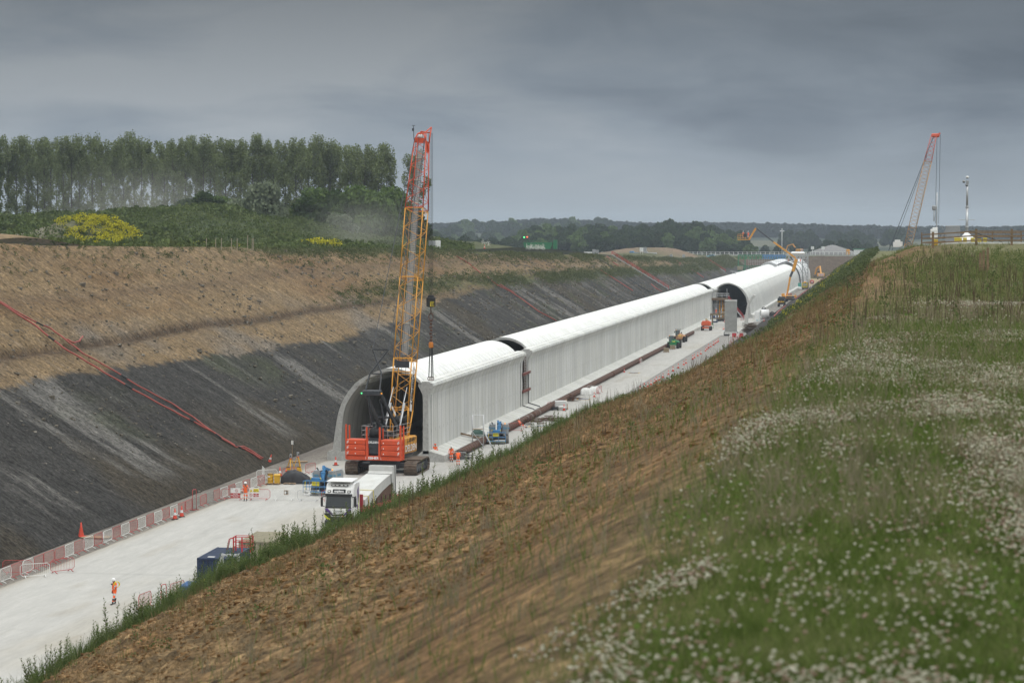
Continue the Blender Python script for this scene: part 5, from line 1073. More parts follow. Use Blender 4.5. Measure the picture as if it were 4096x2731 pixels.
BPR = {'red': barrier_proto(RED, True), 'white': barrier_proto(WBR, True), 'galv': barrier_proto(GALV, False), 'redbar': barrier_proto(RED, False), 'whitebar': barrier_proto(WBR, False), 'galvm': barrier_proto(mat('dull_mesh', (.25, .25, .24), .6, .3), True)}
BU = set()
def bar_(kind, x, y, rz, label, group=None, sx=1.0, tilt=0):
    p = BPR[kind]
    if kind in BU: p = copy_tree(p)
    BU.add(kind); p.location = (x, y, .02); p.rotation_euler = (tilt, 0, rz); p.scale = (sx, 1, 1); return tag(p, label, 'barrier', group)
seq = 'RW RWRWRRR WRWR WRWRW RWRRGRG'.replace(' ', '')
seq = ['red', 'white', 'red', 'white', 'red', 'white', 'red', 'red', 'red', 'white', 'red', 'white', 'red', 'white', 'red', 'white', 'red', 'white', 'red', 'white', 'red', 'white', 'red', 'red', 'galvm', 'red', 'galvm', 'red', 'white', 'red', 'white', 'red', 'white', 'red']
ORD = ['first', 'second', 'third', 'fourth', 'fifth', 'sixth', 'seventh', 'eighth', 'ninth', 'tenth', 'eleventh', 'twelfth', 'thirteenth', 'fourteenth', 'fifteenth', 'sixteenth', 'seventeenth', 'eighteenth', 'nineteenth', 'twentieth']
y = 159.5; cnt = {}
for i, k in enumerate(seq):
    L_ = 2.24; x = float(np.interp(y + 1.1, [150, 170, 222, 237], [-63.4, -63.35, -62.75, -61.9])); cn = {'red': 'red', 'white': 'white', 'galvm': 'grey'}[k]; cnt[cn] = cnt.get(cn, 0) + 1
    tilt_ = math.atan2(float(np.interp(y + 2.24, [150, 170, 222, 237], [-63.4, -63.35, -62.75, -61.9])) - float(np.interp(y, [150, 170, 222, 237], [-63.4, -63.35, -62.75, -61.9])), 2.24)
    bar_(k, x + rnd.uniform(-.05, .05), y + 1.12, R(90) - tilt_ + rnd.uniform(-.03, .03), '%s %s mesh barrier from the photo left in the line along the slab edge' % (ORD[cnt[cn] - 1], cn), 'mesh barriers along the left slab edge'); y += 2.245
for j, (k, x, y_, rz, lab) in enumerate((('redbar', -60.9, 172.6, R(58), 'red barred barrier in the corner cluster at far left, standing skewed'), ('whitebar', -62.0, 169.7, R(35), 'white barred barrier at the very left edge behind the skewed red one'), ('red', -63.9, 171.2, R(8), 'red mesh barrier crossing behind the corner cluster at far left'),
        ('redbar', -61.4, 222.0, R(0), 'red barrier carrying the red and white lifting operations sign, behind the standing worker'), ('red', -58.9, 222.1, R(2), 'red barrier with the crane lifting zone sign'), ('white', -56.45, 222.2, R(-1), 'faint white mesh barrier with a small brown board hung on it'), ('galv', -54.0, 221.9, R(-2), 'grey barred barrier with a white safety notice beside the lorry cab'), ('redbar', -51.7, 222.2, R(1), 'red barrier half hidden between the boom lift basket and the lorry'),
        ('redbar', -46.9, 303.9, R(2), 'red barrier in front of the seated worker'), ('whitebar', -44.6, 304.2, R(0), 'white barrier with a blank white board right of the seated worker'), ('whitebar', -42.2, 304.0, R(3), 'rightmost white barrier in the row by the reinforcement pile'),
        ('whitebar', -47.1, 262.9, R(-4), 'white barred barrier behind the worker at the weeds'), ('white', -44.9, 263.6, R(50), 'white barrier angled away by the aluminium tower'), ('red', -47.9, 236.9, R(30), 'unused'),
        ('red', -60.1, 247.9, R(75), 'red barrier standing by the yellow tripods, right-hand one'), ('red', -61.1, 242.8, R(60), 'red barrier between the black tarpaulin and the yellow box'), ('white', -62.9, 240.5, R(30), 'white barrier at the end of the slab-edge line, set crosswise'), ('white', -64.0, 243.2, R(110), 'rear white barrier beside the foot of the red hoses'),
        ('white', -46.0, 379.8, R(15), 'white barrier standing behind the white bags'), ('red', -44.9, 376.0, R(85), 'red barrier at the right of the white bags'), ('red', -45.0, 379.0, R(80), 'rear red barrier at the right of the white bags'), ('white', -45.9, 369.0, R(85), 'white barrier in front of the white bags beside the small cone'),
        ('white', -46.9, 462.5, R(85), 'lone white barrier at the pipe by the cone halfway along the wall'), ('red', -47.2, 464, R(88), 'lone red barrier against the pipe halfway along the wall'), ('red', -47.9, 342, R(84), 'red barrier leaning at the pipe behind the stacked boards'),
        ('red', -49.6, 157.0, R(85), 'red barrier among the weeds below the brow, near one'), ('red', -48.9, 162.2, R(80), 'red barrier among the weeds below the brow, farther one'),
        ('galv', -44.1, 640, R(0), 'grey barrier right of the orange boom lift'), ('red', -42.6, 650, R(80), 'red barrier by the two small cones before the arch'), ('white', -42.9, 668, R(80), 'white barrier nearest in the line leading into the arch'), ('red', -42.4, 676, R(70), 'red barrier in the line leading into the arch'), ('white', -41.9, 686, R(60), 'second white barrier in the line leading into the arch'), ('red', -41.2, 694, R(50), 'far red barrier in the line leading into the arch'))):
    if lab != 'unused': bar_(k, x, y_, rz, lab, 'barriers standing about the site')
def board(par_loc, rz, w, h, z, rows, name, label, cat='sign', base=WHT):
    t = empty(name, par_loc, rz, label, cat); mb = MB(); mb.bx(-w / 2, w / 2, -.012, .012, z - h / 2, z + h / 2); mb.build('panel', base, t)
    for kind, a in rows:
        if kind == 'rect': x0, x1, z0, z1, m = a; mb = MB(); mb.bx(x0, x1, -.020, -.013, z + z0, z + z1); mb.build('colour_field', m, t)
        elif kind == 'text': x, zz_, s, tx, m = a; text('lettering', tx, s, face((x, -.024, z + zz_)), m, t, depth=.002, bold=.002)
        elif kind == 'ring': x, zz_, r, m = a; mb = MB(); mb.tube([(x + r * math.cos(q), -.022, z + zz_ + r * math.sin(q)) for q in np.linspace(0, 6.28, 17)[:-1]], .014, 5, closed=True); mb.bar((x - r * .7, -.022, z + zz_ + r * .7), (x + r * .7, -.022, z + zz_ - r * .7), .01, .025); mb.build('prohibition_ring', m, t)
        elif kind == 'tri': x, zz_, r, m = a; mb = MB(); mb.prism([(x - r, z + zz_ - r * .8), (x + r, z + zz_ - r * .8), (x, z + zz_ + r)], -.024, -.015); mb.build('warning_triangle', m, t); mb = MB(); mb.bx(x - .015, x + .015, -.028, -.025, z + zz_ - r * .3, z + zz_ + r * .35); mb.build('pictogram', BLT, t)
    return t
board((-61.1, 221.86, .02), 0, .95, .92, .70, [('rect', (-.475, .475, -.46, -.02, RED)), ('ring', (.1, .22, .13, RED)), ('text', (0, -.12, .13, 'Warning', WLT)), ('text', (0, -.25, .13, 'Lifting Operations', WLT)), ('text', (0, -.37, .06, 'No Access Beyond', WLT)), ('text', (-.33, .40, .07, 'costain', BLT))], 'safety_sign', 'white and red lifting operations sign hanging behind the standing worker')
board((-59.3, 221.9, .02), R(2), .95, .98, .72, [('rect', (-.06, .45, .08, .40, YSG)), ('rect', (-.06, .45, -.38, -.05, RED)), ('tri', (-.28, .22, .15, YSG)), ('ring', (-.28, -.2, .13, RED)), ('text', (.2, .31, .13, 'Crane', BLT)), ('text', (.2, .17, .13, 'lifting zone', BLT)), ('text', (.2, -.12, .10, 'No', WLT)), ('text', (.2, -.22, .10, 'unauthorised', WLT)), ('text', (.2, -.32, .10, 'access', WLT))], 'safety_sign', 'sign with a yellow crane lifting zone panel on the red barrier')
board((-56.2, 222.0, .02), 0, .42, .42, .80, [('rect', (-.15, .15, -.14, .14, WHT)), ('rect', (-.02, .14, .02, .13, YSG)), ('rect', (-.02, .14, -.13, -.02, RED))], 'notice_board', 'small brown board with a tiny notice on the faint white barrier', 'notice', WOOD)
board((-54.1, 221.7, .02), R(-2), .58, .42, .82, [('text', (-.05, .04, .09, 'A tidy site is a\nsafe site', BLT)), ('text', (-.18, .16, .05, 'costain', BLT))], 'notice_board', 'white safe site notice on the grey barred barrier', 'notice')
board((-44.45, 304.0, .02), 0, .62, .85, .72, [], 'notice_board', 'blank white board on the white barrier right of the seated worker', 'notice'); board((-62.95, 188.3, .02), R(90), .3, .45, .8, [('text', (0, 0, .08, '---', BLT))], 'notice_board', 'small white notice on a red mesh barrier near the tall red cone', 'notice')
# cones
def cone_proto(h, m1, m2, base, name='traffic_cone'):
    t = empty(name); r0 = h * .22; mb = MB(); mb.lathe([(r0 * 1.0, .03), (r0 * .60, h * .38), (r0 * .38, h * .62), (r0 * .18, h), (.01, h)], (0, 0, 0), 14, 0, cap=False); mb.build('cone', m1, t)
    mb = MB(); mb.lathe([(r0 * .66, h * .38), (r0 * .41, h * .62)], (0, 0, 0), 14, 0, cap=False); mb.build('sleeve', m2, t); mb = MB(); mb.rbox((0, 0, .03), (r0 * 2.5, r0 * 2.5, .06), .02); mb.build('base', base, t); return t
CRED = mat('cone_red', (.62, .055, .025), .55, var=.15, dirt=(.35, .1, .07), dirt_amt=.4, dscale=6); CWH = mat('cone_white', (.72, .72, .72), .5, dirt=(.5, .48, .45), dirt_amt=.4)
CP = {'n': cone_proto(.98, CRED, CWH, BLK), 's': cone_proto(.75, CRED, CWH, CRED), 'plain': cone_proto(1.0, CRED, CRED, CRED)}; CU = set()
def cone(k, x, y_, lab, group=None, s=1, rx=0, z=.03):
    p = CP[k]
    if k in CU: p = copy_tree(p)
    CU.add(k); p.location = (x, y_, z); p.rotation_euler = (rx, 0, rnd.uniform(0, 1.5)); p.scale = (s,) * 3; return tag(p, lab, 'cone', group)
def gp_(px, py, z=0.0):
    """floor point under a photo pixel, used only to read off where things stand"""
    x = (px - 2048) / 9671.0; yv = (1365.5 - py) / 9671.0; M = Euler((R(90 - 2.608), 0, R(8.849))).to_matrix(); d = M @ Vector((x, yv, -1)); t_ = (z - CAM_H) / d.z; return d.x * t_, d.y * t_
crow = [(2560, 1563, 's'), (2577, 1555, 'n'), (2592, 1548, 's'), (2604, 1540, 's'), (2618, 1534, 's'), (2625, 1528, 'n'), (2637, 1522, 's'), (2652, 1511, 's'), (2674, 1499, 's'), (2692, 1486, 'n'), (2713, 1474, 'n'), (2735, 1460, 's'), (2744, 1454, 's'), (2771, 1439, 'n'), (2778, 1432, 's'), (2791, 1424, 's'), (2803, 1417, 's'), (2822, 1405, 's'), (2828, 1399, 's'), (2834, 1393, 'n'), (2843, 1388, 's'), (2854, 1382, 'n'), (2861, 1375, 's'), (2868, 1371, 's'), (2873, 1367, 's')]
for i, (px, py, k) in enumerate(crow):
    x, y_ = gp_(px, py); lab = ('%s cone from the near end of the line along the right slab edge' % ORD[i]) if i < 13 else ('%s cone from the far end of the line along the right slab edge' % ORD[len(crow) - 1 - i]); cone(k, x, y_, lab, 'cones along the right slab edge', 1.0 if k == 'n' else 1.1)
for k, px, py, lab in (('plain', 325, 2147, 'tall all-red cone on the gravel at the slope foot behind the barriers'), ('n', 700, 2077, 'dirty cone in front of the barrier line, left of a pair'), ('n', 727, 2067, 'dirty cone in front of the barrier line, right of a pair'), ('n', 1343, 1862, 'cone standing by the foot of the tunnel side wall'), ('n', 2256, 1643, 'cone beside the stack of white boards'), ('s', 2377, 1588, 'small cone in front of the white bags'), ('s', 2497, 1489, 'lone cone against the pipe before the white barrier'), ('n', 1120, 1906, 'cone behind the yellow box by the black tarpaulin'), ('s', 2893, 1318, 'left cone of two before the arch'), ('s', 2899, 1316, 'right cone of two before the arch'), ('s', 2898, 1289, 'cone beside the first white barrier before the arch'), ('n', 3056, 1286, 'left cone of two by the white cylinder'), ('n', 3061, 1284, 'right cone of two by the white cylinder'), ('n', 811, 2368, 'cone half hidden by weeds at the corner of the blue container')):
    x, y_ = gp_(px, py); cone(k, x, y_, lab, None, 1.2 if k == 'plain' else 1.0)
x, y_ = gp_(1062, 1852); cone('n', -66.0, 253.5, 'tipped white-sleeved cone at the foot of the red hoses', None, .9, R(20), .6)
# drums, box, tarpaulin, tripods
YP = mat('drum_yellow', (.62, .36, .02), .45, var=.1, dirt=(.4, .22, .04), dirt_amt=.4); x, y_ = gp_(1082, 1937)
t = empty('oil_drum', (x, y_, .16), 0, 'yellow steel drum on a pallet at the end of the barrier line', 'drum'); mb = MB(); mb.lathe([(.29, 0), (.30, .02), (.29, .04), (.29, .3), (.31, .32), (.29, .34), (.29, .6), (.31, .62), (.29, .64), (.29, .9), (.31, .92), (.29, .94)], (0, 0, 0), 20); mb.build('body', YP, t); mb = MB(); mb.lathe([(.32, .90), (.32, .95), (.27, .95), (.27, .92)], (0, 0, 0), 20); mb.build('lid', RUST, t); mb = MB(); mb.bx(-.2, .02, -.305, -.296, .6, .72); mb.build('label_plate', WHT, t)
t = empty('grit_box', (x + .68, y_ + .05, .16), R(8), 'yellow lidded box beside the yellow drum', 'box'); mb = MB(); mb.box((0, 0, .36), (.52, .5, .72), 0, taper=1.12); mb.build('body', YP, t); mb = MB(); mb.rbox((0, 0, .80), (.66, .62, .16), .04, rx=R(6)); mb.build('lid', YP, t)
def pallet(x, y_, rz, label, z=.02, s=1.0, name='pallet'):
    t = empty(name, (x, y_, z), rz, label, 'pallet'); t.scale = (s, s, 1); mb = MB()
    for k in range(6): mb.bx(-.6, .6, -.5 + k * .18, -.38 + k * .18, .115, .14)
    mb.build('deck', WOOD, t)
    for k in (-1, 0, 1): mb = MB(); mb.bx(-.6 + (k + 1) * .55, -.5 + (k + 1) * .55, -.5, .52, .0, .112); mb.build('bearer', WOOD, t)
    return t
pallet(x + .3, y_, R(3), 'timber pallet under the yellow drum and box', s=1.15)
def tarp(x, y_, rz, m, w, d, h, label, seed, tail=0):
    n = 26; g = np.linspace(-1, 1, n); Xg, Yg = np.meshgrid(g, g, indexing='ij'); e = np.clip(1 - np.maximum(np.abs(Xg) ** 3.2, np.abs(Yg) ** 3.2), 0, 1) ** .55
    Zg = h * e * (1 + .16 * fbm(Xg * 2.5 + seed, Yg * 2.5, 3)) + .02; Xw = Xg * w / 2 * (1 + .10 * fbm(Xg * 2, Yg * 2 + seed, 2)); Yw = Yg * d / 2 * (1 + .12 * fbm(Xg * 3 + 5, Yg * 2 + seed, 2)); Xw = Xw + tail * np.clip(Xg - .35, 0, 1) * (1 - e)
    Zg += .05 * h * np.abs(fbm(Xg * 6 + seed, Yg * 6, 2)); o = bigmesh('tarpaulin', np.stack([Xw, Yw, Zg], -1).reshape(-1, 3), (np.arange(n - 1)[:, None] * n + np.arange(n - 1)[None, :]).reshape(-1, 1) + np.array([[0, n, n + 1, 1]]), m, smooth=True); o.location = (x, y_, .03); o.rotation_euler = (0, 0, rz); return tag(o, label, 'tarpaulin')
TB = mat('tarp_black', (.022, .022, .026), .6, bump=.02, bscale=6); x, y_ = gp_(1168, 1935); tarp(x, y_ + .6, 0, TB, 2.3, 1.7, 1.25, 'black tarpaulin draped over a pile on a pallet, tail trailing right', 3, 1.3)
pallet(x - .1, y_ - .35, 0, 'timber pallet showing under the black tarpaulin')
TY = mat('tripod_yellow', (.68, .36, .02), .5)
def tripod(x, y_, rz, label):
    t = empty('survey_tripod', (x, y_, .0), rz, label, 'tripod')
    for k in range(3):
        a = k * 2.094 + .5; mb = MB(); mb.bar((math.cos(a) * .08, math.sin(a) * .08, 1.52), (math.cos(a) * .62, math.sin(a) * .62, 0), .10, .05); mb.build('leg', TY, t)
    mb = MB(); mb.lathe([(.13, 1.5), (.13, 1.58)], (0, 0, 0), 12); mb.build('head_plate', ORG, t); mb = MB(); mb.rbox((0, 0, 1.80), (.26, .2, .38), .05); mb.bx(-.09, .09, -.12, .12, 1.95, 2.05); ins = mb.build('instrument', LGR, t); mb = MB(); mb.lathe([(.06, -.14), (.06, -.1)], (0, 0, 1.8), 10, 0, 'Y'); mb.build('lens', BLK, ins)
x, y_ = gp_(1163, 1892); tripod(x, y_, .2, 'left yellow survey tripod with grey instrument by the slope foot'); x, y_ = gp_(1192, 1884); tripod(x, y_, .9, 'right yellow survey tripod with grey instrument, set slightly farther back')
x, y_ = gp_(1196, 1893)
for dx, lab in ((0, 'yellow bin beside the right-hand tripod'), (-1.0, 'yellow bin between the tripods behind the bending worker')): t = empty('bin', (x + dx, y_ - .1 + dx * .5, .02), .1, lab, 'bin'); mb = MB(); mb.box((0, 0, .33), (.36, .34, .66), 0, taper=1.15); mb.build('body', YP, t); mb = MB(); mb.rbox((0, 0, .69), (.42, .4, .06), .02); mb.build('rim', BLK, t)
mb = MB(); mb.bx(-1, 1, -.6, .6, 0, .05); o = mb.build('plywood_sheet', WOOD); o.location = (-64.4, 260, .04); o.rotation_euler = (0, 0, .2); tag(o, 'plywood sheet lying on the gravel behind the tripods', 'board'); mb = MB(); mb.bx(-1.2, 1.2, -.7, .7, 0, .05); o = mb.build('plywood_sheet', WOOD); o.location = (-65.1, 193, .03); tag(o, 'pale plywood sheet on the gravel beside the tall red cone', 'board')
mb = MB(); mb.tube([(-.02, 0, 0), (0, 0, 2.2)], .03, 5); o = mb.build('marker_post', WOOD); o.location = (-65.6, 262, 0); tag(o, 'thin marker post with a pale tag at the slope foot behind the tripods', 'post'); mb = MB(); mb.bx(-.12, .12, -.02, -.0, 1.75, 2.2); mb.build('tag_plate', WHT, o)
# red hoop frames
for x, y_, lab in ((*gp_(778, 2040), 'tall narrow red hoop standing in the barrier line left of the worker'), (*gp_(655, 2450), 'tall narrow red hoop among the weeds at the near slab edge')):
    mb = MB(); mb.tube([(0, -.3, 0), (0, -.3, 1.75), (0, -.22, 1.9), (0, .22, 1.9), (0, .3, 1.75), (0, .3, 0)], .03, 6); mb.bar((-.3, -.3, .02), (.3, -.3, .02), .05); mb.bar((-.3, .3, .02), (.3, .3, .02), .05); o = mb.build('hoop_frame', RED); o.location = (x, y_, .02); o.rotation_euler = (0, 0, R(-18)); tag(o, lab, 'frame')
# containers and frames at the near right edge
CB = mat('container_blue', (.018, .035, .085), .55, var=.15, dirt=(.05, .07, .11), dirt_amt=.5, dscale=2); CB2 = mat('container_pale_blue', (.05, .13, .30), .5, var=.1); CT = mat('container_tan', (.30, .27, .19), .7, var=.2)
def container(x, y_, rz, L_, W_, H_, m, label, roofm=None):
    t = empty('shipping_container', (x, y_, .03), rz, label, 'container'); mb = MB(); n = int(L_ / .28)
    for sx in (-1, 1):
        pts = []
        for k in range(n): yy = -L_ / 2 + .12 + (L_ - .24) * k / n; o_ = .0 if k % 2 else .04; pts += [(sx * (W_ / 2 - .02 - o_), yy), (sx * (W_ / 2 - .02 - o_), yy + (L_ - .24) / n * .8)]
        V = [(a, b, z) for z in (.12, H_ - .1) for a, b in pts]; q = len(pts); mb.add(V, [(i, i + 1, q + i + 1, q + i) for i in range(q - 1)])
    mb.bx(-W_ / 2 + .05, W_ / 2 - .05, L_ / 2 - .1, L_ / 2 - .04, .1, H_ - .1); mb.build('wall', m, t)
    mb = MB()
    for k in range(int(L_ / .3)): mb.bx(-W_ / 2 + .08, W_ / 2 - .08, -L_ / 2 + .1 + k * .3, -L_ / 2 + .26 + k * .3, H_ - .06, H_ - .02)
    mb.bx(-W_ / 2 + .04, W_ / 2 - .04, -L_ / 2 + .04, L_ / 2 - .04, H_ - .09, H_ - .058); mb.build('roof', roofm or m, t)
    mb = MB()
    for sx in (-1, 1):
        for sy in (-1, 1): mb.bx(sx * W_ / 2 - .06 * (sx > 0) * 2 + .0, sx * W_ / 2 + .12 * (sx < 0), sy * L_ / 2 - .12 * (sy > 0), sy * L_ / 2 + .12 * (sy < 0), 0, H_)
    for z in (.05, H_ - .06): mb.bar((-W_ / 2 + .05, -L_ / 2 + .05, z), (W_ / 2 - .05, -L_ / 2 + .05, z), .1, .12); mb.bar((-W_ / 2 + .05, -L_ / 2, z), (-W_ / 2 + .05, L_ / 2, z), .1, .12); mb.bar((W_ / 2 - .05, -L_ / 2, z), (W_ / 2 - .05, L_ / 2, z), .1, .12)
    mb.build('frame', m, t)
    for sx in (-1, 1):
        mb = MB()
        for k in range(4): mb.bx(sx * (W_ / 4) - W_ * .2 + k * W_ * .1, sx * (W_ / 4) - W_ * .2 + k * W_ * .1 + .1, -L_ / 2 + .02, -L_ / 2 + .05, .15, H_ - .15)
        mb.bx(sx * W_ / 4 - W_ * .235, sx * W_ / 4 + W_ * .235, -L_ / 2 + .055, -L_ / 2 + .09, .14, H_ - .14); d = mb.build('door', m, t); mb = MB()
        for dx in (-.18, .18): mb.tube([(sx * W_ / 4 + dx, -L_ / 2 - .01, .12), (sx * W_ / 4 + dx, -L_ / 2 - .01, H_ - .12)], .018, 5)
        mb.build('lock_rod', GRYD, d)
    return t
c1 = container(-46.7, 166.4, R(2), 6.0, 2.43, 2.59, CB, 'dark blue shipping container half hidden behind the weeds on the brow')
mb = MB(); mb.bx(-.95, -.1, -2.99, -2.975, .5, 1.15); mb.bx(.2, .9, -2.99, -2.975, .3, .9); mb.build('warning_sign', YSG, c1); text('lettering', 'DANGER\nKEEP OUT', .13, face((-.52, -2.995, .85)), BLT, c1, depth=.002, bold=.003)
mb = MB(); mb.bx(-.6, -.1, -2.5, -2.1, 2.595, 2.60); mb.build('roof_label', WHT, c1)
container(-46.2, 175.6, R(2), 6.0, 2.43, 2.62, CT, 'tan-roofed container standing behind the dark blue one')
container(-46.9, 160.4, R(4), 2.4, 2.0, 1.25, CB2, 'small bright blue box container in front of the dark blue one')
mb = MB(); mb.bx(-.9, .9, -5.5, 5.5, .0, .1); mb.bx(-.95, .95, -5.55, 5.55, 2.42, 2.50); mb.bx(-.85, .85, -5.4, 5.4, .1, 2.42); o = mb.build('site_cabin', WHT); o.location = (-41.6, 178, .03); tag(o, 'low cabin with shiny pale roof right of the containers', 'cabin')
t = empty('aluminium_frame', (-45.1, 162.3, .03), R(6), 'upright aluminium frame with raking props in front of the dark blue container', 'frame'); mb = MB()
for x in (-.55, .55): mb.bar((x, 0, 0), (x, 0, 3.1), .16)
for z in (.3, 1.6, 3.0): mb.bar((-.55, 0, z), (.55, 0, z), .14)
mb.bar((-.55, 0, .3), (.55, 0, 1.6), .08); mb.build('frame', ALU, t); mb = MB(); mb.bar((-.55, -.1, 3.0), (-1.5, -.8, .1), .09); mb.bar((-.45, -.1, 1.6), (-1.2, -.8, .1), .09); mb.build('prop', ALU, t)
t = empty('stillage', (-45.5, 167.2, 2.63), R(4), 'red steel basket frame standing on top of the dark blue container', 'frame'); t.scale = (.62, .62, .72); mb = MB()
for x, y_ in ((-1, -.7), (1, -.7), (1, .7), (-1, .7), (0, -.7)): mb.bar((x, y_, 0), (x, y_, 1.5), .14)
for z in (.5, 1.0, 1.5): mb.tube([(-1, -.7, z), (1, -.7, z), (1, .7, z), (-1, .7, z)], .035, 5, closed=True)
mb.build('post_frame', mat('stillage_red', (.50, .025, .03), .45), t); mb = MB(); mb.tube([(-1, -.7, 1.4), (-1.5, -.7, 1.3), (-1.8, -.7, .2)], .045, 6); mb.tube([(-1, .0, 1.4), (-1.5, .0, 1.3), (-1.8, .0, .2)], .045, 6); mb.build('hand_loop', bpy.data.materials['stillage_red'], t)
t = empty('cable_reel', (-45.4, 160.6, .6), R(20), 'dark tyre-like reel among the weeds by the small blue container', 'reel'); mb = MB(); mb.lathe([(.35, -.15), (.55, -.15), (.58, 0), (.55, .15), (.35, .15)], (0, 0, 0), 18, 0, 'Y'); mb.build('rim', BLK, t)
# aluminium tower, boards, bags, stacks along the pipe
x, y_ = gp_(1912, 1790)
def tower(x, y_, rz, h, label, m=ALU, name='access_tower', w=1.3, d=.75):
    t = empty(name, (x, y_, .02), rz, label, 'access tower'); mb = MB()
    for sx in (-1, 1):
        for sy in (-1, 1): mb.tube([(sx * w / 2, sy * d / 2, 0), (sx * w / 2, sy * d / 2, h)], .03, 6)
    z = .35
    while z < h: mb.tube([(-w / 2, -d / 2, z), (-w / 2, d / 2, z)], .022, 5); mb.tube([(w / 2, -d / 2, z), (w / 2, d / 2, z)], .022, 5); z += .42
    for z in (.4, 1.5, 2.4, h - .05): 
        if z < h: mb.tube([(-w / 2, -d / 2, z), (w / 2, -d / 2, z)], .022, 5); mb.tube([(-w / 2, d / 2, z), (w / 2, d / 2, z)], .022, 5)
    mb.tube([(-w / 2, -d / 2, .4), (w / 2, -d / 2, 1.5)], .02, 5); mb.build('frame', m, t); mb = MB(); mb.bx(-w / 2, w / 2, -d / 2, d / 2, h * .55, h * .55 + .05); mb.build('platform', WOOD, t); return t
tw = tower(x, y_, R(5), 3.9, 'tall narrow aluminium access tower in front of the long wall'); mb = MB(); mb.bar((.7, -.2, 1.9), (1.75, -.7, .02), .07); mb.bar((.7, .3, 1.9), (1.75, -.2, .02), .07)
for k in range(6): f = k / 6; mb.bar((.7 + 1.05 * f, -.2 - .5 * f, 1.9 * (1 - f)), (.7 + 1.05 * f, .3 - .5 * f, 1.9 * (1 - f)), .05, .03)
mb.bar((-.6, -.5, 1.9), (.9, -1.2, .02), .05); mb.build('ladder', ALU, tw)
mb = MB(); rr = random.Random(4)
for k in range(12): a = rr.uniform(-.2, .2); mb.bar((-1.6 + rr.uniform(-.2, .2), -.35 + k * .06, .02 + rr.uniform(0, .25)), (1.1 + rr.uniform(-.3, .3), -.35 + k * .06 + a, .03 + rr.uniform(0, .25)), .05, .05)
o = mb.build('timber_bundle', WOOD); o.location = (XC + 1.4, 283.3, 1.0); o.rotation_euler = (R(0), R(14), R(40)); tag(o, 'loose bundle of thin timbers lying on the wall foot left of the tower', 'timber'); tg = tarp(XC + 2.0, 284.6, .4, mat('tarp_green', (.03, .085, .065), .6, bump=.02, bscale=8), 1.6, 1.0, .75, 'crumpled dark green sheet on the wall foot beside the aluminium tower', 9); tg.location.z = 1.0
WB = mat('bag_white', (.68, .68, .66), .6, var=.08, scale=4, bump=.03, bscale=6)
x, y_ = gp_(2345, 1578); 
for k, (dx, dy, lab) in enumerate(((0, 0, 'near white builders bag of the pair by the pipe'), (.9, 3.4, 'far white builders bag of the pair by the pipe'))):
    tb = tarp(x + dx, y_ + dy, .1 * k, WB, 1.9, 2.4, 1.0, lab, 12 + k); tb.name = 'builders_bag'; tb['category'] = 'bag'
for px, py, lab in ((2330, 1632, 'white pipe in the drain sump cover beyond the bags'),): pass
for px, py, w_, lab in ((2335, 1597, 1.9, 'flat blue drain cover in the slab in front of the white bags'), (2536, 1492, 1.9, 'flat blue drain cover in the slab beside the lone cone'), (2155, 1706, 2.6, 'blue and yellow drain cover behind the barriers by the seated worker')):
    x, y_ = gp_(px, py); t = empty('drain_cover', (x, y_, .03), 0, lab, 'cover'); mb = MB(); mb.bx(-w_ / 2, w_ / 2, -1.0, 1.0, 0, .03); mb.build('rim', YP, t); mb = MB(); mb.bx(-w_ / 2 + .15, w_ / 2 - .15, -.8, .8, .03, .045); mb.build('plate', mat('cover_blue', (.09, .14, .22), .6) if 'cover_blue' not in bpy.data.materials else bpy.data.materials['cover_blue'], t)
x, y_ = gp_(2240, 1640); t = empty('board_stack', (x, y_ + 1.2, .03), .1, 'stack of white insulation boards with one leaning plank by the pipe', 'stack')
for k in range(8): mb = MB(); mb.rbox((rnd.uniform(-.05, .05), 0, .12 + k * .15), (1.7, 1.3, .13), .02); mb.build('board', WHT, t)
mb = MB(); mb.bar((.9, -.6, .0), (.7, .5, 1.4), .25, .05); mb.build('plank', WOOD, t)
t = empty('wrapped_pack', (x + .35, y_ - .5, .03), .1, 'shrink-wrapped white pack in front of the board stack', 'pack'); mb = MB(); mb.rbox((0, 0, .3), (1.0, .8, .6), .08); mb.build('wrapping', WB, t); mb = MB(); mb.bx(-.5, .5, -.42, -.4, .25, .32); mb.build('band', STEELD, t)
def rubble(x, y_, w_, d_, h_, m, n, label, seed, L0=.8, name='steel_pile', cat='pile', fl=1, z=.02):
    rr = random.Random(seed); mb = MB()
    for k in range(n):
        a = rr.uniform(-.5, .5) + (1.3 if rr.random() < .2 else 0); px_, py_ = rr.uniform(-w_ / 2, w_ / 2), rr.uniform(-d_ / 2, d_ / 2); zz_ = h_ * rr.random() * max(0, 1 - (abs(px_) / w_ * 1.6) ** 2) + .03; l_ = L0 * rr.uniform(.5, 1.3)
        mb.bar((px_ - math.cos(a) * l_, py_ - math.sin(a) * l_, zz_), (px_ + math.cos(a) * l_, py_ + math.sin(a) * l_, zz_ + rr.uniform(-.1, .15)), .05 * fl, .04 * fl)
    o = mb.build(name, m); o.location = (x, y_, z); return tag(o, label, cat)
x, y_ = gp_(2272, 1610); rubble(x + .3, y_ + 3, 1.6, 3, .8, RUST, 40, 'rusty steel offcuts heaped behind the board stack', 3); x, y_ = gp_(2215, 1640); rubble(x, y_, 1.8, 1.6, .4, STEELD, 30, 'dark mats and bars lying left of the board stack', 5, fl=2)
x, y_ = gp_(2130, 1700); rubble(x - .3, y_ + 1.5, 2.4, 3.0, .8, RUST, 60, 'pile of rusty reinforcement behind the white barriers, left heap', 7); x, y_ = gp_(2190, 1690); rubble(x, y_ + 3, 2.2, 4, .7, RUST, 50, 'pile of rusty reinforcement behind the white barriers, right heap', 8)
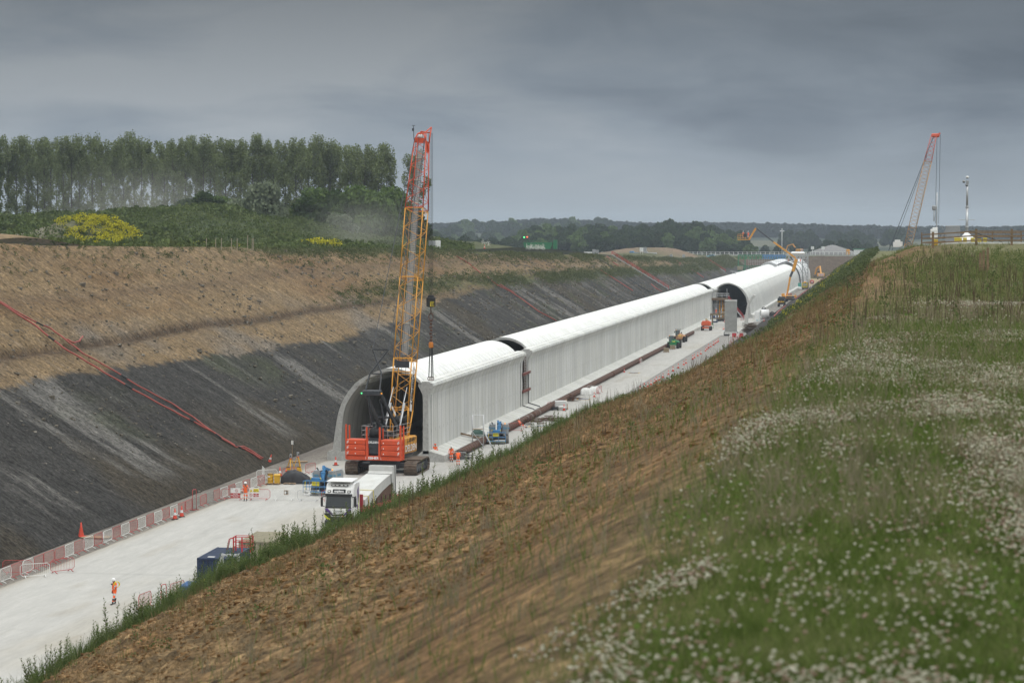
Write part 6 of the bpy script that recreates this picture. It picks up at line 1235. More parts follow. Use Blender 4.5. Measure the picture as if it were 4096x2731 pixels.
x, y_ = gp_(1850, 1838); rubble(x, y_, 1.8, 1.4, .9, STEELD, 36, 'dark equipment and green hoses heaped beside the worker at the weeds', 9, fl=1.6)
# pallets of blocks beside the green telehandler
for px, py, lab in ((2665, 1410, 'pallet of wrapped grey blocks left of the green telehandler'), (2690, 1398, 'pallet of brown timber blocks behind the wrapped one')):
    x, y_ = gp_(px, py); t = pallet(x, y_, .1, lab); 
    for k in range(4): mb = MB(); mb.rbox((0, 0, .24 + k * .2), (1.15, .95, .18), .02); mb.build('block_layer', [WOOD, CT][k % 2], t)
# ---- telehandler and friends
def telehandler(px, py, m, label, rz=0, lights=False):
    x, y_ = gp_(px, py); t = empty('telehandler', (x, y_, .02), rz, label, 'telehandler')
    for sx in (-1.02, 1.02):
        for yy in (-1.5, 1.7): wheel(t, sx, yy, .68, .5, BLK, m, True)
    mb = MB(); mb.rbox((.0, 0, .95), (1.5, 4.6, .5), .08); mb.rbox((.25, -1.9, 1.35), (1.2, 1.1, .9), .12); mb.rbox((.7, -.2, 1.3), (.6, 2.6, .7), .1)
    for sx in (-1.02, 1.02): mb.rbox((sx, -1.5, 1.42), (.55, 1.3, .08), .03)
    mb.build('body', m, t)
    mb = MB(); mb.rbox((-.62, -.1, 1.0), (.85, 1.7, .7), .06); mb.bx(-1.04, -.2, -.95, .75, 2.62, 2.72)
    for a, b in ((-1.0, -.9), (-.24, -.9), (-1.0, .7), (-.24, .7)): mb.bar((a, b, 1.3), (a, b, 2.65), .08)
    cb = mb.build('cab', GRYD, t); mb = MB(); mb.bx(-.96, -.28, -.92, -.9, 1.45, 2.6); mb.bx(-1.03, -1.01, -.85, .65, 1.4, 2.6); mb.bx(-.22, -.2, -.85, .65, 1.5, 2.6); mb.build('cab_window', mat('cab_glass', (.10, .14, .15), .15) if 'cab_glass' not in bpy.data.materials else bpy.data.materials['cab_glass'], cb)
    mb = MB(); mb.bar((.15, -2.1, 1.9), (.05, 2.6, 1.5), .34, .42); mb.bar((.05, 2.6, 1.5), (.05, 3.1, .7), .3, .3); mb.build('boom', m, t); mb = MB(); mb.bx(-.5, .6, 3.1, 3.2, .5, 1.2); mb.bar((-.3, 3.1, .3), (-.3, 4.2, .3), .12, .06); mb.bar((.4, 3.1, .3), (.4, 4.2, .3), .12, .06); mb.build('fork_carriage', STEELD, t)
    mb = MB(); mb.lathe([(.06, 2.72), (.06, 2.85)], (-.9, -.8, 0), 8); mb.build('beacon', AMB, t); mb = MB(); mb.rbox((-1.25, -.9, 2.3), (.2, .08, .3), .03); mb.rbox((.35, -.9, 2.2), (.3, .08, .25), .03); mb.build('mirror', BLK, t); mb = MB(); mb.bx(-.05, .6, -2.47, -2.455, 1.5, 1.65); mb.build('number_plate', YSG, t)
    if lights:
        mb = MB()
        for k in range(4): mb.rbox((-.9 + k * .35, -1.0, 2.95), (.28, .1, .2), .03)
        mb.build('work_lamp', LGR, t)
    return t
telehandler(2697, 1393, GRN, 'green telehandler seen from behind beside the pallets', R(-4)); telehandler(2722, 1368, mat('pale_orange', (.55, .30, .14), .5), 'second telehandler with work lamps, half hidden behind the green one', R(-4), True)
x, y_ = gp_(2826, 1322); t = empty('boom_lift', (x, y_, .02), R(-3), 'orange boom lift parked at the far end of the rusty pipe', 'boom lift')
for sx in (-1.05, 1.05):
    for yy in (-1.2, 1.5): wheel(t, sx, yy, .52, .38, BLK, ORG2)
mb = MB(); mb.rbox((0, 0, .75), (1.7, 3.6, .35), .06); mb.build('chassis', ORG2, t); mb = MB(); mb.rbox((0, -.5, 1.75), (2.3, 2.6, 1.1), .15); mb.rbox((0, -1.2, 2.4), (1.9, 1.0, .25), .08); cv = mb.build('turret', ORG2, t); mb = MB(); mb.bx(-1.0, 1.0, -1.82, -1.81, 1.3, 1.36); mb.build('grille', BLK, cv)
mb = MB(); mb.bar((0, 1.5, 2.3), (0, -1.0, 2.9), .4, .5); mb.bar((0, -.9, 2.95), (.3, 4.5, 1.6), .35, .4); mb.build('boom', mat('beige_boom', (.48, .42, .27), .6), t); mb = MB(); mb.bx(-1.2, 1.2, 4.6, 5.5, .4, .46); mb.tube([(-1.2, 4.6, 1.5), (1.2, 4.6, 1.5), (1.2, 5.5, 1.5), (-1.2, 5.5, 1.5)], .04, 5, closed=True); mb.bar((-1.2, 4.6, .4), (-1.2, 4.6, 1.5), .06); mb.bar((1.2, 4.6, .4), (1.2, 4.6, 1.5), .06); mb.build('basket', GRN, t)
x, y_ = gp_(2870, 1300); t = empty('steel_trestle', (x + .6, y_, .03), 0, 'long brown steel beam on legs right of the orange boom lift', 'trestle'); mb = MB(); mb.rbox((0, 0, 2.9), (5.2, 1.2, .45), .05); mb.rbox((.5, 0, 1.8), (4.6, 1.0, .3), .05); mb.build('beam', mat('beam_brown', (.15, .11, .055), .7), t)
for sx in (-2, 2): mb = MB(); mb.bx(sx - .15, sx + .15, -.5, .5, 0, 2.65); mb.build('leg', bpy.data.materials['beam_brown'], t)
# access scaffold before the arch with red stair
x, y_ = gp_(2872, 1264); y_ = 700; x = -48.1; t = empty('scaffold_platform', (x, y_, .02), 0, 'scaffold platform with yellow props and red-railed stair at the arch mouth', 'scaffold')
mb = MB()
for sx in (-2.2, -.9, .6, 2.0):
    for sy in (-1, 1): mb.tube([(sx, sy, 0), (sx, sy, 6.5 + (1.3 if sx < 1 else 2.4))], .05, 5)
for z in (2.2, 4.4, 6.9, 7.5): mb.tube([(-2.3, -1, z), (2.9, -1, z)], .05, 5); mb.tube([(-2.3, 1, z), (2.6, 1, z)], .05, 5)
mb.bar((-2.2, -1, 0), (-.9, -1, 2.2), .06); mb.bar((-2.2, -1, 4.4), (.6, -1, 2.2), .06); mb.build('tubes', GALV, t)
mb = MB(); mb.bx(-2.6, 2.4, -1.3, 1.3, 5.6, 6.2); mb.build('deck', mat('deck_brown', (.16, .11, .07), .9), t)
for sx in (-.1, .8, 1.6): mb = MB(); mb.lathe([(.2 if sx < 1 else .33, 0), (.2 if sx < 1 else .33, 5.6)], (sx, .3, 0), 12); mb.build('prop', YEL, t)
mb = MB(); mb.lathe([(.62, 0), (.62, 5.6)], (-1.4, .5, 0), 16); mb.build('column', LGR, t)
mb = MB()
for k in range(16): f = k / 16; mb.bx(2.5 + 4.3 * f, 2.5 + 4.3 * f + .3, -.6, .4, 5.9 - 5.9 * f - .05, 5.9 - 5.9 * f)
mb.bar((2.4, -.62, 5.8), (6.9, -.62, 0), .08, .25); mb.bar((2.4, .42, 5.8), (6.9, .42, 0), .08, .25); mb.build('stair', GALV, t); mb = MB()
for yy in (-.62, .42):
    for dz in (.55, 1.1): mb.bar((2.4, yy, 5.8 + dz), (6.9, yy, dz), .07)
    for k in range(6): f = k / 5; mb.bar((2.4 + 4.5 * f, yy, 5.8 - 5.8 * f), (2.4 + 4.5 * f, yy, 6.9 - 5.8 * f), .06)
mb.build('stair_rail', RED, t)
tower(-46.4, 690, 0, 3.6, 'small aluminium tower at the foot of the scaffold platform'); person((-48.5, 690, 1.7), R(150), 'worker in orange on the scaffold below the brown deck', {}, HATW)
t = empty('welfare_unit', (-48.1, 676, .02), 0, 'small dark blue cabinet with a white panel below the scaffold', 'cabinet'); mb = MB(); mb.rbox((0, 0, 1.3), (2.0, 1.6, 2.6), .06); mb.build('body', mat('navy', (.03, .045, .09), .5), t); mb = MB(); mb.bx(-.7, .7, -.83, -.81, .4, 2.3); mb.build('panel', WHT, t); mb = MB(); mb.bx(-.45, .45, -.85, -.835, 1.3, 2.0); mb.build('screen', mat('screen_blue', (.04, .07, .16), .4), t)
mb = MB(); x, y_ = gp_(2880, 1285); rubble(x + .4, y_, 2, 3, 1.1, STEELD, 40, 'dark pumps and tools beside the navy cabinet', 21, fl=3)
person((-45.2, 712, .02), R(80), 'worker in orange bending just inside the arch mouth', dict(chs=(0, .25, 1.18), nck=(0, .4, 1.26), hed=(0, .52, 1.28), shL=(-.19, .34, 1.2), shR=(.19, .34, 1.2), elL=(-.2, .45, .95), wrL=(-.15, .55, .75), elR=(.2, .45, .95), wrR=(.15, .55, .75)), HATR)
# water-filled barriers under the grey panel and red barriers at the slope
x0, y0 = gp_(2940, 1348)
for k in range(5):
    m = [WBR, mat('plastic_red', (.45, .03, .045), .45) if 'plastic_red' not in bpy.data.materials else bpy.data.materials['plastic_red'], WBR, RED, WBR][k]; t = empty('water_barrier', (x0 - 1.0 + k * .85, y0 - .5 * (k % 2), .03), R([70, 5, 5, -30, -60][k]), '%s plastic barrier from the left under the grey wall segment' % ORD[k], 'barrier', 'plastic barriers under the grey segment'); mb = MB(); mb.prism([(-.28, 0), (.28, 0), (.22, .3), (.1, .42), (.08, .95), (-.08, .95), (-.1, .42), (-.22, .3)], -.5, .5, 0, 'YZ'); mb.build('block', m, t)
mb = MB(); mb.bx(-1.7, 1.7, -.6, .6, .0, .9); o = mb.build('plinth', STEELD); o.location = (-38, 592.4, .01); tag(o, 'dark steel plinth under the tall grey wall segment', 'plinth')
for i, (px, py, rz) in enumerate(((2922, 1385, 75), (2928, 1372, 75), (2945, 1360, 40), (2962, 1358, 55))):
    x, y_ = gp_(px, py); bar_('red', x, y_, R(rz), '%s red barrier of the crooked group at the foot of the right slope' % ORD[i], 'red barriers by the right slope foot')
x, y_ = gp_(2995, 1330); rubble(x + .5, y_, 2.6, 5, 2.4, mat('brown_mesh', (.09, .06, .04), .9), 140, 'heap of brown matting and steel behind the grey wall segment', 31, 1.0, fl=2.2)
# cabinet, white cylinder, cable drums beside the twin bore
t = empty('white_cabinet', (-36.0, 676, .02), 0, 'white steel cabinet beside the curved wall segment', 'cabinet'); mb = MB(); mb.rbox((0, 0, 1.7), (1.5, 1.4, 2.9), .05); mb.build('body', WHT, t); mb = MB(); mb.bx(.72, .76, -.72, -.7, .3, 3.1); mb.bx(-.3, .3, -.715, -.705, .6, .75); mb.build('blue_mark', mat('mark_blue', (.1, .35, .45), .5), t)
t = empty('concrete_ring', (-34.6, 690, .5), R(5), 'white drum-shaped casing lying beside the white cabinet', 'casing'); mb = MB(); mb.lathe([(1.35, -1.1), (1.35, 1.1), (1.2, 1.1), (1.2, -1.1)], (0, 0, 1.5), 28, 0, 'X', cap=False); mb.build('shell', WHT, t); mb = MB(); mb.lathe([(1.2, .9), (1.2, 1.0)], (0, 0, 1.5), 24, 0, 'X'); mb.bx(-1.2, 2.2, -1.3, 1.3, -.1, .12); mb.build('plinth', LGR, t)
for (x, y_, z, lab) in ((-33.6, 716, .7, 'heap of black cable ducting at the slope foot'), (-37.0, 730, 1.6, 'black cable bundle on the upstand by the twin bore')):
    mb = MB(); rr = random.Random(int(y_))
    for k in range(12):
        c_ = (rr.uniform(-1.2, 1.2) * (z < 1) , rr.uniform(-1, 1), rr.uniform(-.4, .6)); r_ = rr.uniform(.3, .7); mb.tube([(c_[0] + r_ * math.cos(a), c_[1] + r_ * .4 * math.sin(a), c_[2] + r_ * math.sin(a)) for a in np.linspace(0, 6.28, 11)[:-1]], .09, 5, closed=True)
    o = mb.build('cable_bundle', BLK); o.location = (x, y_, z); tag(o, lab, 'cable')
# ================================================================ hoses, stairs and things on the banks
HRED = mat('hose_red', (.30, .060, .045), .6, var=.15); HBLK = mat('hose_black', (.04, .04, .045), .6)
def slope_pt(px, py, off=.12):
    """point of the left slope (plane 1:1.6 above the toe) seen at a photo pixel"""
    x = (px - 2048) / 9671.0; yv = (1365.5 - py) / 9671.0; M = Euler((R(90 - 2.608), 0, R(8.849))).to_matrix(); d = M @ Vector((x, yv, -1))
    # z = (TOE - X)/1.6
    t_ = (TOE / 1.6 - CAM_H) / (d.z + d.x / 1.6); p = Vector((0, 0, CAM_H)) + d * t_; p.z += off; p.x += off * .5; return p
def hose(pix, r, m, label, group='red hoses down the left slope', joints=()):
    t = empty('hose', slope_pt(*pix[0]), 0, label, 'hose', group); o0 = Vector(t.location); P = [slope_pt(*q, off=.2 + r) - o0 for q in pix]; Q = []
    for a, b in zip(P[:-1], P[1:]):
        for k in range(8): Q.append(a.lerp(b, k / 8) + Vector((0, .10 * math.sin(len(Q) * .9), 0)))
    Q.append(P[-1]); mb = MB(); mb.tube(Q, r, 7); mb.build('tube', m, t)
    for j in joints: a, b = Q[int(j * (len(Q) - 3))], Q[int(j * (len(Q) - 3)) + 1]; mb = MB(); mb.tube([a, a + (b - a).normalized() * .9], r * 1.15, 7); mb.build('coupling', BLK, t)
    return t
hose([(-60, 1195), (0, 1225), (135, 1312), (245, 1400), (330, 1450), (420, 1505), (540, 1575), (660, 1640), (765, 1695), (850, 1740), (930, 1790), (960, 1800), (985, 1812), (1042, 1847)], .10, HRED, 'lower thick red hose running the whole way down the left slope', joints=(.2, .45, .62, .8))
hose([(-60, 1190), (0, 1219), (120, 1290), (200, 1325), (262, 1372), (330, 1425), (430, 1480), (560, 1560), (680, 1622), (770, 1680), (870, 1755), (940, 1798), (970, 1794), (1048, 1842)], .085, HRED, 'upper thick red hose running the whole way down the left slope', joints=(.18, .5, .78))
hose([(262, 1368), (290, 1382), (312, 1375), (325, 1356)], .10, HRED, 'short stub of red hose curling up beside the long pair')
hose([(1823, 1030), (1870, 1058), (1920, 1098)], .13, HRED, 'upper length of red hose high on the slope right of the crane'); hose([(1945, 1112), (1985, 1145), (2040, 1172), (2090, 1205), (2150, 1250), (2222, 1288)], .13, HRED, 'lower length of red hose dropping behind the first tunnel roof'); hose([(1998, 1142), (2030, 1162), (2055, 1175)], .10, HRED, 'short red hose lying beside the long one above the tunnel')
hose([(2425, 1029), (2445, 1048), (2472, 1068)], .15, HRED, 'short red hose at the top of the slope left of the red stair'); hose([(2399, 1084), (2440, 1110), (2480, 1135), (2530, 1168)], .15, HRED, 'red hose below the stair head, dropping to the long tunnel roof'); hose([(2394, 1041), (2440, 1068), (2500, 1108), (2560, 1150), (2600, 1172)], .15, HBLK, 'black hose running beside the red stair down the slope')
hose([(2700, 1042), (2720, 1058)], .2, HRED, 'short red hose at the crest before the second stair'); hose([(2750, 1073), (2785, 1095), (2812, 1113)], .2, HRED, 'red hose down the slope between the two stairs'); hose([(2900, 1050), (2920, 1060)], .2, HRED, 'tiny far red hose at the crest near the green gantry'); hose([(2602, 1140), (2626, 1160), (2645, 1170)], .16, HRED, 'red hose lying below the first red stair')
def slope_stair(pa, pb, label):
    a, b = slope_pt(*pa, off=.3), slope_pt(*pb, off=.3); t = empty('slope_stair', a, 0, label, 'stair', 'red-railed stairs down the left slope'); d = b - a; mb = MB()
    for sy in (0, 1.6):
        o = Vector((0, sy, 0))
        for z in (.6, 1.15): mb.bar(o + Vector((0, 0, z)), d + o + Vector((0, 0, z)), .09)
        n = max(4, int(d.length / 2))
        for k in range(n + 1): mb.bar(d * (k / n) + o, d * (k / n) + o + Vector((0, 0, 1.15)), .10)
    mb.build('handrail', RED, t); mb = MB(); n = int(d.length / .5)
    for k in range(n): q = d * (k / n); mb.box(q + Vector((0, .8, .05)), (.4, 1.4, .08))
    mb.bar((0, 0, 0), d, .1, .2); mb.build('treads', GALV, t); return t
slope_stair((2445, 1022), (2672, 1160), 'red-railed stair down the slope, nearer of the two'); slope_stair((2822, 1042), (2900, 1090), 'red-railed stair down the slope, farther of the two')
def rhose(ps, r, label):
    P = [Vector((x, y, float(right_z(np.array(float(x)), np.array(float(y)))) + .25)) for x, y in ps]; t = empty('hose', P[0], 0, label, 'hose', 'red hoses on the right slope'); Q = []
    for a, b in zip(P[:-1], P[1:]):
        for k in range(5): Q.append(a.lerp(b, k / 5) - P[0])
    Q.append(P[-1] - P[0]); mb = MB(); mb.tube(Q, r, 6); mb.build('tube', HRED, t)
rhose([(-24, 520), (-26, 560), (-27.5, 610)], .16, 'short orange-red hose low on the right slope nearest the camera'); rhose([(-29, 640), (-31, 720), (-32.5, 780)], .16, 'orange-red hose on the right slope below the white cabinet'); rhose([(-31, 820), (-32.5, 950), (-32.8, 1010)], .18, 'orange-red hose along the slope foot beside the yellow lift'); rhose([(-30, 1040), (-26, 1130), (-27, 1200)], .2, 'far orange-red hose above the road by the checked van'); rhose([(-9, 650), (-15, 760), (-22, 840)], .18, 'orange-red hose running down from the crest of the right slope')
# ---- gantry across the far end
t = empty('site_gantry', (-50.4, 1116, 0), 0, 'tall access gantry over the tunnel in green, blue and silver steel', 'gantry')
GG = mat('gantry_green', (.025, .17, .075), .5); GB = mat('gantry_blue', (.045, .19, .42), .5)
def truss(mb, x0, x1, y, z0, z1, n, w=.22):
    mb.bar((x0, y, z0), (x1, y, z0), w); mb.bar((x0, y, z1), (x1, y, z1), w)
    for k in range(n):
        a, b = x0 + (x1 - x0) * k / n, x0 + (x1 - x0) * (k + 1) / n; mb.bar((a, y, z0), (a, y, z1), w * .7); m_ = (a + b) / 2; mb.bar((a, y, z0), (m_, y, z1), w * .6); mb.bar((m_, y, z1), (b, y, z0), w * .6)
    mb.bar((x1, y, z0), (x1, y, z1), w)
mb = MB(); 
for y in (-1.5, 1.5): truss(mb, -17.9, -7.0, y, 12.9, 14.6, 6, .25); truss(mb, -17.9, -7.5, y, 7.2, 9.6, 4, .22)
for x in (-17.9, -14.8):
    for y in (-1.5, 1.5): mb.bar((x, y, 0), (x, y, 14.6), .35)
mb.build('green_truss', GG, t); mb = MB()
for y in (-1.5, 1.5): truss(mb, -7.0, 3.6, y, 12.9, 14.6, 9, .25)
mb.build('blue_truss', GB, t); mb = MB()
for y in (-1.5, 1.5): truss(mb, 3.6, 13.8, y, 12.9, 14.8, 6, .25)
for x in (11.4, 13.9):
    for y in (-1.5, 1.5): mb.bar((x, y, 0), (x, y, 14.8), .32)
for k in range(9): z = k * 1.6; mb.bar((11.4, -1.5, z), (13.9, -1.5, z), .15); mb.bar((11.4, -1.5, z), (13.9, -1.5, z + 1.6), .12); mb.bar((13.9, -1.5, z), (11.4, -1.5, z + 1.6), .10)
mb.bar((10.8, -1.5, 12.9), (7.5, -1.5, 14.6), .2); mb.build('silver_truss', GALV, t); mb = MB()
for z in (3.2, 6.6, 10.9): mb.bx(9.2 if z < 10 else 3.6, 11.2 if z < 10 else 13.9, -2, 2, z, z + .18)
for z in (3.2, 6.6): mb.tube([(9.2, -2, z + 1.1), (11.2, -2, z + 1.1)], .08, 4); mb.tube([(9.2, -2, z), (9.2, -2, z + 1.1)], .08, 4)
mb.build('landing', GALV, t); mb = MB()
for k in range(34):
    x = -13 + k * .8; zz_ = 10.9; mb.bar((x, -2.2, zz_ - (1.2 if k < 20 else 0)), (x, -2.2, 12.9), .08)
for z in (11.4, 12.0): mb.bar((-13, -2.2, z), (13.9, -2.2, z), .08)
mb.build('guard_rail', GALV, t); mb = MB(); mb.rbox((-17, -1.8, 8.6), (2.4, 1.5, 1.8), .1); mb.build('pallet_cage', CT, t)
for x, y_, lab in ((5.0, 1113.6, 'worker in orange on the gantry deck, left of three'), (8.6, 1113.6, 'worker in orange on the gantry deck, middle of three'), (10.6, 1113.4, 'worker in orange on the gantry deck, right of three')): person((-50.4 + x, y_, 11.1), R(rnd.uniform(60, 300)), lab, walkL, HATR)
# scaffold rail on the roof
for x, y_, lab in ((-53.5, 850, 'small pale handrail frame on the far tunnel roof'),):
    mb = MB(); mb.tube([(-1.4, 0, 1.3), (1.6, 0, 1.1)], .06, 4); mb.tube([(-.6, 0, .5), (.7, 0, .4)], .06, 4)
    for q in (-.5, .5): mb.bar((q, 0, 0), (q, 0, 1.3), .08)
    o = mb.build('handrail_frame', GALV); o.location = (x, y_, 10.2); tag(o, lab, 'rail')
# ---- dumper, yellow telescopic lift with two workers, van, excavators
AMP = mat('plant_amber', (.68, .30, .02), .45, var=.12, dirt=(.4, .25, .1), dirt_amt=.4)
def chevrons(t, x0, x1, y, z0, z1, c1=YSG, c2=RED, n=4):
    mb = MB(); mb.bx(x0, x1, y - .01, y, z0, z1); b = mb.build('chevron_panel', c1, t); mb = MB(); w = (x1 - x0) / n
    for k in range(n): s = 1 if k < n / 2 else -1; a = x0 + k * w + w * .25; mb.add([(a, y - .02, z0), (a + w * .45, y - .02, z0), (a + w * .45 + s * w * .4, y - .02, z1), (a + s * w * .4, y - .02, z1)], [(0, 1, 2, 3)])
    mb.build('chevron_stripe', c2, b); return b
t = empty('tipper_truck', (-35.9, 822, .02), R(-4), 'dark tipper truck with yellow and red tail stripes on the side road', 'truck'); mb = MB(); mb.rbox((0, 1.0, 1.9), (2.3, 2.8, 1.1), .08); mb.rbox((0, 3.8, 1.9), (2.2, 1.9, 2.2), .15); mb.rbox((0, 1.8, .95), (1.6, 6.2, .35), .05); mb.rbox((0, 2.85, 2.7), (2.2, .15, 1.3), .03); mb.build('body', GRYD, t)
for x in (-.95, .95):
    for y_ in (.6, 4.2): wheel(t, x, y_, .45, .4, BLK, LGR, False)
mb = MB(); mb.rbox((0, -.5, 2.5), (2.2, .08, 1.0), .03); mb.build('headboard_glass', GLS, t); chevrons(t, -1.1, 1.1, -.45, 1.45, 1.9); mb = MB(); mb.bx(-.9, -.3, -.48, -.42, .75, .9); mb.bx(.3, .9, -.48, -.42, .75, .9); mb.build('tail_light', WHT, t)
t = empty('telescopic_lift', (-35.4, 880, .02), R(-6), 'yellow mobile lift with a long cranked boom reaching up over the tunnel', 'lift'); mb = MB(); mb.rbox((0, 1, .95), (2.7, 6.0, .6), .1); mb.build('chassis', GRYD, t)
for x in (-1.25, 1.25):
    for y_ in (-1.2, .2, 2.8, 4.0): wheel(t, x, y_, .55, .4, BLK, AMP, False)
mb = MB(); mb.rbox((-.6, -.5, 1.75), (3.2, 3.2, .9), .12); mb.rbox((-2.1, -1.0, 2.5), (1.1, 1.6, 1.0), .1); mb.rbox((2.0, .5, 1.9), (1.0, 2.4, .8), .1); tr_ = mb.build('turret', AMP, t); mb = MB(); mb.rbox((.6, -2.12, 1.8), (3.0, .1, .6), .03); mb.build('dark_panel', GRYD, tr_)
p0, p1_, p2_, p3_, p4_ = Vector((-.9, 0, 2.2)), Vector((.3, 0, 9.0)), Vector((.8, 0, 11.4)), Vector((2.0, 0, 15.5)), Vector((-12.3, 0, 26.6))
mb = MB(); mb.bar(p0, p1_, .6, .6); mb.bar(p2_ + Vector((.5, 0, -.4)), p3_ + Vector((.5, 0, 0)), .95, 1.1); mb.bar(p3_ + Vector((.2, 0, .3)), p3_.lerp(p4_, .55), .6, .55); mb.build('boom', AMP, t); mb = MB(); mb.bar(p1_, p2_ + Vector((.5, 0, 0)), .65, .8); mb.bar(p3_.lerp(p4_, .55), p4_, .42, .42); mb.bar(p3_ + Vector((-1.8, 0, .8)), p3_ + Vector((-.2, 0, -1.4)), .3); mb.build('boom_extension', GRYD, t)
bx_ = Vector((-16.6, 0, 22.3)); mb = MB(); mb.bar(p4_, bx_ + Vector((1.8, 0, .2)), .5, .6); mb.bx(bx_.x - 2.2, bx_.x + 2.0, -.9, .9, bx_.z, bx_.z + .25)
for z in (.8, 1.5, 2.1): mb.tube([(bx_.x - 2.2, -.9, bx_.z + z), (bx_.x + .6, -.9, bx_.z + z), (bx_.x + .6, .9, bx_.z + z), (bx_.x - 2.2, .9, bx_.z + z)], .06, 4, closed=True)
for dx in (-2.2, -1.2, -.3, .6): mb.bar((bx_.x + dx, -.9, bx_.z), (bx_.x + dx, -.9, bx_.z + 2.1), .09)
mb.build('basket', AMP, t); mb = MB(); mb.rbox((bx_.x + .5, -.95, bx_.z + 1.7), (1.3, .3, 1.2), .15); mb.build('cable_coil', BLK, t)
Mw = Matrix.Translation((-35.4, 880, .02)) @ Matrix.Rotation(R(-6), 4, 'Z')
for dx, lab in ((-.3, 'worker with white helmet standing in the raised yellow basket, left'), (1.5, 'worker with white helmet standing in the raised yellow basket, right')): q = Mw @ (bx_ + Vector((dx, -.1, .5))); person(q, R(160), lab, dict(elR=(.26, .1, 1.2), wrR=(.15, .35, 1.2)), HATW, s=1.5)
person((-33.9, 898, .02), R(30), 'worker in orange standing behind the yellow mobile lift', {}, HATR, s=1.25); t = empty('flatbed_trailer', (-36.4, 900, .02), 0, 'low red-railed trailer behind the yellow mobile lift', 'trailer'); mb = MB(); mb.rbox((0, 0, 1.1), (2.2, 5, .3), .05); mb.tube([(-1, -2.4, 2.4), (1, -2.4, 2.4), (1, 2.4, 2.4), (-1, 2.4, 2.4)], .09, 4, closed=True); mb.bar((-1, -2.4, 1.1), (-1, -2.4, 2.4), .1); mb.bar((1, -2.4, 1.1), (1, -2.4, 2.4), .1); mb.build('deck', RED, t); mb = MB(); mb.rbox((0, 0, 1.8), (1.9, 4, .9), .1); mb.build('load', CT, t)
t = empty('works_van', (-36.0, 1062, .02), R(-3), 'van with yellow and dark chevrons and an amber beacon near the gantry leg', 'van'); mb = MB(); mb.rbox((0, 2, 1.75), (2.5, 5.2, 2.9), .25); mb.build('body', GRYD, t)
chevrons(t, -1.15, 1.15, -.62, .9, 3.2, YSG, BLT, 5); mb = MB(); mb.rbox((0, -.66, 2.2), (1.8, .05, .9), .02); mb.build('white_panel', LGR, t); mb = MB(); mb.rbox((0, -.3, 3.35), (.9, .3, .25), .05); mb.build('beacon', AMB, t)
for x in (-1.0, 1.0): 
    for y_ in (.3, 3.6): wheel(t, x, y_, .4, .3, BLK, LGR, False)
for x, y_, lab, s_ in ((-38.6, 1070, 'green portable cabin beside the checked van', 1),): mb = MB(); mb.rbox((0, 0, 1.4), (1.4, 1.6, 2.8), .1); o = mb.build('portable_toilet', mat('teal', (.06, .32, .26), .5)); o.location = (x, y_, 0); tag(o, lab, 'cabin')
x_, y_ = gp_(3198, 1158); tp = tarp(x_, y_, .2, WB, 2.6, 3.5, 1.1, 'white sheeting lying on the road before the checked van', 33)
t = empty('road_sign', (-33.5, 1080, .02), 0, 'round no-entry sign on a pale stand right of the checked van', 'sign'); mb = MB(); mb.bar((0, 0, 0), (0, 0, 3.6), .12); mb.bar((-.6, 0, .1), (0, 0, 1.6), .12); mb.build('stand', WBR, t); mb = MB(); mb.lathe([(.95, -.05), (.95, .05)], (0, 0, 3.0), 18, 0, 'Y'); dd = mb.build('disc', RED, t); mb = MB(); mb.bx(-.55, .55, -.07, -.055, 2.9, 3.1); mb.build('disc_bar', WHT, dd)
def excavator(x, y_, rz, label, s=1.0, z=0):
    t = empty('excavator', (x, y_, z), rz, label, 'excavator'); t.scale = (s,) * 3
    for sx in (-1.2, 1.2): mb = MB(); mb.rbox((sx, 0, .45), (.6, 4.4, .85), .3); mb.build('track', TRK, t)
    mb = MB(); mb.rbox((0, -.8, 1.8), (2.9, 3.0, 1.3), .15); mb.build('body', AMP, t); chevrons(t, -1.0, 1.0, -2.31, 1.3, 2.3, WHT, RED, 6)
    mb = MB(); mb.rbox((-.9, 1.0, 2.2), (1.0, 1.7, 1.9), .12); mb.build('cab', GLS, t); mb = MB(); mb.bar((.2, .8, 1.8), (-.2, 3.2, 5.0), .5, .6); mb.bar((-.2, 3.1, 5.0), (-1.4, 5.6, 4.2), .45, .5); mb.bar((-1.4, 5.6, 4.3), (-2.0, 6.1, 1.8), .35, .4); mb.build('boom', AMP, t); mb = MB(); mb.rbox((-2.1, 5.9, 1.2), (1.3, 1.0, 1.1), .25); mb.build('bucket', TRK, t); return t
excavator(-35.6, 1296, R(4), 'yellow excavator with red and white rear stripes at the end of the cutting', 1.35); excavator(-57, 1550, R(60), 'small pale yellow excavator far beyond the white fence', 1.2, 11.3)
x_, y_ = gp_(3350, 1100); person((-26.4, 1296, .02), R(0), 'worker in orange by the slope right of the far excavator', {}, HATR, s=1.4); person((-24.4, 1290, .9), R(20), 'worker in yellow suit near the far orange machine', {}, HATW, HYEL, s=1.5)
t = empty('site_dumper', (-20.8, 1290, 1.6), 0, 'small dark-framed machine at the far slope foot', 'dumper'); mb = MB(); mb.rbox((0, 0, .8), (3, 3, .9), .1); mb.build('body', AMP, t); mb = MB(); mb.tube([(-1.5, -1, 1), (-1.5, -1, 3), (1.6, -1, 3), (1.6, -1, 1)], .1, 5); mb.rbox((0, 0, 3.1), (3.2, 2.6, .15), .04); mb.build('roll_frame', GRYD, t)
for x in (-1, 1): wheel(t, x, 0, .6, .4, BLK, LGR, False)
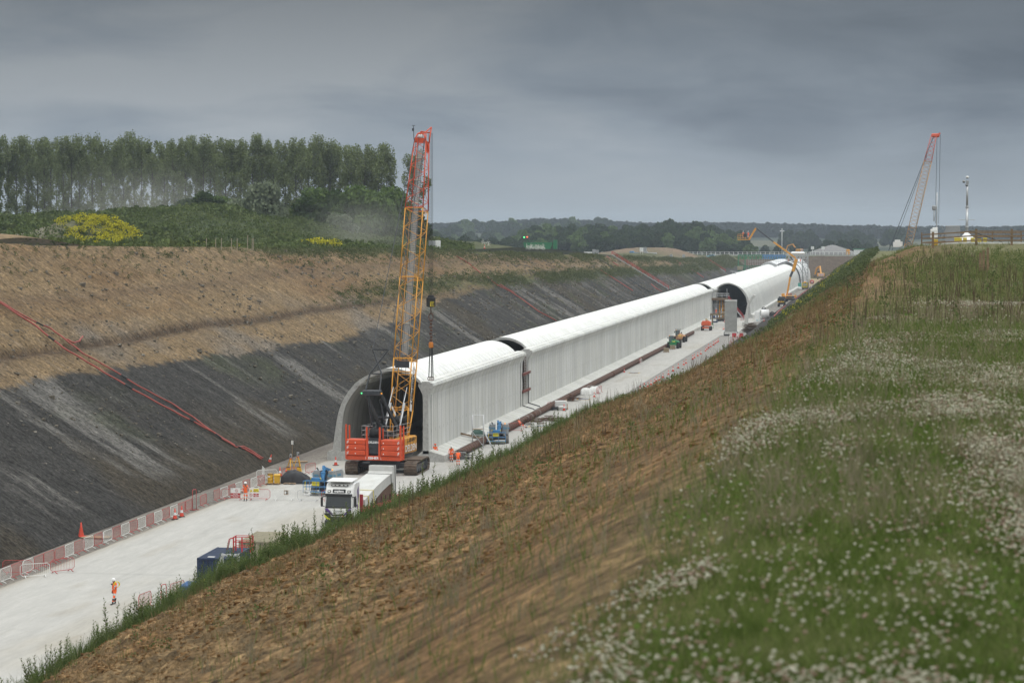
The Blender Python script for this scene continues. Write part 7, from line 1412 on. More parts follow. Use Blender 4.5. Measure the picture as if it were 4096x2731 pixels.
# ---- white fence along the haul road and what stands behind it
t = empty('parapet_fence', (-68, 1345, 12.0), 0, 'long white post-and-rail barrier along the road across the far end', 'fence'); mb = MB(); 
for z in (1.05, 2.0): mb.bx(-52, 56, -.1, .1, z, z + .13)
mb.build('rail', WBR, t); mb = MB(); mb.bx(-30, 56, -.25, .25, 0, .45); mb.build('kerb_base', CF, t)
for k in range(44): mb = MB(); mb.bx(-52 + k * 2.5 - .16, -52 + k * 2.5 + .16, -.12, .12, 0, 2.1); mb.build('post', WBR, t)
x_ = ray_at(3128, 1420)[0]; t = empty('lamp_mast', (x_, 1420, 12), 0, 'thin pale mast with small floodlights beyond the white fence', 'mast'); mb = MB(); mb.tube([(0, 0, 0), (0, 0, 14)], .18, 6); mb.build('pole', WHT, t); mb = MB(); mb.rbox((-.8, 0, 13.6), (1.0, .5, .5), .1); mb.rbox((.8, 0, 13.6), (1.0, .5, .5), .1); mb.rbox((0, 0, 14.6), (.5, .5, 1.0), .1); mb.build('floodlight', WHT, t)
def car(x, y_, z, rz, m, label, s=1.0):
    t = empty('parked_car', (x, y_, z), rz, label, 'car'); t.scale = (s,) * 3; mb = MB(); mb.prism([(-2.2, .35), (-2.25, .8), (-1.9, .98), (-1.2, 1.05), (-.6, 1.48), (.9, 1.5), (1.6, 1.08), (2.15, 1.0), (2.25, .6), (2.2, .35)], -.85, .85); mb.build('body', m, t); mb = MB(); mb.prism([(-1.0, 1.06), (-.55, 1.42), (.8, 1.44), (1.35, 1.08)], -.86, .86); mb.build('window', GLS, t)
    for a in (-1.35, 1.35):
        for b in (-.8, .8): mb = MB(); mb.lathe([(.33, -.1), (.33, .1)], (a, b, .33), 14, 0, 'Y'); mb.build('wheel', BLK, t)
    return t
x_, z_ = ray_at(2845, 1240, 1032); car(x_, 1240, z_ - .2, 0, mat('car_pale_blue', (.22, .45, .60), .35), 'pale blue car at the left end of the white fence', 1.25)
for px, py, lab, dx, h in ((3292, 1030, 'pale site sign board behind the white fence, left', .9, 3), (3250, 1028, 'pale site sign board behind the white fence, near the small excavator', .9, 3)):
    x_, z_ = ray_at(px, 1380, py); mb = MB(); mb.bx(-.1, .1, -.1, .1, 0, 4.5); mb.bx(-dx, dx, -.15, -.05, 3.2, 4.9); o = mb.build('site_sign', WHT); o.location = (x_, 1380, 12); tag(o, lab, 'sign')
t = empty('gravel_heap', (ray_at(3330, 1420)[0], 1420, 11.5), 0, 'cone of grey gravel behind the white fence', 'heap'); mb = MB(); mb.lathe([(17, 0), (12, 2.4), (6, 4.4), (2, 5.8), (.2, 6.1)], (0, 0, 0), 22); mb.build('heap', mat('grey_gravel', (.20, .195, .19), .95, var=.2, bump=.2, bscale=1), t)
t = empty('site_cabin', (ray_at(3440, 1400)[0], 1400, 12), 0, 'small cabin with a green roof at the right end of the white fence', 'cabin'); mb = MB(); mb.rbox((0, 0, 1.5), (7, 3, 3), .1); mb.build('wall', WHT, t); mb = MB(); mb.rbox((0, 0, 3.2), (8, 3.4, .5), .1); mb.build('roof', GG, t); x_, z_ = ray_at(3392, 1390, 1030); mb = MB(); mb.rbox((0, 0, 1.6), (2.2, 1, 3.2), .3); o = mb.build('road_plate', AMP); o.location = (x_, 1390, 12); tag(o, 'upright orange machine part behind the white fence', 'machine')
# ---- little things along the left crest
def crest_at(px, Y): X, z = ray_at(px, Y); return X, float(top_left_z(np.array(X), np.array(float(Y))))
def cabinet(px, Y, label, w_=1.2, h_=2.2, m=WHT, legs=True):
    X, z = crest_at(px, Y); t = empty('control_cabinet', (X, Y, z - .2), rnd.uniform(-.3, .3), label, 'cabinet', 'pale cabinets along the left crest'); mb = MB(); mb.rbox((0, 0, h_ * .68), (w_, w_ * .6, h_ * .6), .05); mb.build('box', m, t)
    for s_ in (-1, 1): mb = MB(); mb.bar((s_ * w_ * .4, 0, 0), (s_ * w_ * .4, 0, h_ * .4), .1); mb.build('leg', m, t)
cabinet(1730, 545, 'pale rack with bottles on the crest right behind the boom', 1.6, 2.4, LGR); cabinet(1752, 545, 'tall white cabinet on the crest right of the rack', 1.1, 2.5); cabinet(2376, 860, 'left white cabinet above the red stair head', 1.1, 2.8, LGR); cabinet(2388, 860, 'right white cabinet above the red stair head', 1.1, 2.6, LGR); cabinet(2352, 850, 'low white frame left of the two cabinets', 2.6, 1.6); cabinet(2566, 1000, 'white cabinet on the crest by the far mound', 1.3, 2.8); cabinet(2580, 1005, 'grey cabinet on the crest by the far mound', 1.3, 2.8, LGR); cabinet(2685, 1090, 'pale cabinet left of the second stair', 1.2, 2.4, LGR); cabinet(2735, 1120, 'pale cabinet right of the second stair', 1.2, 2.4, LGR)
for i, px in enumerate((862, 885, 925, 948, 990, 1008, 1013, 825)):
    X, z = crest_at(px, 365); mb = MB(); mb.bar((0, 0, -.3), (.03, 0, 1.5 if px != 990 else 2.0), .10); o = mb.build('fence_post', mat('old_post', (.30, .26, .19), .9) if 'old_post' not in bpy.data.materials else bpy.data.materials['old_post']); o.location = (X, 365, z); tag(o, 'weathered timber post of the thin fence in front of the green mound', 'post', 'fence posts before the green mound')
X, z = crest_at(2140, 700); t = empty('waste_skip', (X + 1, 700, z), 0, 'green steel skip with mesh top on the crest behind white flowers', 'skip'); mb = MB(); mb.prism([(-4.2, 1.2), (-3.6, .0), (3.6, .0), (4.2, 1.2), (4.2, 1.9), (-4.2, 1.9)], -1.2, 1.2); mb.rbox((5.0, 0, 1.3), (1.0, 2.2, 2.6), .05); mb.build('body', GG, t); mb = MB(); mb.bar((-4, -1.2, 2.4), (4, -1.2, 2.4), .1)
for k in range(9): mb.bar((-4 + k, -1.2, 1.9), (-4 + k, -1.2, 2.4), .08)
mb.build('rail', GG, t)
X, z = crest_at(2100, 705); t = empty('traffic_signal', (X, 705, z), 0, 'small signal with green and red lamps on the crest left of the skip', 'signal'); mb = MB(); mb.bar((0, 0, 0), (0, 0, 3.3), .12); mb.rbox((0, 0, 3.3), (2.2, .3, .5), .05); mb.build('post', GRYD, t); mb = MB(); mb.rbox((-.2, -.2, 3.4), (.4, .1, .4), .1); mb.build('green_lamp', bpy.data.materials['green_lamp'], t); mb = MB(); mb.rbox((.7, -.2, 3.5), (.4, .1, .4), .1); mb.build('red_lamp', mat('red_lamp', (1, .1, .05), .4, emit=(1, .2, .08, 1.5)), t)
X, z = crest_at(1938, 560); c_ = cone('n', X, 560, 'white-sleeved cone on the crest among white flowers', z=z + .2); 
for px, Y, m, lab in ((2545, 1100, BLU, 'blue and white site machine beyond the crest, left'), (2600, 1130, LGR, 'grey-blue low site cabin beyond the crest, right')): X, z = ray_at(px, Y, 1018); mb = MB(); mb.rbox((0, 0, .9), (6.5, 2.5, 1.6), .3); mb.rbox((-2, 0, 1.9), (2.0, 2.2, .8), .2); o = mb.build('site_machine', m); o.location = (X, Y, z - .8); tag(o, lab, 'machine')
# ---- compound on the right-hand plateau
def rz_(x, y_): return float(right_z(np.array(float(x)), np.array(float(y_))))
G0 = rz_(8, 238)
t = empty('camera_mast', (7.4, 236, G0 - .05), 0, 'tall grey camera mast on a white cone-shaped base inside the timber fence', 'mast'); t.scale = (1, 1, .74); mb = MB(); mb.tube([(0, 0, .9), (0, 0, 4.9)], .13, 10); mb.tube([(0, 0, 4.9), (0, 0, 8.3)], .10, 10); mb.lathe([(.16, 2.3), (.16, 2.5)], (0, 0, 0), 12); mb.lathe([(.15, 4.9), (.15, 5.1)], (0, 0, 0), 12); mb.build('pole', GALV, t)
mb = MB(); mb.lathe([(.90, 0), (.92, .6), (.88, .75), (.32, 1.45), (.16, 1.75)], (0, 0, 0), 28); mb.build('base', WHT, t); mb = MB(); mb.tube([(-.75, 0, 3.32), (.75, 0, 3.32)], .035, 5); mb.build('crossbar', GALV, t)
mb = MB(); mb.rbox((0, 0, 8.15), (.26, .26, .5), .05); mb.build('bracket', LGR, t)
for dx, z in ((-.33, 8.3), (0, 8.85), (-.05, 7.85)): mb = MB(); mb.lathe([(.05, -.16), (.14, -.1), (.15, .05), (.05, .14)], (dx, 0, z), 12); mb.build('camera', WHT if dx == 0 else LGR, t); mb = MB(); mb.lathe([(.10, -.2), (.13, -.12)], (dx, -.06, z), 10); mb.build('camera_lens', BLK, t)
mb = MB(); mb.bar((.3, -.3, 1.9), (4.0, -.6, .1), .09); mb.tube([(.15, 0, 1.2), (.2, -.2, 1.8), (.35, -.3, 1.85)], .04, 5); mb.build('stay_arm', STEELD, t)
t = empty('steel_cabinet', (6.0, 233.5, G0 - .25), 0, 'grey galvanised cabinet left of the white mast base', 'cabinet'); mb = MB(); mb.rbox((0, 0, 1.05), (1.35, .8, 2.1), .04); mb.build('body', LGR, t); mb = MB()
for k in range(7): mb.rbox((-.54 + k * .18, 0, 2.05), (.1, .84, .12), .02)
mb.build('vent', GALV, t)
t = empty('monitoring_trailer', (4.2, 231, G0 - .35), 0, 'white weather monitoring unit with a thin mast behind the left fence post', 'monitor'); mb = MB(); mb.rbox((0, 0, 1.45), (.68, .6, .85), .06); mb.rbox((.1, 0, 1.95), (.5, .4, .15), .04); mb.bar((0, 0, 0), (0, 0, 1.2), .14); mb.build('body', WHT, t); mb = MB(); mb.tube([(.25, 0, 1.5), (.25, 0, 5.3)], .05, 6); mb.tube([(0, 0, 2.6), (0, 0, 3.6)], .05, 6); mb.build('mast', GALV, t); mb = MB(); mb.rbox((0, 0, 3.85), (.4, .3, .45), .08); mb.build('sensor', LGR, t); mb = MB(); mb.bar((.6, 0, 1.0), (1.3, 0, 2.0), .05, .12); mb.bar((.7, 0, 2.2), (1.3, 0, .9), .05); mb.bar((1.3, 0, 2.0), (1.0, 0, .2), .05); mb.build('panel_arm', LGR, t)
x_, z_ = ray_at(3590, 330, 975); t = empty('control_cabinet', (x_, 330, z_ - .6), 0, 'white equipment boxes at the foot of the distant crane boom', 'cabinet'); t.scale = (.7, .7, .7); mb = MB(); mb.rbox((0, 0, .9), (1.1, .6, 1.4), .05); mb.rbox((-.6, 0, .7), (.5, .5, 1.0), .05); mb.rbox((.7, 0, .8), (.5, .5, .9), .05); mb.build('box', WHT, t)
for i, (px, k) in enumerate(((3825, 0), (3840, 0), (3860, 0), (3891, 0), (3918, 1), (3941, 0), (3744, 2))):
    Y = 226 if px > 3800 else 222; X = ray_at(px, Y)[0]; t = empty('grit_bin', (X, Y, rz_(X, Y) - .02), 0, ['first yellow bin from the left by the mast base', 'second yellow bin from the left by the mast base', 'third yellow bin, in front of the white mast base', 'fourth yellow bin, left of the middle fence post', 'yellow bin with a dark open top', 'rightmost yellow bin, taller than the others', 'orange-yellow bin at the left end of the fence'][i], 'bin', 'yellow bins inside the timber fence')
    mb = MB(); mb.box((0, 0, .24), (.32, .32, .46), 0, taper=1.08); mb.build('body', YP if k == 2 else mat('bin_yellow', (.62, .50, .05), .5) if 'bin_yellow' not in bpy.data.materials else bpy.data.materials['bin_yellow'], t); mb = MB(); mb.rbox((0, 0, .52), (.38, .36, .09), .03); mb.build('lid', BLK if k == 1 else bpy.data.materials.get('bin_yellow'), t)
FW = mat('fence_timber', (.21, .145, .085), .9, var=.3, scale=3, stretch=(.3, 3, 3)); t = empty('timber_fence', (0, 215, 0), 0, 'brown timber post-and-rail fence around the mast compound', 'fence')
posts = [(3732, 213, 1), (3905, 214, 1), (4047, 216, 1), (4190, 218, 1), (3687, 238, 0), (3784, 242, 0), (3970, 246, 0), (4085, 248, 0)]; PP = []
for px, Y, k in posts: X = ray_at(px, Y)[0]; z = rz_(X, Y); PP.append((X, Y - 215, z)); mb = MB(); mb.box((X, Y - 215, z + .68), (.20 if k else .12, .14, 1.5)); mb.build('post', FW, t)
for seq_ in ((0, 1, 2, 3), (4, 5, 6, 7), (4, 0)):
    for a, b in zip(seq_[:-1], seq_[1:]):
        for h in (.45, .85, 1.22): A1, B1 = Vector(PP[a]), Vector(PP[b]); A1.z += h; B1.z += h; A1.y -= .09; B1.y -= .09; mb = MB(); mb.bar(A1, B1, .04, .11); mb.build('rail', FW, t)
mb = MB(); X = ray_at(3770, 217)[0]; mb.bx(0, 13, -.15, .15, 0, .14); o = mb.build('white_kerb', mat('kerb_white', (.62, .62, .60), .8)); o.location = (X, 219, rz_(X + 3, 219) + .0); tag(o, 'long white kerb at the front edge of the mast compound', 'kerb')
for px, Y, h, lab in ((3922, 118, 1.05, 'left stump of three weathered posts below the fence'), (3935, 119, 1.15, 'middle rusty post of three below the fence'), (3952, 116, 1.3, 'right tall post of three below the fence')):
    X = ray_at(px, Y)[0]; mb = MB(); mb.box((0, 0, h / 2 - .1), (.10, .09, h + .2), 0, rz=.2); o = mb.build('timber_post', FW); o.location = (X, Y, rz_(X, Y)); tag(o, lab, 'post', 'weathered posts below the fence')
# ================================================================ ground cover, weeds, flowers, clods
RC = np.random.RandomState(77)
def proj_px(X, Y): return 3555 + 9671 / 1.006 * X / Y
def samp_right(n, y0, y1, a0, a1, mask=None, pw=1.0):
    """random spots on the right bank, spread evenly as seen from above the brow and thinned by a mask"""
    Y = y0 * (y1 / y0) ** (RC.rand(n) ** pw); X = -(a0 + (a1 - a0) * RC.rand(n)); px = proj_px(X, Y); k = (px > -350) & (px < 4500); X, Y = X[k], Y[k]
    if mask is not None: k = RC.rand(len(X)) < mask(X, Y); X, Y = X[k], Y[k]
    return X, Y, right_surf(X, Y)
def tile(PV, PF, pos, scale, rz, tilt=None, squash=None):
    n = len(pos); k = len(PV); c, s = np.cos(rz), np.sin(rz); sc = scale[:, None]
    x = PV[None, :, 0] * sc; y = PV[None, :, 1] * sc; z = PV[None, :, 2] * sc * (1 if squash is None else squash[:, None])
    V = np.stack([x * c[:, None] - y * s[:, None], x * s[:, None] + y * c[:, None], z], -1) + pos[:, None, :]
    return V.reshape(-1, 3), (PF[None] + (np.arange(n) * k)[:, None, None]).reshape(-1, PF.shape[1])
def blades(pos, h, w, lean=.35):
    n = len(pos); a = RC.rand(n) * 6.283; d = np.stack([np.cos(a), np.sin(a), np.zeros(n)], -1); b = RC.rand(n) * 6.283; l = np.stack([np.cos(b), np.sin(b), np.zeros(n)], -1)
    h = h[:, None]; w = w[:, None]; mid = pos + l * h * lean * .3 + np.array([0, 0, 1]) * h * .55; tip = pos + l * h * lean * (.5 + RC.rand(n))[:, None] + np.array([0, 0, 1]) * h
    V = np.stack([pos - d * w, pos + d * w, mid + d * w * .8, tip, mid - d * w * .8], 1).reshape(-1, 3); i = np.arange(n)[:, None] * 5
    F = np.concatenate([i + np.array([[0, 1, 2]]), i + np.array([[0, 2, 4]]), i + np.array([[4, 2, 3]])]); return V, F
def stuff(name, V, F, m, label, cat, smooth=False): return tag(bigmesh(name, V, F, m, smooth=smooth), label, cat, kind='stuff')
def tufts(X, Y, Z, n, r, h, w): 
    """n blades around every spot"""
    k = len(X); P = np.repeat(np.stack([X, Y, Z], -1), n, 0); R_ = np.repeat(r, n); H = np.repeat(h, n); W = np.repeat(w, n); a = RC.rand(k * n) * 6.283; q = np.sqrt(RC.rand(k * n)) * R_
    P[:, 0] += np.cos(a) * q; P[:, 1] += np.sin(a) * q; return blades(P, H * (.5 + .8 * RC.rand(k * n)), W, .4)
def clump(X, Y, Z, n, r, h, leaf):
    k = len(X); P = np.repeat(np.stack([X, Y, Z], -1), n, 0); R_ = np.repeat(r, n); H = np.repeat(h, n); u = RC.rand(k * n); a = RC.rand(k * n) * 6.283; q = np.sqrt(RC.rand(k * n)) * R_ * np.sqrt(np.maximum(1 - u ** 2 * .8, .05))
    P[:, 0] += np.cos(a) * q; P[:, 1] += np.sin(a) * q; P[:, 2] += u * H; return quads(P, np.repeat(leaf, n) * (.6 + .8 * RC.rand(k * n)), rs=RC)
# ---- stones and clods on the clay
g = RC.normal(size=(8, 3)) * .18 + np.array([(-1, -1, -.6), (1, -1, -.6), (1, 1, -.6), (-1, 1, -.6), (-.7, -.7, .6), (.7, -.7, .6), (.7, .7, .6), (-.7, .7, .6)]) * .5
CF_ = np.array([(0, 3, 2, 1), (4, 5, 6, 7), (0, 1, 5, 4), (1, 2, 6, 5), (2, 3, 7, 6), (3, 0, 4, 7)])
bare = lambda X, Y: np.clip(.25 + 1.3 * fbm(X * .25, Y * .12, 3) + .5 * sstep(2, 8, -X), 0, 1)
X, Y, Z = samp_right(290000, 22, 330, 1, 22.5, bare); s = (Y * .00030 + .010) * (.4 + RC.gamma(1.0, .9, len(X))); s = np.minimum(s, .24); Z = Z - s * .1
V, F = tile(g, CF_, np.stack([X, Y, Z], -1), s, RC.rand(len(X)) * 6.28, squash=.7 + .7 * RC.rand(len(X)))
stuff('soil_clods', V, F, leafmat('clod', [(.075, .040, .020), (.175, .100, .045), (.30, .20, .11)], trans=0, ns=2.6), 'crumbly orange-brown clods and stones all over the right slope', 'clods')
# pale stones on the dark left slope
n = 9000; Y = 140 * (900 / 140) ** RC.rand(n); T = RC.rand(n); zc_ = z_crest(Y); Xs = TOE - T * zc_ * 1.6; k = (proj_px(Xs, Y) > -300); Y, Xs = Y[k], Xs[k]; Zs = (TOE - Xs) / 1.6; s = Y * .00035 * (.5 + RC.gamma(1.0, 1.1, len(Y)))
V, F = tile(g, CF_, np.stack([Xs, Y, Zs + .02], -1), np.minimum(s, .6), RC.rand(len(Y)) * 6.28); stuff('slope_stones', V, F, leafmat('stone', [(.10, .09, .075), (.17, .15, .12), (.34, .33, .30)], trans=0, ns=2.0), 'pale and dark stones scattered over the left slope', 'stones')
# ---- dry straw and sparse green tufts on the clay
X, Y, Z = samp_right(30000, 28, 330, 1, 21.5, lambda X, Y: np.clip(.35 + 1.2 * fbm(X * .12 + 4, Y * .05, 4), 0, 1)); s = np.minimum(Y * .0012 + .05, .16)
V, F = tufts(X, Y, Z, 7, s * 1.8, s * 1.1, Y * .00009 + .003); stuff('dry_grass', V, F, leafmat('straw', [(.11, .075, .038), (.20, .145, .075), (.32, .25, .14)], ns=1.5, trans=.2), 'dry straw-coloured tufts on the brown slope', 'grass')
def vegm(X, Y):
    x0 = np.interp(Y, [0, 17, 34, 60, 120, 190, 240, 330], [-1.1, -1.4, -1.2, .3, 1.9, 4.6, 4.6, 3.0]); w = .8 + .010 * Y
    out = (1 - sstep(190, 215, Y) * sstep(2.6, 3.6, X) * sstep(270, 262, Y)); return np.clip(sstep(x0 - w * 1.6, x0 + w, X + w * 1.1 * fbm(X * .16, Y * .05, 4)) + .05, 0, 1) * out
X, Y, Z = samp_right(34000, 34, 330, -40, 21, lambda X, Y: vegm(X, Y) * (.5 + .5 * sstep(-.2, .3, fbm(X * .3, Y * .15 + 3, 3))) + .03); s = np.minimum(Y * .0011 + .06, .19)
V, F = tufts(X, Y, Z, 8, s * 1.8, s * 2.0, Y * .00009 + .003); GR1 = leafmat('grass_blade', [(.085, .115, .035), (.165, .19, .070), (.30, .275, .145)], ns=.7, trans=.3); stuff('rough_grass', V, F, GR1, 'rough grey-green grass over the upper right bank', 'grass')
X, Y, Z = samp_right(8200, 34, 330, -30, 20, lambda X, Y: np.clip(vegm(X, Y) * .6 + .10, 0, 1) * (1 - .7 * sstep(150, 220, Y))); s = np.minimum(Y * .0011 + .07, .22); s *= .5 + RC.rand(len(X))
V, F = clump(X, Y, Z, 26, s, s * 1.9, s * .10); stuff('low_weeds', V, F, leafmat('weed_leaf', [(.055, .080, .028), (.10, .135, .048), (.17, .20, .085)], ns=.6, trans=.25), 'leafy green weeds dotted over the right bank', 'weeds')
X, Y, Z = samp_right(1700, 45, 200, -6, 14, lambda X, Y: np.clip(vegm(X, Y) + .12, 0, 1)); P = []
for i in range(len(X)):
    for q in range(3): P.append((X[i] + RC.normal() * .1, Y[i] + RC.normal() * .1, Z[i]))
P = np.array(P); V, F = blades(P, .35 + .5 * RC.rand(len(P)), P[:, 1] * .00008 + .003, .15); stuff('dead_stems', V, F, leafmat('dead_stem', [(.07, .05, .04), (.12, .09, .06), (.18, .14, .1)], ns=2), 'thin dead stems standing in the grass', 'weeds')
# ---- foreground turf: blades, clover leaves and flower heads
def samp_front(n, y0, y1, mask=None):
    Y = y0 * (y1 / y0) ** RC.rand(n); px = 700 + 3700 * RC.rand(n) ** .8; X = (px - 3555) * Y / 9671 * 1.006; k = X > -9.5 + 0 * Y; X, Y = X[k], Y[k]
    if mask is not None: k = RC.rand(len(X)) < mask(X, Y); X, Y = X[k], Y[k]
    return X, Y, right_surf(X, Y)
edge = lambda X, Y: sstep(-.5, .6, X - np.interp(Y, [0, 10, 17, 34, 60], [-.9, -1.1, -1.3, -.7, .6]) + .8 * fbm(X * .6, Y * .25, 3))
X, Y, Z = samp_front(150000, 7, 48, lambda X, Y: edge(X, Y) * .9 + .05); V, F = blades(np.stack([X, Y, Z], -1), (.05 + .0045 * Y) * (.6 + RC.rand(len(X))), .0012 + Y * .00012, .5); GR2 = leafmat('turf_blade', [(.045, .080, .014), (.125, .17, .045), (.27, .27, .13)], ns=1.8, trans=.35); stuff('meadow_grass', V, F, GR2, 'soft out-of-focus meadow grass nearest the camera', 'grass')
X, Y, Z = samp_front(42000, 7, 60, lambda X, Y: edge(X, Y) * sstep(-.2, .25, fbm(X * .45 + 2, Y * .22, 3))); P = np.stack([X, Y, Z + .02 + .06 * RC.rand(len(X))], -1); V, F = quads(P, (.006 + Y * .00035) * (.7 + .6 * RC.rand(len(X))), nrm=np.tile(np.array([[0, 0, 1.2]]), (len(X), 1)), rs=RC); stuff('clover_leaves', V, F, leafmat('clover_leaf', [(.055, .115, .018), (.09, .17, .028), (.14, .22, .045)], ns=2.5, trans=.3), 'bright green clover leaves between the flowers', 'clover')
X, Y, Z = samp_front(2600, 14, 60, lambda X, Y: edge(X, Y) * .6 + .1); V, F = tufts(X, Y, Z, 12, .03 + Y * .002, .16 + Y * .005, .0015 + Y * .00008); stuff('seed_grass', V, F, leafmat('seed_head', [(.17, .145, .095), (.25, .215, .145), (.34, .29, .20)], ns=1.2, trans=.3), 'taller brownish seeding grass in patches', 'grass')
OV = np.array([(1, 0, 0), (-1, 0, 0), (0, 1, 0), (0, -1, 0), (0, 0, .8), (0, 0, -.8), (.6, .6, .45), (-.6, .6, .45), (.6, -.6, .45), (-.6, -.6, .45)], float)
OF = np.array([(0, 6, 4), (6, 2, 4), (2, 7, 4), (7, 1, 4), (1, 9, 4), (9, 3, 4), (3, 8, 4), (8, 0, 4), (0, 5, 2), (2, 5, 1), (1, 5, 3), (3, 5, 0), (0, 2, 6), (2, 1, 7), (1, 3, 9), (3, 0, 8)])
fl = lambda X, Y: (.30 + .70 * sstep(8, 17, Y)) * edge(X, Y) * np.clip(sstep(-.02, .30, fbm(X * .42 + 2, Y * .17, 3) + .12) ** 1.3 * (.2 + .8 * sstep(-.25, .25, fbm(X * 1.6, Y * .8 + 5, 2))), .03, 1)
X, Y, Z = samp_front(380000, 8, 64, fl)
r_ = .0080 + .00016 * Y; st = .05 + .06 * RC.rand(len(X)) + .0022 * Y
FL1 = leafmat('clover_flower', [(.28, .25, .19), (.47, .45, .35), (.66, .65, .54)], ns=9.0, trans=.2); FL2 = leafmat('clover_flower_pink', [(.19, .11, .09), (.31, .22, .17), (.46, .39, .30)], ns=9.0, trans=.2); pk = RC.rand(len(X)) < .35 + .3 * fbm(X * .4, Y * .2, 2)
for m_, nm, kk, lab in ((FL1, 'white_clover', ~pk, 'drifts of white clover heads at the lower right'), (FL2, 'pink_clover', pk, 'fading pinkish clover heads mixed in at the lower right')):
    V, F = tile(OV, OF, np.stack([X, Y, Z + st], -1)[kk], (r_ * (.7 + .6 * RC.rand(len(X))))[kk], RC.rand(kk.sum()) * 6.28); stuff(nm, V, F, m_, lab, 'flowers')
# ---- tall leafy weeds along the brow: the prominent ones are plants of their own
WL = leafmat('willowherb_leaf', [(.055, .088, .028), (.110, .150, .052), (.19, .235, .095)], ns=.8, trans=.3); WST = mat('weed_stem', (.12, .10, .045), .8, var=.3)
def weed(seed, h=1.15, ns=4):
    rs = np.random.RandomState(seed); t = empty('willowherb_plant'); mb = MB(); C = []; D = []; S_ = []
    for s_ in range(ns):
        bx0, by0 = rs.normal() * .10, rs.normal() * .10; lx, ly = rs.normal() * .10, rs.normal() * .10; hh = h * rs.uniform(.62, 1.0); f = lambda q: np.array([bx0 + lx * q, by0 + ly * q, hh * q]); mb.tube([f(0), f(.5), f(1)], [.009, .007, .003], 4)
        for k in range(34):
            q = .10 + .9 * k / 34; a = k * 2.4; L_ = .150 * (1.15 - q * .75) * rs.uniform(.8, 1.2); d = np.array([math.cos(a), math.sin(a), .55 + .4 * q]); d /= np.linalg.norm(d); w_ = np.cross(d, [0, 0, 1]); w_ /= np.linalg.norm(w_); p0 = f(q); C.append([p0, p0 + d * L_ * .5 + w_ * L_ * .20, p0 + d * L_ * 1.05, p0 + d * L_ * .5 - w_ * L_ * .20])
    mb.build('stem', WST, t); V = np.array(C).reshape(-1, 3); bigmesh('leaves', V, np.arange(len(V)).reshape(-1, 4), WL, t); return t, V
WP = [weed(400 + i, [1.15, .95, 1.3, 1.0, 1.2, .8][i], [4, 5, 3, 6, 5, 6][i]) for i in range(6)]; WU = set()
def brow_x(Y): return np.interp(Y, [0, 167, 188, 204, 240, 300], [20.2, 20.0, 18.2, 17.0, 15.2, 10.])
for i in range(150):
    Y = 47 + (178 - 47) * (i / 150) ** .9 + rnd.uniform(-.6, .6); a = brow_x(Y) + rnd.uniform(-.5, 1.3); X = -a; z = float(right_surf(np.array(X), np.array(Y))); p = WP[i % 6][0]
    if i % 6 in WU: p = copy_tree(p)
    WU.add(i % 6); s = (.55 + .75 * rnd.random() ** 1.6) * (1.15 if 70 < Y < 150 else .9); p.location = (X, Y, z - .03); p.rotation_euler = (rnd.uniform(-.08, .08), rnd.uniform(-.08, .08), rnd.uniform(0, 6.28)); p.scale = (s * 1.15, s * 1.15, s); tag(p, 'leafy upright weed in the tall green strip along the brow of the right slope', 'plant', 'tall weeds along the brow')
VS, FS = [], []
for v_i in range(6):
    n = 330; Y = 50 + (200 - 50) * RC.rand(n); a = brow_x(Y) + RC.uniform(-1.3, 1.6, n); k = fbm(Y * .15, a * .4, 2) > -.75; Y, a = Y[k], a[k]; X = -a; Z = right_surf(X, Y); n = len(X); V = WP[v_i][1]; Vt, Ft = tile(V, np.arange(len(V)).reshape(-1, 4), np.stack([X, Y, Z - .05], -1), (.30 + .55 * RC.rand(n)) * np.interp(Y, [50, 75, 150, 200], [.70, 1.15, 1.1, .7]), RC.rand(n) * 6.28); FS.append(Ft + sum(len(q) for q in VS)); VS.append(Vt)
stuff('weed_undergrowth', np.concatenate(VS), np.concatenate(FS), WL, 'dense green undergrowth of the weed strip along the brow', 'weeds')
n = 4200; Y = 46 + (235 - 46) * RC.rand(n); a = brow_x(Y) + RC.uniform(-1.6, 2.2, n); X = -a; Z = right_surf(X, Y); V, F = tufts(X, Y, Z, 14, .12 + Y * .0006, (.22 + .30 * RC.rand(n)) * np.interp(Y, [46, 150, 235], [1, 1, .6]), .003 + Y * .00005); stuff('strip_grass', V, F, leafmat('strip_blade', [(.05, .085, .025), (.10, .125, .05), (.17, .16, .08)], ns=.8, trans=.3), 'fine dark grass woven through the weed strip', 'grass')
# ---- scrub on the right slope further on, with yellow flowers
n = 5200; Y = 262 + 700 * RC.rand(n) ** 1.3; a = np.interp(Y, [262, 300, 420, 800, 1300], [10.5, 9.5, 9, 11, 14]) + RC.uniform(-7, 8, n); X = -a; k = RC.rand(n) < .8 * sstep(-.2, .4, fbm(X * .2, Y * .04, 3) + .12); X, Y = X[k], Y[k]; Z = right_surf(X, Y); s = (.25 + Y * .00045) * (.6 + .8 * RC.rand(len(X)))
V, F = clump(X, Y, Z, 22, s, s * 1.7, s * .15); stuff('slope_scrub', V, F, leafmat('scrub_leaf', [(.05, .07, .028), (.09, .115, .045), (.14, .16, .075)], ns=.25, trans=.2), 'grey-green scrub on the far part of the right slope', 'scrub')
k = (RC.rand(len(X)) < .30) & (fbm(X * .15 + 3, Y * .02 + 1, 3) > -.05) & (X < -8.2) & (X > -15) & (Y < 760); V, F = clump(X[k], Y[k], Z[k] + s[k] * 1.1, 10, s[k] * 1.1, s[k] * .9, s[k] * .10); YF = leafmat('yellow_flower', [(.22, .24, .03), (.45, .41, .03), (.60, .54, .05)], ns=1, trans=.2); stuff('yellow_flowers', V, F, YF, 'yellow flowers in the scrub low on the far right slope', 'flowers')
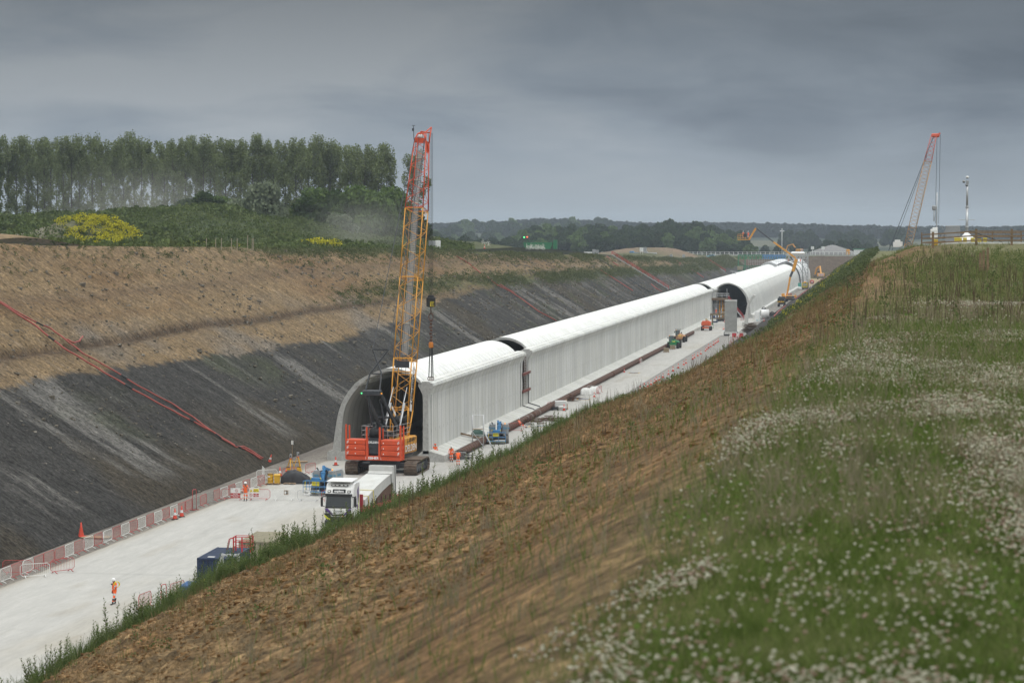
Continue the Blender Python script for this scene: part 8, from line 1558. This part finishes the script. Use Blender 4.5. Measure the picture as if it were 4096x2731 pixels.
# ---- left side: bench grass, crest tufts, mound scrub, yellow flowers
n = 9000; Y = 360 * (1300 / 360) ** RC.rand(n); zb = np.interp(Y, [400, 478, 595, 765, 1000, 1300], [14.3, 14.9, 13.9, 12.4, 9.5, 8.5]) + RC.normal(size=n) * .8; top = RC.rand(n) < .45; zz_ = np.where(top, z_crest(Y) - RC.gamma(1.2, .9, n), zb); zz_ = np.minimum(zz_, z_crest(Y) - .1); X = TOE - zz_ * 1.6; k = RC.rand(n) < sstep(-.3, .2, fbm(Y * .04, zz_ * .3, 3) + .1 + .2 * top) * sstep(350, 450, Y); X, Y, zz_ = X[k], Y[k], zz_[k]; s = (.18 + Y * .0008) * (.5 + RC.rand(len(X)))
V, F = clump(X, Y, zz_ - .1, 24, s * 1.2, s * .9, s * .10); LSC = leafmat('bank_scrub', [(.060, .075, .032), (.10, .115, .050), (.16, .165, .08)], ns=.3, trans=.2); stuff('bench_scrub', V, F, LSC, 'scrubby green growth on the bench and crest of the left slope', 'scrub')
n = 480; Y = 250 * (520 / 250) ** RC.rand(n); zz_ = np.minimum(z_crest(Y) - RC.gamma(1.5, 1.1, n), z_crest(Y) - .2); X = TOE - zz_ * 1.6; s = (.10 + Y * .0007) * (.5 + .8 * RC.rand(n)); V, F = clump(X, Y, zz_ - .05, 30, s, s * 1.5, s * .13); stuff('crest_shrubs', V, F, LSC, 'small green shrubs dotted just under the left crest', 'shrubs')
n = 60000; Y = 300 + 330 * RC.rand(n) ** .9; X = x_crest(Y) - 1.5 - 150 * RC.rand(n); px = proj_px(X, Y); k = (px > -200) & (px < 1900) & ((Y > 430) | (RC.rand(n) < .25) | (np.abs(X + 146) < 13) & (Y > 385)); X, Y = X[k], Y[k]; m2y = np.exp(-(((X + 146) / 8.2) ** 2) ** 1.5) * np.exp(-(((Y - 420) / 24) ** 2)); stony = np.exp(-((X + 166) / 16) ** 2) * np.exp(-((Y - 418) / 20) ** 2); k = RC.rand(len(X)) > np.clip(stony * 1.5, 0, 1); X, Y, m2y = X[k], Y[k], m2y[k]; Z = top_left_z(X, Y); s = (.34 + .5 * RC.rand(len(X)) ** 2) * (1 + .8 * sstep(-.1, .5, fbm(X * .1, Y * .06, 3)))
V, F = clump(X, Y, Z - .1, 9, s, s * 1.25, s * .20); MSC = leafmat('mound_scrub', [(.055, .080, .028), (.098, .128, .045), (.155, .180, .075)], ns=.12, trans=.2); stuff('mound_scrub', V, F, MSC, 'rough dark green growth covering the mounds below the poplars', 'scrub')
yk = RC.rand(len(X)) < np.clip(m2y * 3 * sstep(-.3, .05, fbm(X * .12 + 1, Y * .1, 3) + .14), 0, 1); px = proj_px(X, Y); yk &= (px > 140) & (px < 480) & (Y > 410)
for a, b, c_, d in ((250, 440, 385, 400), (480, 545, 395, 410), (650, 690, 395, 410), (740, 840, 395, 412), (880, 935, 400, 415), (1205, 1335, 448, 457)): yk |= (px > a) & (px < b) & (Y > c_) & (Y < d) & (RC.rand(len(X)) < .8)
V, F = clump(X[yk], Y[yk], Z[yk] + s[yk] * .8, 50, s[yk] * 1.5, s[yk] * .8, s[yk] * .085); stuff('rape_flowers', V, F, YF, 'bright yellow flowering rape on the mound at the left and in small strips', 'flowers')
wk = ((px > 2085) & (px < 2200) | (px > 1925) & (px < 1965) | (px > 1255) & (px < 1385))
n = 300; Y = 640 + 60 * RC.rand(n); PX = np.concatenate([2115 + 75 * RC.rand(220), 1935 + 35 * RC.rand(80)]); X = (PX - 3555) * Y / 9671 * 1.006; Z = top_left_z(X, Y); V, F = clump(X, Y, Z - .3, 4, .3 + 0 * X, .4 + 1.2 * RC.rand(n), .06 + 0 * X); stuff('white_umbels', V, F, leafmat('umbel', [(.45, .45, .40), (.6, .6, .55), (.75, .75, .7)], ns=1), 'clusters of white flowers on the left crest', 'flowers')
# ================================================================ haze and dust
def vol(name, box_or_mesh, col, dens, an=.2):
    hm = bpy.data.materials.new(name); hm.use_nodes = True; n_ = hm.node_tree.nodes; n_.clear(); o_ = n_.new('ShaderNodeOutputMaterial'); v_ = n_.new('ShaderNodeVolumePrincipled')
    v_.inputs['Color'].default_value = col + (1,); v_.inputs['Density'].default_value = dens; v_.inputs['Anisotropy'].default_value = an; hm.node_tree.links.new(v_.outputs[0], o_.inputs['Volume']); return box_or_mesh.build(name, hm)
mb = MB(); mb.bx(-4600, 4300, -60, 9700, -12, 95); tag(vol('haze', mb, (.70, .79, .92), .00011), 'thin blue-grey haze over the whole valley', 'haze', kind='stuff')
for i, (px, Y, z, rx, ry, rz_i, d, lab) in enumerate(((560, 600, 32, 40, 24, 15, .017, 'drifting pale dust in front of the poplars at the left'), (1450, 520, 25.5, 19, 14, 11, .030, 'pale dust cloud blowing off the mound left of the crane'))):
    X = ray_at(px, Y)[0]; mb = MB(); mb.lathe([(max(.01, math.sin(R(a))), -math.cos(R(a))) for a in range(0, 181, 12)], (0, 0, 0), 20); o = vol('dust_cloud', mb, (.80, .78, .74), d, 0); o.location = (X, Y, z); o.scale = (rx, ry, rz_i); tag(o, lab, 'dust', kind='stuff')
    nt_ = o.data.materials[0].node_tree; n_ = nt_.nodes; l_ = nt_.links; tc2 = n_.new('ShaderNodeTexCoord'); gr_ = n_.new('ShaderNodeTexGradient'); gr_.gradient_type = 'QUADRATIC_SPHERE'; l_.new(tc2.outputs['Object'], gr_.inputs[0]); nz_ = n_.new('ShaderNodeTexNoise'); nz_.inputs['Scale'].default_value = 2.2; nz_.inputs['Detail'].default_value = 3; l_.new(tc2.outputs['Object'], nz_.inputs['Vector'])
    m1_ = n_.new('ShaderNodeMath'); m1_.operation = 'MULTIPLY'; l_.new(gr_.outputs['Fac'], m1_.inputs[0]); l_.new(nz_.outputs['Fac'], m1_.inputs[1]); m2_ = n_.new('ShaderNodeMath'); m2_.operation = 'MULTIPLY'; m2_.inputs[1].default_value = d * 2; l_.new(m1_.outputs[0], m2_.inputs[0]); l_.new(m2_.outputs[0], n_['Principled Volume'].inputs['Density'])
# pieces that are separate in the place become separate parts
SPLIT = {'lamp', 'joint_strip', 'seam', 'pale_edge', 'bearer', 'mirror', 'tail_light', 'yellow_grip', 'floodlight', 'guide_post', 'top_lamp', 'purple_stripe', 'stanchion', 'light_bar_lens', 'backstop_ram', 'pipe_band'}
for o in list(bpy.data.objects):
    if o.type != 'MESH' or o.name.split('.')[0] not in SPLIT or o.parent is None or o.children: continue
    bm = bmesh.new(); bm.from_mesh(o.data); bm.faces.ensure_lookup_table(); seen = set(); groups = []
    for f in bm.faces:
        if f.index in seen: continue
        st_ = [f]; seen.add(f.index); g_ = []
        while st_:
            q = st_.pop(); g_.append(q.index)
            for v in q.verts:
                for h in v.link_faces:
                    if h.index not in seen: seen.add(h.index); st_.append(h)
        groups.append(set(g_))
    if 1 < len(groups) <= 30:
        for g_ in groups:
            b2 = bm.copy(); b2.faces.ensure_lookup_table(); bmesh.ops.delete(b2, geom=[f for f in b2.faces if f.index not in g_], context='FACES'); me = bpy.data.meshes.new(o.name.split('.')[0]); b2.to_mesh(me); b2.free()
            for m in o.data.materials: me.materials.append(m)
            n_o = o.copy(); n_o.data = me; n_o.name = o.name.split('.')[0]; COL.objects.link(n_o)
        bm.free(); bpy.data.objects.remove(o)
    else: bm.free()
